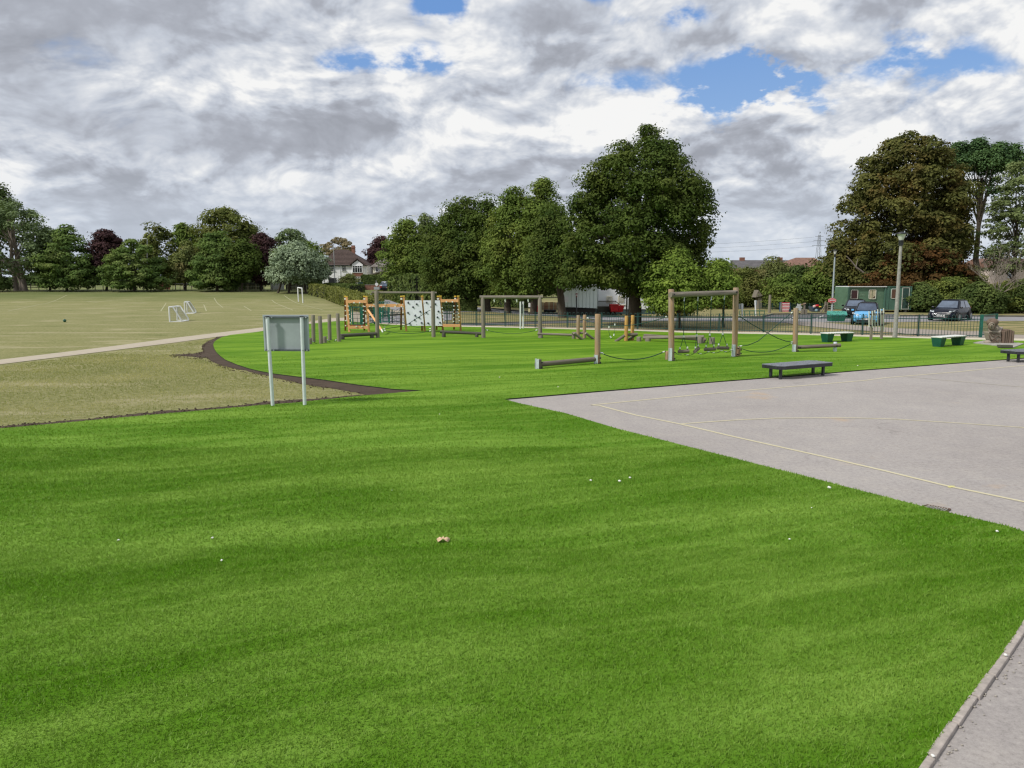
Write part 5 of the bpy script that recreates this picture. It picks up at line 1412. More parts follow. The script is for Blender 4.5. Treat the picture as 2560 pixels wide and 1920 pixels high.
def ramp_posts(label, posts, boards, mat, pmat):
    root = thing('ramp_posts', label, 'climbing frame', G(posts[0][0], posts[0][1]))
    for px, b, t in posts: part_post(root, px, b, t, .085, pmat)
    for (xa, ya, xb, yb, Y, r) in boards:
        a, b = V(xa, ya, Y), V(xb, yb, Y + (.25 if ya < yb else -.0)); mb = MB(); mb.tube(a, b, r, n=10); mb.build('sloping_log', mat, root)
    return root
Yr = G(1445, 848).y
ramp_posts('two upright posts with sloping dark logs right of the gantry', [(1445, 848.5, 788), (1461, 847, 787)], [(1430, 833, 1458, 832, Yr - .1, .06), (1435, 833, 1459, 851, Yr - .9, .065), (1464, 833, 1486, 849, Yr - .7, .06)], M_wood_grey, M_wood_tan)
Yr2 = G(1565, 853).y
ramp_posts('pair of new yellow posts with dark sloping logs', [(1565, 854, 789.5), (1580.5, 852.5, 788)], [(1561, 838, 1594, 835.5, Yr2 - .15, .075), (1538, 854.5, 1562, 838.5, Yr2 - .5, .07), (1567, 851, 1590, 837, Yr2 + .05, .06)], M_wood_dark2, M_wood_yellow)
rope(sag(V(1449, 795, Yr), V(1669, 791, sp1.y), .36, 16), .015, 'long sagging green rope from the ramp posts to the swing frame')
rope(sag(V(1465, 794, Yr), V(1572, 795, Yr2), .14, 10), .012, 'upper green rope between the ramp posts and the yellow posts')
Yh = 33.0
rope([V(1523, 812, Yh), V(1522, 830, Yh), V(1525, 840, Yh), V(1530, 847, Yh)], .009, 'loose rope end hanging left of the yellow posts')
rope([V(1537.5, 806, Yh), V(1537, 825, Yh), V(1534, 843, Yh)], .007, 'thin rope hanging beside the loose rope end')

def tall_log_frame():
    root = thing('tall_log_frame', 'tall frame of two grey posts with a long top log before the orange climbing frame', 'climbing frame', G(1012, 846))
    _, a, qa = part_post(root, 944, 845.5, 726.5, .10, M_wood_grey, 941)
    _, b, qb = part_post(root, 1084, 844.5, 728.5, .10, M_wood_grey, 1082)
    s, e = V(929, 731.5, a.y + .12), V(1091.5, 732.5, b.y + .12)
    mb = MB(); mb.path([s, s.lerp(e, .5), e], [.055, .06, .055], 12); mb.build('top_log', M_wood_rail, root)
    return a, b
ta, tb = tall_log_frame()
rope([V(1081, 771, tb.y), V(1020, 810, tb.y + .2), V(998, 817, tb.y + .3), V(956, 823, ta.y)], .016, 'dark rope slanting across the climbing panel to the tall log frame')
rope(sag(V(957, 825, ta.y), V(1080, 826, tb.y), .17), .012, 'low dark rope under the climbing panel')
rope([V(949, 780, ta.y), V(985, 800, ta.y + .2), V(1040, 818, tb.y + .2), V(1080, 822, tb.y)], .010, 'thin rope slanting right and down from the left post of the tall log frame')

def orange_frame():
    Y = 42.6
    root = thing('orange_climbing_frame', 'orange timber climbing frame with two white panels and rope nets', 'climbing frame', G(1010, 829))
    def beam(a, b, w, d, name='beam', mat=None):
        a = Vector(a); b = Vector(b); z = (b - a).normalized(); x = z.cross(Vector((0, 1, 0))).normalized(); y = z.cross(x)
        M = Matrix((x, y, z)).transposed(); mb = MB(); mb.box((a + b) / 2, (w, d, (b - a).length), M=M); return mb.build(name, mat or M_wood_orange, root)
    def at(px, py, dy=0.0): return V(px, py, Y + dy)
    # front legs lean back towards their tops
    legs = [(866.5, 742, 873.5, 831.5), (916, 742, 922.5, 831), (1009.5, 741, 1016, 829.5), (1055.5, 741, 1062, 829.5), (1101, 741, 1107.5, 828.5), (1145.5, 741, 1152, 828.5)]
    for (xt, yt, xb, yb) in legs:
        b = G(xb, yb); t = V(xt, yt, Y + .25); beam(b, t, .11, .11, 'front_leg')
        c = t + (t - b).normalized() * .02; mb = MB(); mb.box(c, (.13, .13, .05)); mb.build('leg_cap', M_yellow, root)
    for (xt, xb, yb) in [(863, 863.5, 828), (911, 911, 827.5), (1003.5, 1002.5, 826), (1055, 1055, 828), (1095, 1091.5, 826), (1138, 1135, 825)]:
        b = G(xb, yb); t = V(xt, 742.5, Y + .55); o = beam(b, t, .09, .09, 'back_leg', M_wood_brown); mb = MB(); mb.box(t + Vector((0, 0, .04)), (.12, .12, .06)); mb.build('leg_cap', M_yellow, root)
        mb = MB(); mb.box(t + Vector((0, 0, -.10)), (.10, .12, .10)); mb.build('joint_clamp', M_clamp, root)
    def cross(xa, xb, py, dy, h=.16, name='crossbar'): beam(at(xa, py, dy), at(xb, py, dy), h, .07, name)
    cross(868, 917, 753.8, .22); cross(873, 921, 818.5, .0); cross(918, 1010, 763.8, .18, .17)
    cross(1102, 1146, 751.8, .22); cross(1107, 1150, 813.7, .0)
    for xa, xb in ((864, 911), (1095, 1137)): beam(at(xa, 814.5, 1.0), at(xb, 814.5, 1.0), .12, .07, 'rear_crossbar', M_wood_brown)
    beam(at(920.5, 775, .0), V(955, 826, Y - 1.9), .09, .09, 'brace')
    mb = MB(); mb.tube(V(954, 824, Y - 1.9), V(957, 831, Y - 2.1), .04); mb.build('ground_anchor', M_clamp, root)
    # panels
    def panel(p0, p1):
        a = [at(p0[0], 751, .20), at(p1[0], 751, .20), at(p1[1], 814.5, .02), at(p0[1], 814.5, .02)]
        mb = MB(); mb.prism(a, (0, .03, 0)); return mb.build('climbing_panel', M_climb, root)
    pl = panel((1011.5, 1017.5), (1054, 1060)); pr = panel((1058, 1063.5), (1099.5, 1106))
    M_hold = plain('dark_climbing_hold', (.03, .038, .05), .6)
    holds = [(1267, 1037), (1379, 1055), (1330, 1093), (1264, 1168), (1426, 1153), (1359, 1207), (1410, 1231), (1351, 1262), (1288, 1310), (1444, 1301),
             (1509, 1035), (1621, 1053), (1570, 1092), (1505, 1165), (1665, 1150), (1652, 1227), (1529, 1305), (1685, 1298)]
    for i, (hx, hy) in enumerate(holds):
        px, py = 780 + hx / 5.267, 560 + hy / 5.267; t = (py - 751) / 63.5
        p = V(px, py, Y + .20 - .18 * t); mb = MB(); mb.blob(p + Vector((0, -.03, 0)), (.052, .05, .052), 10, 6); mb.build('hold', M_hold, pl if i < 10 else pr)
    mb = MB()
    for hx in (1060, 1068, 1090):
        for hy in (757, 785, 810): p = V(hx + (hy - 757) * .09, hy, Y + .19 - .18 * (hy - 751) / 63.5); mb.box(p, (.025, .02, .025))
    for hx in (1021, 1036, 1049):
        for hy in (754, 786, 811): p = V(hx + (hy - 757) * .09, hy, Y + .19 - .18 * (hy - 751) / 63.5); mb.box(p, (.025, .02, .025))
    mb.build('bolt_heads', M_steel, root)
    # rope nets: ladder ropes in the two gates, diagonal web in the middle
    def net(xs, y0, y1, dy, nh, xa, xb):
        mb = MB()
        for x in xs: mb.tube(at(x, y0, dy), at(x + (y1 - y0) * .08, y1, dy * .3), .010, n=5)
        for j in range(nh): y = y0 + (y1 - y0) * (j + 1) / (nh + 1); mb.tube(at(xa + (y - y0) * .08, y, dy), at(xb + (y - y0) * .08, y, dy), .010, n=5)
        mb.build('rope_net', M_rope_dark, root)
    net((880, 890, 899, 908), 756, 816, .18, 5, 869, 916); net((1112, 1121, 1130, 1139), 754, 812, .18, 5, 1103, 1145)
    mb = MB(); W = [(925, 766), (945, 800), (962, 817), (985, 795), (1003, 768), (925, 800), (948, 812), (990, 812), (1003, 795), (955, 768), (975, 783), (955, 795)]
    for i, j in ((0, 1), (1, 2), (2, 3), (3, 4), (5, 1), (1, 10), (10, 3), (3, 8), (9, 10), (9, 0), (10, 4), (11, 1), (11, 3), (5, 6), (6, 7), (7, 8)):
        mb.path(sag(at(*W[i], .05), at(*W[j], .05), .03, 4), .010, 5)
    mb.build('web_net', M_rope_dark, root)
    for w in W[:4] + W[9:11]: clamp_at(at(*w, .03), (1, 0, .4), root, .022, .07)
    # white clamps along the legs and bars
    mb = MB()
    for (x0, y0, x1, y1) in [(871, 760, 877, 812), (912, 760, 918, 820), (864, 758, 864.5, 820), (909, 760, 909, 812), (1105, 765, 1110, 806), (1144, 760, 1149, 806), (1135, 760, 1134, 808), (1007, 765, 1009, 820)]:
        for k in range(5):
            t = (k + .5) / 5; p = at(x0 + (x1 - x0) * t, y0 + (y1 - y0) * t, .15 - .1 * t); mb.box(p + Vector((0, -.05, 0)), (.07, .06, .05))
    for x in (885, 899): mb.box(at(x, 756.5, .14), (.07, .05, .07)); mb.box(at(x + 6, 816, -.06), (.07, .05, .06))
    for x in (932, 960, 988, 1004): mb.box(at(x, 766.5, .12), (.07, .05, .07)); mb.box(at(x + 3, 760.5, .12), (.05, .05, .05))
    for x in (1116, 1131): mb.box(at(x, 754.5, .14), (.07, .05, .07))
    mb.build('net_clamps', M_clamp, root)
orange_frame()

# ---------------------------------------------------------------- big sign seen from behind
def big_sign():
    a, b = G(682, 1017.5), G(762, 1016); Y = (a.y + b.y) / 2
    root = thing('information_sign', 'blank grey sheet-metal back of a two-post sign at the turf edge', 'sign', (a + b) / 2)
    for p, tx in ((a, 668.5), (b, 754)):
        q = V(tx, 793, p.y); mb = MB(); mb.tube(p, q, .041, n=18); mb.build('pole', M_sign_post, root)
        mb = MB(); mb.tube(q, q + Vector((0, 0, .025)), .045, n=18); mb.build('pole_cap', M_black, root)
    Yp = Y + .09
    c = [V(656.5, 787, Yp), V(771, 787, Yp), V(774, 878.5, Yp), V(661.5, 877.5, Yp)]
    mb = MB(); mb.prism(c, (0, .012, 0)); mb.build('panel', M_sign_back, root)
    mb = MB(); w = .035
    e = Vector((0, -.006, 0))
    for i in range(4):
        p, q = c[i], c[(i + 1) % 4]; d = (q - p).normalized(); n = Vector((-d.z, 0, d.x)); cc = (c[0] + c[2]) / 2
        if (cc - p).dot(n) < 0: n = -n
        t0 = 0 if i % 2 == 0 else w; mb.prism([p + d * t0 + e, q - d * t0 + e, q - d * t0 + n * w + e, p + d * t0 + n * w + e], (0, .006, 0))
    mb.build('panel_rim', M_sign_edge, root)
    for py, x0, x1 in ((793.5, 660, 768.5), (875.5, 664, 771.5)):
        p, q = V(x0, py, Yp - .035), V(x1, py, Yp - .035); mb = MB(); mb.box((p + q) / 2, ((q - p).length, .045, .036)); ch = mb.build('channel', M_grey_clip, root)
        for post_, tx in ((a, 668.5), (b, 754)):
            t = (py - 793) / (1017 - 793); x = Xat(tx + ((682 if post_ is a else 762) - tx) * t, Y, py)
            mb = MB(); z = (p.z + q.z) / 2; mb.tube((x, post_.y, z - .012), (x, post_.y, z + .012), .046, n=16); mb.build('clip_band', M_steel, root)
            mb = MB(); mb.box((x + .09, Y + .035, z), (.03, .05, .03)); mb.build('clip_bolt', M_steel, root)
big_sign()

# ---------------------------------------------------------------- goals on the field
def mini_goal(A, B, C, D, top, label):
    a, b, c, d = G(*A), G(*B), G(*C), G(*D); h = Zat(top, a.y) - a.z; r = .05
    root = thing('mini_goal', label, 'goal', a, 0, 'small white goals on the field')
    U = Vector((0, 0, h)); at_, bt = a + U, b + U; ct = at_.lerp(c + U, .32); dt = bt.lerp(d + U, .32)
    for nm, pts in (('goalpost', [a, at_]), ('goalpost', [b, bt]), ('crossbar', [at_, bt]), ('side_frame', [at_, ct, c + Vector((0, 0, .12)), c]), ('side_frame', [bt, dt, d + Vector((0, 0, .12)), d]),
                    ('ground_bar', [a, c]), ('ground_bar', [b, d]), ('back_bar', [c, d]), ('top_bar', [ct, dt])):
        mb = MB(); mb.path(pts, r if nm != 'top_bar' else .02, 8); mb.build(nm, M_white, root)
    mb = MB()
    for i in range(1, 12):
        t = i / 12; mb.tube(ct.lerp(dt, t), c.lerp(d, t), .006, n=3); mb.tube(ct.lerp(c, t), dt.lerp(d, t), .006, n=3)
    for (p, pt, qt, q) in ((a, at_, ct, c), (b, bt, dt, d)):
        for i in range(1, 8): t = i / 8; mb.tube(pt.lerp(p, t), qt.lerp(q, t), .005, n=3); mb.tube(pt.lerp(qt, t), p.lerp(q, t), .005, n=3)
    mb.build('net', plain('goal_net', (.42, .43, .40), .8), root)
mini_goal((424.6, 804.8), (443.5, 801.2), (453.5, 804.2), (471.5, 801.2), 768, 'nearer and larger-looking of the two small white netted goals')
mini_goal((462.5, 784), (468.3, 782), (484, 783.8), (490, 780.8), 755.5, 'farther small white netted goal, just behind the first')
def football_goal():
    a, b = G(746.5, 754.5), G(757.5, 757.5); root = thing('football_goal', 'tall white football goal without a net standing by the hedge', 'goal', a)
    at_, bt = Vector((a.x, a.y, Zat(719, a.y))), Vector((b.x, b.y, Zat(720.5, b.y))); at_.x = Xat(745.8, a.y); bt.x = Xat(756.5, b.y)
    for nm, p, q in (('goalpost', a, at_), ('goalpost', b, bt), ('crossbar', at_, bt)):
        mb = MB(); mb.tube(p, q, .075, n=10); mb.build(nm, M_white, root)
football_goal()
p = G(162, 805.5); mb = MB(); mb.blob((p.x, p.y, .11), (.11, .11, .11), 12, 8); o = mb.build('ball', plain('green_ball', (.02, .10, .055), .4), loc=tuple(p)); tag(o, 'small dark green ball lying alone on the dry field', 'ball')

# ---------------------------------------------------------------- bow-top railings
RP = [(921, 807, 773), (981, 808.5, 773), (1191, 815.5, 777), (1263, 817.5, 778), (1338, 819.5, 779), (1418.5, 820.5, 780), (1503.6, 822.5, 781), (1594, 825, 781.5), (1692, 827.5, 783), (1797, 830, 783.5), (1908, 832.5, 785), (2027, 836, 784), (2155, 839, 784.5), (2294.5, 842.5, 786), (2452, 846, 786)]
def railings():
    root = thing('railings', 'dark green bow-topped railings between the turf and the far verge', 'fence', G(1594, 825))
    pts = []
    for px, b, t in RP: p = G(px, b); pts.append((p, Zat(t, p.y)))
    # fill the stretch behind the climbing panel
    full = [pts[0], pts[1]]
    a, b = pts[1], pts[2]
    for k in range(1, 3): full.append((a[0].lerp(b[0], k / 3), a[1] + (b[1] - a[1]) * k / 3))
    full += pts[2:]
    def hoop(h, g):
        mb = MB(); r = .011
        mb.path([(-g, 0, .06), (-g, 0, h - g), (-g * .72, 0, h - g * .30), (0, 0, h), (g * .72, 0, h - g * .30), (g, 0, h - g), (g, 0, .06)], r, 5, False)
        return mb
    proto = {}
    for i, (p, z) in enumerate(full[:-1]):
        mb = MB(); mb.box((p.x, p.y, z / 2), (.055, .055, z)); mb.build('post', M_fence, root)
    for i in range(len(full) - 1):
        (a, za), (b, zb_) = full[i], full[i + 1]; d = b - a; L = d.length; n = max(1, round(L / .27)); h = (za + zb_) / 2 - .02
        rz = math.atan2(d.y, d.x); g = L / n / 4
        key = round(h, 2)
        for zz in (.13, h - .20):
            mb = MB(); c = (a + b) / 2; mb.box((c.x, c.y, zz), (L, .012, .04), rz); mb.build('rail', M_fence, root)
        m0 = None
        for k in range(n):
            c = a + d * ((k + .5) / n)
            if m0 is None:
                m0 = hoop(h, g).build('bow_bar', M_fence, root, local=True); o = m0
            else:
                o = m0.copy(); COL.objects.link(o); adopt(o, root)
            o.location = Vector((c.x, c.y, 0)) - root.location; o.rotation_euler = (0, 0, rz)
railings()
def gate(label, p, q, h, swing, name='gate', cat='gate', n=14):
    """green gate: hinge post, leaf of vertical bars, second post"""
    root = thing(name, label, cat, p)
    d = (q - p).normalized(); rz = math.atan2(d.y, d.x)
    mb = MB(); mb.box((p.x, p.y, h / 2), (.12, .12, h)); mb.build('hinge_post', M_green_gate, root)
    mb = MB(); mb.box((q.x, q.y, h / 2 * .98), (.09, .09, h * .98)); mb.build('latch_post', M_green_gate, root)
    a = p + d * .16
    mb = MB(); L = (q - a).length
    c = (a + q) / 2
    for z in (h - .04, .14): mb.box((c.x, c.y, z), (L, .05, .05), rz)
    mb.box((a.x, a.y, h / 2 + .05), (.06, .06, h - .14), rz); mb.build('leaf_frame', M_green_gate, root)
    m0 = None
    for k in range(n):
        x = a + d * L * ((k + .7) / (n + .6))
        if m0 is None:
            m = MB(); m.tube((0, 0, .14), (0, 0, h - .05), .010, n=6); m0 = m.build('bar', M_fence, root, local=True); o = m0
        else:
            o = m0.copy(); COL.objects.link(o); adopt(o, root)
        o.location = Vector((x.x, x.y, 0)) - root.location
gate('open green gate standing by the carved wooden animal', G(2450.5, 844.5), G(2506, 842) + Vector((0, .6, 0)), 1.18, 1)
Yg = 48.5
gate('left green metal gate behind the orange climbing frame', V(875, 796, Yg), V(902, 797, Yg), 1.25, 1, n=8)
gate('middle green metal gate behind the tall log frame post', V(905, 800, Yg), V(936, 796, Yg + 2), 1.2, 1, n=8)
gate('right green metal gate behind the web of ropes', V(951, 795, Yg + 3), V(973, 795, Yg + 3), 1.35, 1, n=6)
def cycle_hoops():
    root = thing('cycle_shelter', 'rounded green mesh shelter behind the tall log frame', 'shelter', (Xat(957, 60), 60, 0))
    Y = 60; m0 = None
    xa, xb = Xat(944, Y), Xat(971, Y); z1 = Zat(754, Y)
    for i in range(7):
        x = xa + (xb - xa) * i / 6; mb = MB(); mb.path([(x, Y - .5, 0), (x, Y - .5, z1 * .8), (x, Y - .2, z1 * .97), (x, Y + .3, z1), (x, Y + .7, z1 * .9)], .022, 5, False); mb.build('hoop', M_green_gate, root)
    for t in (.4, .8, .97):
        mb = MB(); mb.tube((xa, Y - (.5 if t < .9 else .2), z1 * t), (xb, Y - (.5 if t < .9 else .2), z1 * t), .018, n=5); mb.build('bar', M_green_gate, root)
cycle_hoops()

# ---------------------------------------------------------------- benches
def black_bench(corner_legs, label, first=None):
    fl, fr, bl, br = [G(*q) for q in corner_legs]
    root = thing('black_bench', label, 'bench', (fl + fr + bl + br) / 4, 0, 'black benches at the court edge')
    zt = .40
    u = (fr - fl).normalized(); v = (bl - fl); v = (v - u * v.dot(u)).normalized()
    L = (fr - fl).length; W = abs((bl - fl).dot(v)) + .10
    o0 = (fl + fr + bl + br) / 4; M = Matrix((u, v, Vector((0, 0, 1)))).transposed()
    P = lambda x, y, z: o0 + M @ Vector((x, y, z))
    hx, hy = L / 2 + .18, W / 2 + .14
    c = 0.16
    outl = [(-hx, hy), (-hx + .0, -hy + c), (-hx + c, -hy), (hx, -hy), (hx, hy - c), (hx - c, hy)]
    mb = MB(); mb.prism([P(x, y, zt) for x, y in outl], (0, 0, .02)); mb.build('seat_top', M_seat, root)
    for k in range(1, 5):
        y = -hy + 2 * hy * k / 5; mb = MB(); mb.box(P(0, y, zt + .0212), (2 * hx - .1, .008, .004), M=M); mb.build('slat_gap', M_black, root)
    for k in range(6):
        a, b = outl[k], outl[(k + 1) % 6]; mb = MB(); p, q = P(*a, 0), P(*b, 0); d = (q - p); mid = (p + q) / 2
        inn = (o0 - mid); inn.z = 0; inn = inn.normalized() * .012
        mb.box((mid.x + inn.x, mid.y + inn.y, zt - .048), (d.length - .004, .018, .096), math.atan2(d.y, d.x)); mb.build('skirt', M_blackmetal, root)
    for x, y in ((-L / 2, -W / 2 + .05), (L / 2, -W / 2 + .05), (-L / 2, W / 2 - .05), (L / 2, W / 2 - .05)):
        w = P(x, y, 0); mb = MB(); mb.box((w.x, w.y, .19), (.07, .07, .38), math.atan2(u.y, u.x)); mb.build('leg', M_blackmetal, root)
    return root
M_seat = plain('sky_sheen_seat_board', (.17, .185, .21), .30, 0, .18, 4, dirt=(.2, .21, .23))  # black seat; sky reflection put into the base colour as pale grey
bb = black_bench([(1953.5, 948.5), (2059.5, 939), (1924, 945.5), (2029, 936)], 'black flat bench standing whole on the near court edge')
pb = G(2516, 899); pb2 = G(2550, 899.5)
c = G(2577, 903); dup(bb, (c.x, c.y, 0), R(-8), 'black flat bench cut by the right frame edge')
def green_bench(label, legs, seat):
    p0, p1 = G(*legs[0]), G(*legs[1]); root = thing('green_bench', label, 'bench', (p0 + p1) / 2, 0, 'green plastic benches on the turf')
    d = p1 - p0; L = d.length; rz = math.atan2(d.y, d.x); zt = .42; M = Euler((0, 0, rz)).to_matrix()
    for p in (p0, p1):
        mb = MB(); mb.box((p.x, p.y, zt / 2), (.40, .46, zt), rz, taper=.70); mb.build('leg', M_benchgreen, root)
    n = 11; c = (p0 + p1) / 2; tot = L + .44
    for k in range(n):
        x = -tot / 2 + tot * (k + .5) / n; q = c + M @ Vector((x, 0, 0)); mb = MB(); mb.box((q.x, q.y, zt + .03), (tot / n - .025, .5, .05), rz); mb.build('slat', M_slat, root, bevel=.012)
    mb = MB(); mb.box((c.x, c.y, zt - .012), (L - .36, .40, .024), rz); mb.build('underframe', M_blackmetal, root)
M_benchgreen = plain('bench_green', (.006, .075, .048), .45, 0, .15, 5, dirt=(.03, .09, .07))
M_slat = plain('pale_slat', (.66, .67, .64), .6, 0, .12, 7)
green_bench('green bench with pale slatted top left of the metal chime tubes', [(2067.5, 857), (2116, 855)], None)
green_bench('green bench with pale slatted top near the carved wooden animal', [(2345.5, 868.5), (2394, 864.5)], None)

# ---------------------------------------------------------------- metal chimes
def chimes():
    a, b = G(2177, 851), G(2203, 848.5); root = thing('outdoor_chimes', 'six pale metal chime tubes on two timber posts', 'play instrument', (a + b) / 2)
    for p, t in ((a, 777), (b, 776)):
        z = Zat(t, p.y); mb = MB(); mb.box((p.x, p.y, z / 2), (.10, .10, z)); mb.build('post', M_wood_rail, root)
    Y = a.y - .09
    for py in (784.5, 812.5):
        p, q = V(2176, py, Y + .02), V(2210, py + 1, b.y - .07); mb = MB(); mb.box((p + q) / 2, ((q - p).length + .05, .05, .07), math.atan2(q.y - p.y, q.x - p.x)); mb.build('rail', M_black, root)
    for (px, t, bt) in [(2172.7, 778, 818), (2181, 777, 819.6), (2187.3, 775.5, 820), (2194.4, 773, 824), (2201.5, 772, 826), (2209, 770.4, 827)]:
        f = (px - 2176) / 34; Yc = Y + (b.y - a.y) * f - .07; mb = MB(); mb.tube(V(px, bt, Yc), V(px, t, Yc), .025, n=10); mb.build('chime_tube', M_chime, root)
M_chime = plain('pale_aluminium', (.60, .62, .56), .4, 0, .05, 5)
chimes()

# ---------------------------------------------------------------- lamp posts
def lamp(label, px, py, top, r0, r1, mat, lantern_w, tx=None, cls='open'):
    p = G(px, py); z = Zat(top, p.y); X = Xat(tx or px, p.y, top)
    root = thing('lamp_post', label, 'lamp post', p)
    q = Vector((X, p.y, z)); mb = MB(); mb.path([p, p.lerp(q, .3), q], [r0, r0 * .85, r1], 12); mb.build('column', mat, root)
    w = lantern_w
    if cls == 'open':
        mb = MB(); mb.lathe(q, [(w * .26, 0), (w * .26, .22), (w * .30, .26)], 14); mb.build('collar', M_black, root)
        mb = MB(); mb.lathe(q + Vector((0, 0, .26)), [(w * .24, 0), (w * .34, .10), (w * .52, .30)], 16); mb.build('lantern', M_lantern, root)
        mb = MB(); mb.lathe(q + Vector((0, 0, .56)), [(w * .72, 0), (w * .74, .04), (w * .2, .10), (.02, .12)], 18); mb.build('lantern_cap', M_black, root)
    return root, q
M_lantern = plain('milky_lantern', (.58, .60, .56), .35, 0, .06, 9)
r_, q_ = lamp('near concrete lamp post with a bell lantern right of the green cabin window', 2237, 845, 614, .115, .070, plain('concrete_column', (.31, .30, .28), .9, 0, .2, 9, .4, dirt=(.17, .17, .13)), .40, 2252)
lamp('slim grey steel lamp post carrying the red hexagonal sign', 2079.5, 782, 643, .10, .065, plain('grey_steel_column', (.36, .42, .44), .5, .2, .08, 3), .30, 2087)
def hex_sign():
    Y = G(2079.5, 782).y - .14; c = V(2080.5, 751.5, Y); w = 10 * PX(Y); h = 7.2 * PX(Y)
    root = thing('hexagon_sign', 'red hexagonal sign with white writing strapped to the slim lamp post', 'sign', c)
    o = [(-w, 0.45 * h), (-w * .0, h), (w, .45 * h), (w, -.45 * h), (0, -h), (-w, -.45 * h)]
    mb = MB(); mb.prism([(c.x + x, Y, c.z + z) for x, z in o], (0, .02, 0)); pl = mb.build('sign_plate', plain('sign_red', (.62, .03, .05), .5, 0, .05, 5), root)
    mb = MB()
    for k in range(6):
        a, b = o[k], o[(k + 1) % 6]; mb.tube((c.x + a[0] * .86, Y - .004, c.z + a[1] * .86), (c.x + b[0] * .86, Y - .004, c.z + b[1] * .86), .012, n=4)
    mb.build('border', M_white, pl)
    mb = MB()
    for z, ww, n in ((.22, .60, 9), (-.03, .70, 11)):
        for k in range(n): x = -ww * w + 2 * ww * w * (k + .5) / n; mb.box((c.x + x, Y - .004, c.z + z * h + .01 * (k % 3 - 1)), (ww * w * 1.3 / n, .004, .07))
    mb.build('lettering', M_white, pl)
    mb = MB(); mb.box((c.x + .01, Y - .006, c.z - .52 * h), (.14, .006, .07)); mb.build('emblem', M_black, pl)
hex_sign()
def street_lamp(label, px, py, top, Y, arm=0, mat=None, r=.07, hx=0, lantern=False):
    p = V(px, py, Y); z = Zat(top, Y); p.z = terr(0, Y); root = thing('street_lamp', label, 'street lamp', p)
    q = Vector((Xat(px - (4.5 if 'white house' in label and 'before' in label else 0), Y, top), Y, z))
    mb = MB(); mb.path([p, p.lerp(q, .35), q], [r * 1.3, r, r * .8], 8); mb.build('column', mat or M_lampgrey, root)
    if arm: mb = MB(); mb.path([q, q + Vector((arm * .4, 0, .15)), q + Vector((arm, 0, .12))], .05, 6); mb.build('arm', mat or M_lampgrey, root); mb = MB(); mb.box(q + Vector((arm, 0, .10)), (.55, .25, .12)); mb.build('lamp_head', M_clamp, root)
    if lantern: mb = MB(); mb.lathe(q, [(.10, 0), (.16, .15), (.26, .34), (.05, .42)], 10); mb.build('lantern', M_lantern, root)
M_lampgrey = plain('lamp_grey', (.34, .36, .36), .6, .1, .08, 3)
street_lamp('tall thin lamp column standing before the white house', 838, 716, 611, 133)
street_lamp('lamp post with a small lantern at the left end of the central trees', 982, 742, 676, 112, lantern=True, r=.06)
street_lamp('tall dark lamp rising from the crowns left of centre with its head to the right', 1016, 720, 541, 118, arm=1.1, mat=M_blackmetal)
street_lamp('pale lamp column in front of the brownish tree of the far row', 368, 720, 598, 128, arm=-.5)

# ---------------------------------------------------------------- signs and posts beyond the railings
def info_board():
    a, b = G(1301, 823.5), G(1308, 822.5); root = thing('notice_board', 'narrow notice board seen edge-on, on two white posts by the railings', 'notice board', (a + b) / 2)
    for p in (a, b): z = Zat(754, p.y); mb = MB(); mb.tube(p, (p.x, p.y, z), .045, n=10); mb.build('post', M_white, root)
    Y = a.y + .12; mb = MB(); mb.prism([V(1298.5, 755, Y), V(1307, 755, Y + .9), V(1307, 783, Y + .9), V(1298.5, 783, Y)], (.05, .02, 0)); mb.build('board', plain('dark_teal_board', (.03, .065, .07), .4), root)
info_board()
def back_sign(label, px, py, top, x0, x1, y0, y1, Y=None, mat=None):
    p = G(px, py); root = thing('road_sign', label, 'sign', p); Y = p.y
    mb = MB(); mb.tube(p, (Xat(px - 1.5, Y, top), Y, Zat(top, Y)), .055, n=8); mb.build('pole', M_white, root)
    mb = MB(); mb.prism([V(x0, y0, Y + .07), V(x1, y0, Y + .07), V(x1, y1, Y + .07), V(x0, y1, Y + .07)], (0, .02, 0)); mb.build('plate', mat or M_steelp, root)
M_steelp = plain('dull_aluminium', (.38, .42, .43), .5, .2, .06, 5)
back_sign('grey-backed square sign on a short white pole right of the swing frame', 1856, 803.5, 759, 1847, 1859, 759.5, 773)
back_sign('grey-backed sign on a white pole in front of the timber hut', 1889.5, 792, 751, 1886, 1892, 751, 763)
def round_sign():
    Y = 108; p = V(941, 740, Y); p.z = terr(0, Y); root = thing('round_sign', 'round white sign back over a small grey plate, above the tall log frame post', 'sign', p)
    mb = MB(); mb.tube(p, V(940.5, 701, Y), .045, n=8); mb.build('pole', M_lampgrey, root)
    c = V(941.5, 710.8, Y - .08); mb = MB(); mb.tube(c, c - Vector((0, .02, 0)), 4.0 * PX(Y), n=20); mb.build('disc', M_white, root)
    c = V(941.3, 720.5, Y - .08); mb = MB(); mb.box(c, (13 * PX(Y), .02, 6.5 * PX(Y))); mb.build('plate', M_steelp, root)
round_sign()
def red_triangle_sign():
    p = G(1442, 795); Y = p.y; root = thing('give_way_sign', 'red-edged triangular road sign on a dark pole before the mint classroom', 'sign', p)
    mb = MB(); mb.tube(p, V(1441, 733, Y), .045, n=8); mb.build('pole', M_blackmetal, root)
    mb = MB(); mb.prism([V(1438, 734.5, Y - .06), V(1444.5, 733.5, Y - .06), V(1442.5, 744.5, Y - .06)], (0, .02, 0)); mb.build('plate', plain('dull_red', (.25, .04, .035), .5), root)
    mb = MB(); mb.box(V(1441.5, 737.6, Y - .075), (4.2 * PX(Y), .01, 2.0 * PX(Y))); mb.build('white_bar', M_white, root)
red_triangle_sign()
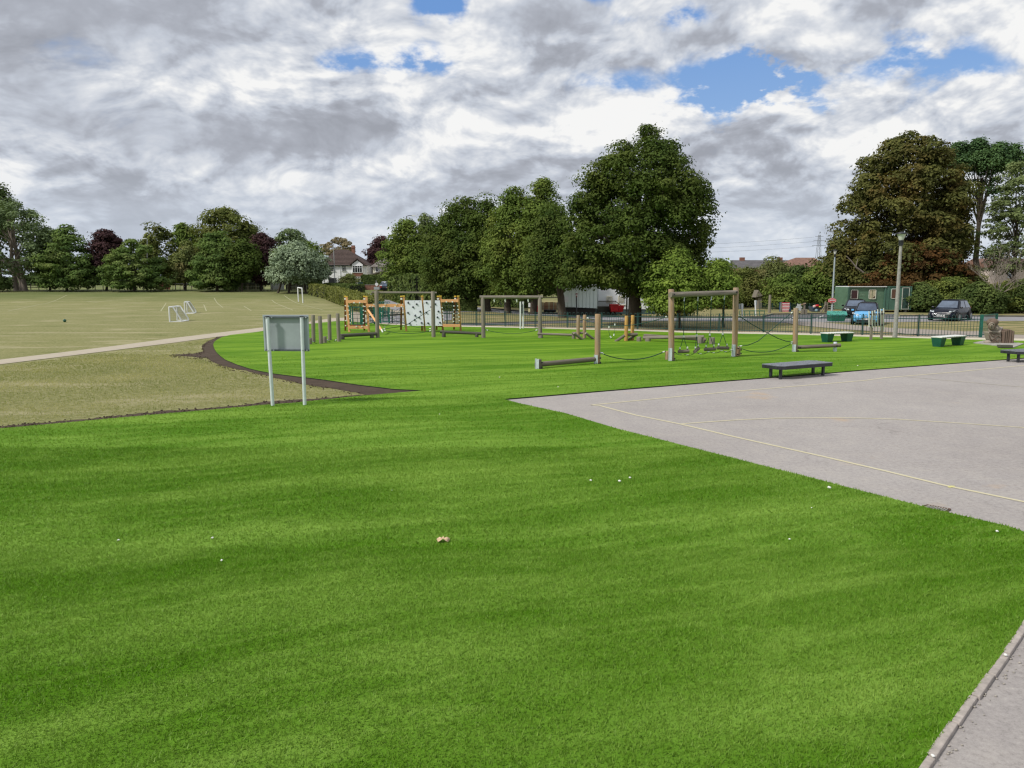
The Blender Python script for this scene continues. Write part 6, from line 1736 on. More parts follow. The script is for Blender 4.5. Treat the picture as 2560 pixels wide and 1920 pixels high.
def notices():
    Y = 64.5
    root = thing('notice_post', 'white and yellow notices fixed beside the fourth maple trunk', 'notice', (Xat(1323, Y), Y, 0))
    mb = MB(); mb.box((Xat(1323, Y), Y, Zat(756, Y) / 2), (.06, .05, Zat(756, Y))); mb.build('stake', M_wood_dark, root)
    mb = MB(); mb.box(V(1323.3, 762.5, Y - .04), (.17, .02, .34)); mb.build('white_notice', M_white, root)
    mb = MB(); mb.box(V(1322.8, 776, Y - .04), (.16, .02, .30)); mb.build('yellow_notice', plain('pale_yellow_sheet', (.62, .56, .32), .7), root)
    Y = 66; x = Xat(1343, Y); root = thing('dog_waste_bin', 'small red bin on a post at the left end of the board fence', 'bin', (x, Y, 0))
    mb = MB(); mb.tube((x, Y, 0), (x, Y, .7), .03); mb.build('post', M_steel, root); mb = MB(); mb.box((x, Y - .05, .45), (.22, .2, .5), taper=.85); mb.build('bin_body', M_red, root, bevel=.02)
    mb = MB(); mb.box((x, Y - .05, .72), (.26, .24, .05)); mb.build('lid', M_red, root)
    Y = 70; x = Xat(1375, Y); rt = thing('tyre_stack', 'dark tyre lying on the verge below the board fence', 'tyre', (x, Y, 0))
    for dx in (-.25, .25): mb = MB(); mb.lathe((x + dx, Y, .02), [(.2, 0), (.3, .02), (.32, .1), (.3, .2), (.2, .22)], 16); mb.build('tyre', M_tyre, rt)
notices()
def hut_and_bits():
    Y = 79.0; xa, xb = Xat(1891, Y), Xat(1901, Y); root = thing('timber_hut', 'small timber hut with a steep shingle roof in the bushes', 'hut', (Xat(1896, Y), Y, 0))
    mb = MB(); mb.box(((xa + xb) / 2, Y, Zat(744, Y) / 2), (xb - xa, .9, Zat(744, Y))); mb.build('wall', M_wood_grey, root)
    z0 = Zat(743, Y); mb = MB(); mb.prism([V(1889, 743.5, Y - .6), V(1907, 739.5, Y - .6), V(1896, 725, Y - .6)], (0, 1.3, 0)); mb.build('roof', M_wood_rail, root)
    p = G(1923, 782); mb = MB(); mb.path([p, V(1925.5, 737, p.y)], [.13, .11], 10); o = mb.build('timber_post', M_wood_grey, loc=tuple(p)); tag(o, 'tall lone grey timber post right of the hut', 'post')
    # striped box
    Y = 71; root = thing('striped_box', 'red and white striped box with a blue side in the play garden', 'play box', (Xat(1965, Y), Y, 0))
    z0, z1 = Zat(780, Y), Zat(756, Y); xa, xb = Xat(1954.5, Y), Xat(1974, Y); n = 13
    for k in range(n):
        za = z0 + (z1 - z0) * k / n; zb_ = z0 + (z1 - z0) * (k + 1) / n; m = M_striper if k % 2 == 0 else M_white
        mb = MB(); mb.box(((xa + xb) / 2, Y + .01 * (k % 2), (za + zb_) / 2), (xb - xa - (.1 if k < 5 else 0) * (5 - k) * .3, .06, zb_ - za - .004)); mb.build('stripe_board', m, root)
    mb = MB(); mb.prism([(xb + .02, Y + .0, z0), (xb + .38, Y + .5, z0), (xb + .22, Y + .5, z1), (xb + .02, Y, z1)], (-.04, .05, 0)); mb.build('blue_side', M_blue, root)
    mb = MB(); mb.box(((xa + xb) / 2, Y + .35, (z0 + z1) / 2), (xb - xa - .04, .58, z1 - z0 - .03)); mb.build('box_body', M_blue, root)
    mb = MB(); mb.box((xa - .06, Y - .02, (z0 + z1) / 2 - .05), (.10, .08, z1 - z0)); mb.build('side_post', M_wood_grey, root)
    # flower board
    Y = 66; root = thing('flower_board', 'white flower-shaped board on a stake behind the right tall post', 'board', (Xat(1998, Y), Y, 0)); c = V(1997.5, 768.5, Y)
    pts = []
    for k in range(48): a = 2 * math.pi * k / 48; r = .235 * (1 + .20 * math.cos(6 * a)); pts.append((c.x + r * math.cos(a), Y, c.z + r * 1.25 * math.sin(a)))
    mb = MB(); mb.prism(pts, (0, .03, 0)); mb.build('flower', plain('greyish_white_board', (.50, .53, .53), .6), root); mb = MB(); mb.tube((c.x, Y + .04, 0), (c.x, Y + .04, c.z), .025); mb.build('stake', M_wood_grey, root)
    # sign post with an arrow board, stools
    p = G(2010, 786); root = thing('finger_post', 'low timber finger post with pointed boards in the play garden', 'post', p)
    Y = p.y; mb = MB(); mb.box((p.x, Y, Zat(757, Y) / 2), (.12, .12, Zat(757, Y))); mb.build('post', M_wood_grey, root); mb = MB(); mb.tube(V(2002, 762, Y - .08), V(2015, 758.5, Y - .08), .035); mb.build('arm', M_wood_tan, root)
    for px_ in (2006, 2014): mb = MB(); mb.box(V(px_, 779, Y - .3), (.22, .2, .42)); mb.build('block', M_wood_grey, root)
    # planter boat with coloured toys
    Y = 70.5; root = thing('toy_tub', 'grey tub heaped with red, yellow and pale blue toys', 'tub', (Xat(2040, Y), Y, 0))
    xa, xb = Xat(2028, Y), Xat(2054, Y); z1 = Zat(766, Y)
    mb = MB(); mb.prism([(xa, Y, z1), (xb, Y, z1 - .06), (xb - .12, Y, .05), (xa + .14, Y, .05)], (0, .7, 0)); mb.build('tub', plain('slate_tub', (.06, .08, .11), .7), root)
    for (px_, py_, s, m) in [(2036, 766, (.16, .12, .13), plain('pale_pink_toy', (.6, .42, .38), .6)), (2043, 764, (.20, .14, .10), M_red), (2050, 767, (.16, .12, .07), M_yellow), (2041, 776, (.17, .10, .14), plain('pale_blue_toy', (.25, .38, .44), .6)), (2034, 770, (.11, .1, .1), plain('dark_blue_toy', (.03, .07, .15), .6))]:
        mb = MB(); mb.blob(V(px_, py_, Y - .05), s, 9, 6, .12, int(px_)); mb.build('toy', m, root)
    # stile and leaning pole
    Y = 70; root = thing('timber_stile', 'grey timber stile with cross rails and a leaning pole left of the red sign', 'stile', (Xat(2066, Y), Y, 0))
    for px_, t in ((2063.5, 754), (2068, 756)): mb = MB(); x = Xat(px_, Y); mb.box((x, Y, Zat(t, Y) / 2), (.12, .12, Zat(t, Y))); mb.build('post', M_wood_rail, root)
    mb = MB(); mb.tube(V(2051, 783, Y - .3), V(2064, 761, Y - .1), .045); mb.build('leaning_pole', M_wood_rail, root)
    for k, py_ in enumerate((764, 769, 774, 779)): mb = MB(); mb.box(V(2077, py_, Y), (.75, .05, .07)); mb.build('rail', M_wood_grey, root)
    # mesh fence behind
    Y = 75; root = thing('mesh_fence', 'thin dark mesh fence at the back of the play garden', 'fence', (Xat(1980, Y), Y, 0))
    xa, xb = Xat(1900, Y), Xat(2118, Y)
    for k in range(8): x = xa + (xb - xa) * k / 7; mb = MB(); mb.tube((x, Y, 0), (x, Y, Zat(758, Y)), .03, n=6); mb.build('post', M_fence, root)
    mb = MB()
    for k in range(11): z = Zat(758, Y) * (k + .5) / 10.6; mb.tube((xa, Y, z), (xb, Y, z), .006, n=3)
    for k in range(90): x = xa + (xb - xa) * k / 89; mb.tube((x, Y, 0), (x, Y, Zat(758, Y)), .005, n=3)
    o = mb.build('mesh', M_fence, root); o['kind'] = 'stuff'
    # barrier rail by the road
    Y = 60.5; root = thing('cycle_rack', 'low dark green hooped rail by the car park entrance', 'rail', (Xat(1880, Y), Y, 0)); xa, xb = Xat(1850, Y), Xat(1912, Y)
    mb = MB(); mb.tube((xa, Y, .5), (xb, Y, .5), .025); mb.tube((xa, Y, .25), (xb, Y, .25), .02); mb.build('rail', M_green_gate, root)
    for k in range(6): x = xa + (xb - xa) * k / 5; mb = MB(); mb.tube((x, Y, 0), (x, Y, .52), .025); mb.build('upright', M_green_gate, root)
M_striper = plain('stripe_red', (.52, .03, .05), .6); M_blue = plain('deep_blue_board', (.03, .08, .20), .6)
hut_and_bits()
def grit_bin():
    p = G(2099, 804); Y = p.y; root = thing('grit_bin', 'green grit bin with a lighter rounded lid left of the blue car', 'bin', p)
    xa, xb = Xat(2079.5, Y), Xat(2119, Y); zl = Zat(789, Y); zt = Zat(779, Y); D = .75
    mb = MB(); v = [(xa + .05, Y, 0), (xb - .14, Y, 0), (xb - .14, Y + D, 0), (xa + .05, Y + D, 0), (xa, Y - .02, zl), (xb - .03, Y - .02, zl), (xb - .03, Y + D, zl), (xa, Y + D, zl)]
    mb._add(v, [(3, 2, 1, 0), (4, 5, 6, 7), (0, 1, 5, 4), (1, 2, 6, 5), (2, 3, 7, 6), (3, 0, 4, 7)]); mb.build('bin_body', plain('grit_green', (.012, .125, .075), .5, 0, .12, 4), root, bevel=.03)
    mb = MB(); mb.prism([(xa - .03, Y - .05, zl), (xa - .03, Y - .05, zl + .07), (xa - .0, Y + .18, zt), (xa - .0, Y + D, zt + .02), (xa - .03, Y + D, zl)], (xb - xa + .05, 0, 0)); ld = mb.build('lid', plain('grit_lid_green', (.07, .32, .26), .5, 0, .1, 4), root, bevel=.02)
    for k in range(3): x = xa + (xb - xa) * (.22 + .27 * k); mb = MB(); mb.path([(x - .10, Y + .01, zl + .09), (x - .10, Y + .12, zt - .05), (x, Y + .16, zt + .0), (x + .10, Y + .12, zt - .05), (x + .10, Y + .01, zl + .09)], .012, 5); mb.build('rib', plain('grit_green', (0, 0, 0)), ld)
grit_bin()

# ---------------------------------------------------------------- green cabin
def cabin():
    Y = 70.0; p0 = V(2118, 777, Y); p1 = V(2214, 777, Y - .2)
    root = thing('green_site_cabin', 'dark green site cabin with rounded windows under the chestnut', 'cabin', (Xat(2196, Y), Y, 0))
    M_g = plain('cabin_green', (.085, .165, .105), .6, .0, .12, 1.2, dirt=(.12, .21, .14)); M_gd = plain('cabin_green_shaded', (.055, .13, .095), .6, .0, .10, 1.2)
    za, zt = .22, Zat(717.5, Y); xa, xm, xb = Xat(2117.5, Y), Xat(2212, Y), Xat(2276, Y)
    mb = MB(); mb.box(((xa + xm) / 2, Y + 1.4, (za + zt) / 2), (xm - xa, 2.8, zt - za)); mb.build('wall', M_g, root)
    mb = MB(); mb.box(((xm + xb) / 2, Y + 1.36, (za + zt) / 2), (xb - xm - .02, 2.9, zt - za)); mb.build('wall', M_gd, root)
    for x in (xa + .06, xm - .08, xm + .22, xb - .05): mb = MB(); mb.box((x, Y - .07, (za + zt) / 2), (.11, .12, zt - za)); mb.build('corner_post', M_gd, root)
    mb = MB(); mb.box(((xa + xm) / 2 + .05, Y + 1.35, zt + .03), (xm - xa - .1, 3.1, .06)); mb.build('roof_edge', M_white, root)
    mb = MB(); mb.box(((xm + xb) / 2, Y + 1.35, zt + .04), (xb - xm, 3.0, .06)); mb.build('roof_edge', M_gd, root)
    rng = np.random.default_rng(3); n = 2600; x = rng.uniform(xa + .6, xb + .2, n); pos = np.stack([x, Y + rng.uniform(-.05, 1.6, n), zt + .06 + rng.random(n) ** 2 * .45 * np.clip((x - xa) / 3, .1, 1)], 1)
    nr = rng.normal(size=(n, 3)) * .5 + np.array([0, 0, 1]); nr /= np.linalg.norm(nr, axis=1, keepdims=True)
    lo_ = leaf_mesh('fallen_leaf_heap', pos, nr, .09 * rng.uniform(.6, 1.3, n), rng.random(n), LEAF['rust'], root)
    lo_.location = -Vector(root.location); lo_['kind'] = 'stuff'
    def win(x0, x1, y0, y1, pane):
        a, b = Xat(x0, Y), Xat(x1, Y); c0, c1 = Zat(y1, Y), Zat(y0, Y); r = .09; yy = Y - .05 if x0 < 2212 else Y - .13
        def rr(i): 
            pts = []
            for cx, cz, s in ((b - r, c1 - r, 0), (a + r, c1 - r, 1), (a + r, c0 + r, 2), (b - r, c0 + r, 3)):
                for k in range(5): t = math.pi / 2 * (s + k / 4); pts.append((cx + (r - i) * math.cos(t), yy, cz + (r - i) * math.sin(t)))
            return pts
        mb = MB(); loop = rr(0); mb.path([Vector(q) for q in loop + loop[:1]], .035, 6, False); f = mb.build('window_frame', M_rim, root)
        mb = MB(); mb.prism(rr(.01), (0, .05, 0)); pn = mb.build('pane', pane, f)
        return f, a, b, c0, c1, yy
    M_rim = plain('pale_rubber_rim', (.46, .48, .42), .6)
    win(2125.5, 2142.5, 725, 747.5, plain('dark_red_glass', (.045, .012, .014), .15))
    f, a, b, c0, c1, yy = win(2170.5, 2187.5, 724, 747.5, plain('curtained_glass', (.42, .37, .25), .5))
    mb = MB(); mb.prism([(a + .32, yy - .01, c0 + .08), (b - .08, yy - .01, c0 + .08), (b - .08, yy - .01, c0 + .28)], (0, .008, 0)); mb.build('curtain_gap', plain('dark_red_glass', (0, 0, 0)), f)
    mb = MB(); mb.box(((a * .55 + b * .45), yy - .008, (c0 + c1) / 2), (.04, .01, c1 - c0 - .1)); mb.build('curtain_seam', plain('olive_seam', (.12, .16, .07), .7), f)
    win(2225, 2243, 722.5, 746.5, plain('brown_glass', (.10, .045, .025), .2))
    mb = MB(); x0, x1 = Xat(2252.5, Y), Xat(2269.5, Y); d0, d1 = Zat(772.5, Y), Zat(719.5, Y)
    mb.box(((x0 + x1) / 2, Y - .10, (d0 + d1) / 2), (x1 - x0, .04, d1 - d0)); dr_ = mb.build('door', plain('door_green', (.02, .055, .045), .5), root)
    mb = MB()
    for x in (x0, x1): mb.box((x, Y - .13, (d0 + d1) / 2), (.05, .05, d1 - d0 + .05))
    for z in (d0, d1): mb.box(((x0 + x1) / 2, Y - .131, z), (x1 - x0 - .05, .05, .05))
    mb.build('door_frame', M_rim, dr_); mb = MB(); mb.box((x0 + .12, Y - .15, Zat(746, Y)), (.12, .04, .04)); mb.build('handle', M_rim, dr_)
    mb = MB()
    for (cx, cy, w) in ((2157, 733, 9), (2158, 736.5, 13), (2156, 740, 14), (2199, 733.5, 3), (2199, 738, 7)):
        p = V(cx, cy, Y - .012)
        k = max(2, int(w / 1.6))
        for i in range(k): mb.box((p.x + (i - k / 2) * w * PX(Y) / k, Y - .012, p.z + .01 * ((i * 7) % 3 - 1)), (w * PX(Y) / k * .72, .012, .045))
    mb.build('faded_lettering', plain('faded_pale_green', (.20, .30, .20), .7), root)
    for x in (xa + .4, (xa + xm) / 2, xm - .1, xb - .3): mb = MB(); mb.box((x, Y + .3, za / 2), (.2, .3, za)); mb.build('foot', M_conc, root)
cabin()

# ---------------------------------------------------------------- cars
def car(label, pos, heading, L, W, H, paint, belt=.60, nose=.95, front=.30, ws=.0, roof_f=.14, roof_r=-.40, tail=-.49, lights=True, grille='plain', roofmat=None, trim=None):
    """car in its own frame: +x is forward, origin on the ground at the centre"""
    root = thing('parked_car', label, 'car', pos, heading, 'parked cars')
    hl, hw = L / 2, W / 2; zb = .17; zbelt = H * belt
    # lower body: stations along the length (x, top, half width)
    st = [(-hl, H * .40, hw * .80), (-hl + .06, H * .56, hw * .90), (-hl + .30, zbelt + .02, hw * .975), (-hl * .4, zbelt + .01, hw), (hl * .2, zbelt - .005, hw), (hl * .50, zbelt - .03 * H / 1.5, hw * .985),
          (hl * .80, zbelt * .90, hw * .955), (hl * .93, zbelt * .80, hw * .89), (hl * .985, zbelt * .66, hw * .82), (hl, zbelt * .45, hw * .76)]
    ring = []
    for x, zt, w in st:
        zb_ = zb if abs(x) < hl * .9 else zb + .05
        ring.append([(x, -w * .96, zb_), (x, -w, zb_ + .12), (x, -w, zb_ + (zt - zb_) * .60), (x, -w * .955, zb_ + (zt - zb_) * .88), (x, -w * .86, zt), (x, -w * .4, zt + .03), (x, w * .4, zt + .03), (x, w * .86, zt),
                     (x, w * .955, zb_ + (zt - zb_) * .88), (x, w, zb_ + (zt - zb_) * .60), (x, w, zb_ + .12), (x, w * .96, zb_)])
    mb = MB(); n = 12; vs = [p for r in ring for p in r]; fs = []
    for i in range(len(ring) - 1):
        for k in range(n): k2 = (k + 1) % n; fs.append((i * n + k, (i + 1) * n + k, (i + 1) * n + k2, i * n + k2))
    fs.append(tuple(range(n))); fs.append(tuple((len(ring) - 1) * n + k for k in range(n))[::-1])
    mb._add(vs, fs, None, True)
    body = mb.build('body', paint, root, local=True)
    # cabin
    xb0, xb1 = -.475 * L, .235 * L; xr0, xr1 = -.36 * L, .045 * L
    bw, rw = hw * .92, hw * .68
    B = [(xb0, -bw), (xb1, -bw), (xb1, bw), (xb0, bw)]; Rr = [(xr0, -rw), (xr1, -rw), (xr1, rw), (xr0, rw)]
    zr = H - .05; z0 = zbelt - .06
    v = [(x, y, z0) for x, y in B] + [(x, y, zr) for x, y in Rr] + [((xr0 + xr1) / 2 + sx * (xr1 - xr0) * .36, sy * rw * .7, H) for sx, sy in ((-1, -1), (1, -1), (1, 1), (-1, 1))]
    mb = MB(); mb._add(v, [(0, 1, 5, 4), (1, 2, 6, 5), (2, 3, 7, 6), (3, 0, 4, 7), (4, 5, 9, 8), (5, 6, 10, 9), (6, 7, 11, 10), (7, 4, 8, 11), (8, 9, 10, 11)])
    mb.build('roof', roofmat or paint, root, local=True, bevel=.09)
    def glass(name, c, inset=.10, off=.012):
        c = [Vector(q) for q in c]; m = sum(c, Vector()) / 4; nn = (c[1] - c[0]).cross(c[3] - c[0]).normalized(); 
        if nn.dot(m - Vector((0, 0, H * .5))) < 0: nn = -nn
        q = [m + (p - m) * (1 - inset) + nn * off for p in c]; mb = MB(); mb.prism(q, nn * .006); return mb.build(name, M_carglass, root, local=True)
    z1 = z0 + .07
    def lerp3(a, b, t): return tuple(a[i] + (b[i] - a[i]) * t for i in range(3))
    def side(i, j, t0, t1):
        a, b, c, d = v[i], v[j], v[j + 4], v[i + 4]
        lo0, lo1 = lerp3(a, b, t0), lerp3(a, b, t1); hi0, hi1 = lerp3(d, c, t0), lerp3(d, c, t1)
        return [lerp3(lo0, hi0, .12), lerp3(lo1, hi1, .12), lerp3(lo1, hi1, .93), lerp3(lo0, hi0, .93)]
    glass('windscreen', side(1, 2, .04, .96), .06); glass('rear_window', side(3, 0, .06, .94), .10)
    for s in ((0, 1), (2, 3)):
        for t0, t1 in ((.08, .46), (.49, .90)) if s == (0, 1) else ((.10, .51), (.54, .92)): glass('side_window', side(s[0], s[1], t0, t1), .05)
    for x in (-hl * .62, hl * .64):
        for sy in (-1, 1):
            mb = MB(); y = sy * (hw - .08); mb.tube((x, y - .09, .31), (x, y + .09, .31), .31, n=20); wv = mb.build('wheel', M_tyre, root, local=True)
            mb = MB(); mb.tube((x, y + sy * .085, .31), (x, y + sy * .097, .31), .20, n=14); mb.build('rim', M_rimm, wv, local=True)
            mb = MB(); mb.lathe((x, sy * (hw - .012), .33), [(.385, 0), (.385, .02)], 20, axis=Matrix(((1, 0, 0), (0, 0, sy), (0, 1, 0)))); mb.build('wheel_arch', M_black, root, local=True)
            wv.scale = (1, 1.12, 1)
    for sy in (-1, 1):
        mb = MB(); mb.prism([(hl * .80, sy * hw * .93, zbelt * .83), (hl * .955, sy * hw * .84, zbelt * .74), (hl * .985, sy * hw * .52, zbelt * .67), (hl * .95, sy * hw * .56, zbelt * .80)], (.03, sy * .02, .02)); mb.build('headlight', M_headlamp, root, local=True)
        mb = MB(); mb.box((xb1 - .12, sy * (hw + .06), zbelt + .06), (.13, .17, .12)); mb.build('wing_mirror', paint, root, local=True, bevel=.03)
        mb = MB(); mb.box((-hl + .05, sy * hw * .76, H * .55), (.06, .14, .26)); mb.build('rear_light', plain('rear_lamp_red', (.45, .01, .01), .3), root, local=True)
    X = hl * .995
    if grille == 'wide':
        o = [(-.58, .50), (.58, .50), (.42, .30), (-.42, .30)]
        mb = MB(); mb.prism([(X - .01, y, z) for y, z in o], (.025, 0, 0)); mb.build('grille', M_black, root, local=True)
        mb = MB(); mb.path([Vector((X + .02, y, z)) for y, z in o + o[:1]], .018, 6, False); mb.build('grille_surround', M_chrome, root, local=True)
        for sy in (-1, 1): mb = MB(); mb.tube((X - .10, sy * .68, .30), (X - .04, sy * .68, .30), .06); mb.build('fog_lamp', M_headlamp, root, local=True)
        mb = MB(); mb.tube((X - .02, 0, .60), (X + .01, 0, .60), .05); mb.build('badge', M_chrome, root, local=True)
    else:
        mb = MB(); mb.prism([(X - .01, y, z) for y, z in ((-.60, .36), (.60, .36), (.50, .22), (-.50, .22))], (.02, 0, 0)); mb.build('grille', M_black, root, local=True)
        mb = MB(); mb.tube((X - .03, 0, .58), (X + .0, 0, .58), .06); mb.build('badge', M_chrome, root, local=True)
    mb = MB(); mb.box((X + .035, 0, .40), (.012, .52, .11)); pl = mb.build('number_plate', M_white, root, local=True)
    mb = MB()
    for k in range(7): mb.box((X + .043, -.20 + k * .066 + (.02 if k > 3 else 0), .40), (.004, .034, .07))
    mb.build('plate_characters', M_black, pl, local=True)
    if trim: mb = MB(); mb.box((X - .04, 0, .26), (.06, W * .66, .05)); mb.build('bumper_strip', trim, root, local=True)
    for sy in (-1, 1):
        mb = MB(); mb.tube((xb1 - .25, sy * .35, z0 + .09), (xb1 - .15, sy * .10, z0 + .10), .012); mb.build('wiper', M_black, root, local=True)
    return root
M_carglass = plain('car_glass', (.15, .19, .26), .05, .6, .25, 2, spec=1.0)  # bluish base colour stands in for part of the sky reflection
M_rimm = plain('alloy_rim', (.35, .36, .38), .35, .7)
M_chrome = plain('chrome_trim', (.75, .76, .78), .2, .9, .03, 5)
M_headlamp = plain('headlamp_glass', (.55, .60, .62), .12, .2, .05, 5)
M_paint_dark = plain('black_car_paint', (.005, .007, .016), .22, 0, .05, 1, spec=.22)
M_paint_blue = plain('light_blue_car_paint', (.11, .38, .68), .25, .0, .05, 1, spec=.7)
M_paint_black = plain('jet_car_paint', (.007, .008, .010), .25, 0, .05, 1, spec=.2)
p = G(2368, 803.5); car('dark blue-black hatchback parked facing the camera on the right road', p + Vector((1.1, 1.6, 0)), R(-137), 3.95, 1.75, 1.50, M_paint_dark, grille='wide')
p = G(2168, 812.5); car('light blue small car parked behind the chime tubes', p + Vector((.55, 1.3, 0)), R(-117), 3.2, 1.60, 1.46, M_paint_blue, belt=.60, roofmat=M_paint_black, trim=M_paint_blue)
p = G(2152, 796); car('black car parked behind the light blue one, in front of the green cabin', p + Vector((.55, 2.2, 0)), R(-113), 4.1, 1.80, 1.40, M_paint_black, belt=.62)
z = terr(0, 126)
car('silver-white car by the cream house, partly behind the square-cut hedge', (Xat(970, 131), 131, 1.2), R(-60), 4.0, 1.7, 1.45, plain('silver_car_paint', (.5, .53, .56), .3, .3))
car('black car with red rear lamps beside the small lantern post', (Xat(981, 122), 122, terr(0, 122)), R(60), 3.9, 1.7, 1.45, M_paint_black)

# ---------------------------------------------------------------- carved wooden animal
def carving():
    Y = G(2490, 861).y
    root = thing('carved_animal', 'grey carved wooden animal with a grooved barrel body on a stone slab', 'sculpture', G(2492, 862))
    s = [G(2433, 860), G(2533, 872), G(2560, 862), G(2470, 853)]
    mb = MB(); mb.prism([q for q in s], (0, 0, .07)); mb.build('slab', M_conc, root)
    M_c = wood('carved_grey_oak', (.20, .165, .13), (.42, .37, .31), (.28, .24, .20)); M_cd = wood('dark_carved_oak', (.10, .07, .05), (.21, .155, .12), (.14, .10, .08))
    # body block with sloped top
    a = [V(2471, 831, Y), V(2503, 830.5, Y), V(2503, 861.5, Y), V(2487, 861, Y), V(2476, 850, Y)]
    mb = MB(); mb.prism(a, (.10, .55, 0)); mb.build('carved_body', M_c, root, bevel=.03)
    mb = MB(); b = [V(2470, 830.5, Y - .05), V(2501, 832.5, Y - .05), V(2501, 829.8, Y - .05), V(2470, 828, Y - .05)]; mb.prism([b[0], b[1], V(2508, 819.5, Y + .5), V(2490, 818.5, Y + .5)], (0, 0, .05)); mb.build('sloped_top', M_c, root, bevel=.015)
    # barrel on the right: rounded staves
    c = V(2512, 843, Y + .20); n = 9
    for k in range(5):
        x0 = -.20 + k * .10; h = [.30, .36, .375, .36, .31][k]
        mb = MB(); mb.box((c.x + x0, c.y - .02 * abs(k - 2) + .0, c.z + .0), (.092, .52, h * 2)); mb.build('stave', M_cd, root, bevel=.035)
    # neck and head with brow, muzzle and ear
    mb = MB(); mb.blob(V(2484, 822, Y + .25), (.22, .24, .26), 14, 10, .05, 3); mb.build('neck', M_c, root)
    mb = MB(); mb.blob(V(2481, 806, Y + .18), (.25, .24, .19), 16, 10, .04, 5); mb.blob(V(2479, 816, Y + .0), (.13, .20, .17), 12, 8, .04, 6); hd = mb.build('head', M_cd, root)
    mb = MB(); mb.path([V(2472.5, 813, Y - .16), V(2475, 808.5, Y - .18), V(2479.5, 807, Y - .2), V(2484, 808.5, Y - .18), V(2486.5, 812.5, Y - .15)], .028, 8); mb.build('brow', M_c, hd)
    mb = MB(); mb.path([V(2477, 812, Y - .18), V(2480, 811, Y - .22), V(2482, 814, Y - .2), V(2482.5, 822, Y - .14), V(2477, 822, Y - .14), V(2477, 814, Y - .2)], .03, 8); mb.build('muzzle', M_c, hd)
    mb = MB(); mb.blob(V(2493.5, 804.5, Y + .10), (.075, .05, .11), 10, 8); mb.build('ear', M_c, hd); mb = MB(); mb.blob(V(2493.5, 805, Y + .05), (.045, .03, .07), 8, 6); mb.build('ear_hollow', M_c, hd)
    mb = MB(); mb.blob(V(2477.5, 800, Y + .1), (.08, .06, .05), 8, 6); mb.build('crest', M_cd, hd)
    # carved curls
    for pts in ([(2472, 836), (2475, 846), (2480, 850), (2487, 846), (2491, 841), (2497, 840), (2501, 845)], [(2476, 832), (2478, 838), (2483, 841), (2488, 837)], [(2481, 860), (2482, 854), (2486, 850), (2491, 848)],
                [(2486, 861), (2487, 855), (2491, 852), (2494, 856)], [(2496, 861), (2495, 852), (2498, 847)], [(2463, 858), (2467, 853), (2470, 857), (2474, 852), (2477, 858)], [(2480, 832), (2484, 836), (2492, 834), (2499, 835)]):
        mb = MB(); mb.path([V(x, y, Y - .03) for x, y in pts], .020, 6); mb.build('carved_curl', M_cd, root)
    mb = MB(); mb.blob(V(2469, 856, Y), (.16, .18, .11), 10, 6, .12, 4); mb.build('paw', M_c, root)
carving()
p = G(2521, 873); mb = MB(); mb.box((p.x, p.y + .25, .11), (.50, .3, .10), R(-5)); mb.box((p.x, p.y + .25, .03), (.44, .24, .06), R(-5)); o = mb.build('timber_step', M_wood_dark, loc=tuple(p)); tag(o, 'small dark timber step between the stone slab and the cut-off black bench', 'step')

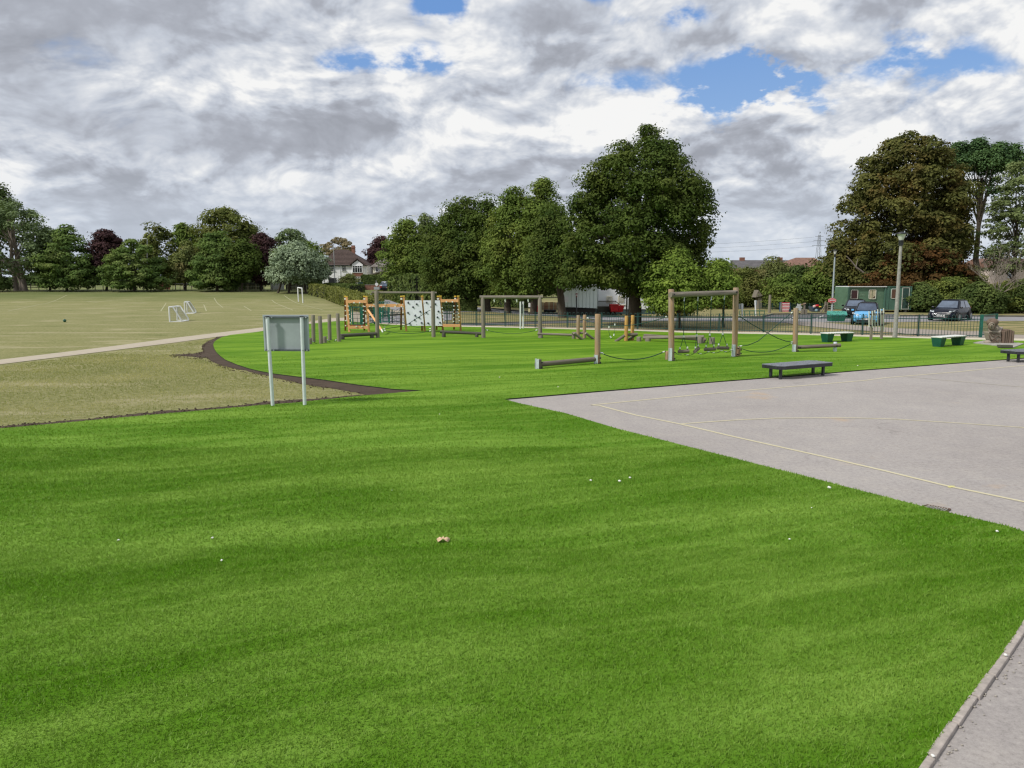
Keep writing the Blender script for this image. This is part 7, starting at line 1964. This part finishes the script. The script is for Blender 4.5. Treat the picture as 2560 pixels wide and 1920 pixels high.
# ---------------------------------------------------------------- pebbles and the leaf
def pebbles():
    data = [(1477, 1200.5, .018, 'leftmost of the three white pebbles in the middle of the turf'), (1549, 1202.5, .027, 'largest of the three white pebbles in the middle of the turf'), (1575, 1194, .021, 'farthest of the three white pebbles in the middle of the turf'),
            (296, 1350, .016, 'white pebble alone on the left of the near turf'), (531, 1344.5, .016, 'white pebble on the near left turf, upper of a pair'), (554, 1400.5, .015, 'white pebble on the near left turf, lower of a pair'),
            (2073, 1218.5, .027, 'white pebble on the turf beside the court edge'), (2493, 1328, .020, 'white pebble at the turf edge near the right frame edge'), (1974, 1347.5, .015, 'white pebble alone on the near right turf'),
            (980, 1225.5, .008, 'tiny white pebble right of centre left turf, above the dry leaf'), (2029, 1269, .010, 'tiny pale pebble on the turf below the court edge'), (1099, 1035, .014, 'pale pebble on the turf right of the soil tip'),
            (1249, 943, .02, 'pale pebble on the middle turf left of the court corner'), (2514, 1637, .016, 'white pebble lying on the edging stones, upper one'), (2332, 1889, .014, 'rounded white pebble lying on the edging stones, lower one'),
            (1395, 967, .02, 'pale pebble just above the far court edge'), (2144, 914, .022, 'pale pebble on the far right turf')]
    for i, (px, py, s, lab) in enumerate(data):
        z = .05 if py > 1150 else .045; p = Gz(px, py, z); mb = MB(); s *= .82; mb.blob(p, (s * 1.2, s, s * .75), 9, 6, .16, i + 3, Euler((.3, .2, i)).to_matrix()); o = mb.build('pebble', M_rock, loc=tuple(p)); tag(o, lab, 'pebble', 'white pebbles scattered on the turf')
    # dry curled leaf
    p = Gz(1108, 1346, .075); root_l = Vector(p); pts = []
    rnd = random.Random(1)
    for k in range(22):
        a = 2 * math.pi * k / 22; r = (.062 if math.cos(a) ** 2 > .3 else .042) * (1 + .10 * math.sin(5 * a)) ; pts.append((r * 1.15 * math.cos(a), r * .95 * math.sin(a)))
    v = [(0, 0, .004)] + [(x, y, .012 * math.sin(3 * math.atan2(y, x)) - .25 * abs(x)) for x, y in pts]
    inner = [(x * .55, y * .55, .014 * math.cos(4 * math.atan2(y, x)) + .006) for x, y in pts]
    n = len(pts); vs = [(0, 0, .0)] + inner + [v[i + 1] for i in range(n)]
    fs = [(0, 1 + k, 1 + (k + 1) % n) for k in range(n)] + [(1 + k, 1 + n + k, 1 + n + (k + 1) % n, 1 + (k + 1) % n) for k in range(n)]
    mb = MB(); mb._add([tuple(Vector(q) + p) for q in vs], fs, None, True); o = mb.build('dry_leaf', plain('dry_leaf_tan', (.62, .44, .28), .8, 0, .25, 60), loc=tuple(p)); tag(o, 'curled dry tan leaf lying on the near turf', 'leaf')
    s = o.modifiers.new('thick', 'SOLIDIFY'); s.thickness = .003
    rng = random.Random(8)
    mb = MB()
    for _ in range(60):
        t = rng.random(); i = rng.randrange(len(EDGE_LOW) - 2); a, b = EDGE_LOW[i], EDGE_LOW[i + 1]; q = G(a[0] + (b[0] - a[0]) * t + rng.uniform(24, 70), a[1] + (b[1] - a[1]) * t)
        s_ = rng.uniform(.004, .011); mb.blob((q.x, q.y, .012), (s_ * 1.3, s_, s_ * .6), 5, 3, .3, rng.randrange(99))
    o = mb.build('grit', MATS['rubble'] if 'rubble' in MATS else M_rock); tag(o, 'pale grit lying along the edging stones on the near path', 'grit', kind='stuff')
pebbles()

# ---------------------------------------------------------------- turf blades near the camera, thinning with distance
def inside(poly, x, y):
    res = np.zeros(len(x), bool); n = len(poly); j = n - 1
    for i in range(n):
        xi, yi = poly[i][0], poly[i][1]; xj, yj = poly[j][0], poly[j][1]
        c = ((yi > y) != (yj > y)) & (x < (xj - xi) * (y - yi) / (yj - yi + 1e-12) + xi); res ^= c; j = i
    return res
def blades():
    rng = np.random.default_rng(12); X = []; Yv = []; S = []
    for (d0, d1, dens, w, h) in [(3.9, 8.0, 5200, .0046, .030), (8.0, 13.0, 2300, .0068, .032), (13.0, 19.0, 650, .0095, .030), (19.0, 24.0, 260, .011, .028), (24.0, 29.0, 90, .012, .026)]:
        half = .72; area = (d1 * d1 - d0 * d0) * half; n = int(area * dens)
        y = np.sqrt(rng.uniform(d0 * d0, d1 * d1, n)); x = rng.uniform(-half, half, n) * y
        m = inside([(p.x, p.y) for p in turf_w], x, y); X.append(x[m]); Yv.append(y[m]); S.append(np.stack([np.full(m.sum(), w), np.full(m.sum(), h)], 1))
    x = np.concatenate(X); y = np.concatenate(Yv); S = np.concatenate(S); n = len(x)
    a = rng.uniform(0, 2 * np.pi, n); lean = rng.uniform(.15, .95, n); la = rng.uniform(0, 2 * np.pi, n)
    w = S[:, 0] * rng.uniform(.7, 1.3, n); h = S[:, 1] * rng.uniform(.55, 1.25, n)
    v = np.empty((n, 3, 3)); z0 = .033
    dx, dy = np.cos(a) * w, np.sin(a) * w
    v[:, 0] = np.stack([x - dx, y - dy, np.full(n, z0)], 1); v[:, 1] = np.stack([x + dx, y + dy, np.full(n, z0)], 1)
    v[:, 2] = np.stack([x + np.cos(la) * h * lean, y + np.sin(la) * h * lean, z0 + h * np.sqrt(1 - .6 * lean ** 2)], 1)
    me = bpy.data.meshes.new('turf_blades'); me.vertices.add(n * 3); me.vertices.foreach_set('co', v.astype(np.float32).ravel())
    me.loops.add(n * 3); me.loops.foreach_set('vertex_index', np.arange(n * 3, dtype=np.int32)); me.polygons.add(n); me.polygons.foreach_set('loop_start', np.arange(0, n * 3, 3, dtype=np.int32))
    at = me.attributes.new('tint', 'FLOAT', 'FACE'); at.data.foreach_set('value', rng.random(n).astype(np.float32) ** 1.6)
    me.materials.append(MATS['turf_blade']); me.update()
    o = bpy.data.objects.new('turf_blades', me); COL.objects.link(o); tag(o, 'bright green plastic blades of the artificial turf', 'grass', kind='stuff')
    print('blades', n)
blades()

def field_tufts():
    """dry blades on the mown field between the path and the turf"""
    rng = np.random.default_rng(31); poly = [(p.x, p.y) for p in gp([(-60, 1066), (0, 1062), (434, 1020), (791, 993), (900, 985), (803, 970), (594, 925), (492, 896), (424, 888), (492, 880), (502, 862), (540, 845), (434, 862), (211, 890), (-60, 925)])]
    n = 240000; y = rng.uniform(15, 52, n); y = np.where(rng.random(n) < .5, rng.uniform(15, 30, n), y); x = rng.uniform(-34, -2, n)
    m = inside(poly, x, y); x = x[m]; y = y[m]; n = len(x)
    a = rng.uniform(0, 2 * np.pi, n); la = rng.uniform(0, 2 * np.pi, n); k = y / 22; w = .009 * k * rng.uniform(.6, 1.4, n); h = .022 * rng.uniform(.5, 1.6, n) * (1 + .2 * k)
    v = np.empty((n, 3, 3)); v[:, 0] = np.stack([x - np.cos(a) * w, y - np.sin(a) * w, np.zeros(n)], 1); v[:, 1] = np.stack([x + np.cos(a) * w, y + np.sin(a) * w, np.zeros(n)], 1)
    v[:, 2] = np.stack([x + np.cos(la) * h * .8, y + np.sin(la) * h * .8, h], 1)
    me = bpy.data.meshes.new('dry_grass'); me.vertices.add(n * 3); me.vertices.foreach_set('co', v.astype(np.float32).ravel())
    me.loops.add(n * 3); me.loops.foreach_set('vertex_index', np.arange(n * 3, dtype=np.int32)); me.polygons.add(n); me.polygons.foreach_set('loop_start', np.arange(0, n * 3, 3, dtype=np.int32))
    t = .5 + .25 * np.sin(x * .9 + np.sin(y * .7) * 2) + rng.normal(size=n) * .25
    at = me.attributes.new('tint', 'FLOAT', 'FACE'); at.data.foreach_set('value', np.clip(t, 0, 1).astype(np.float32))
    me.materials.append(leaf_mat('dry_grass_blade', (.19, .225, .07), (.46, .42, .21), None, .3)); me.update()
    o = bpy.data.objects.new('dry_grass', me); COL.objects.link(o); tag(o, 'short dry mown grass of the field beside the new turf', 'grass', kind='stuff'); print('tufts', n)
field_tufts()
print('TRIS', sum(sum(len(p.vertices) - 2 for p in m.polygons) for m in bpy.data.meshes if len(m.polygons) < 3000) + sum(len(m.polygons) * (len(m.polygons[0].vertices) - 2) for m in bpy.data.meshes if len(m.polygons) >= 3000))
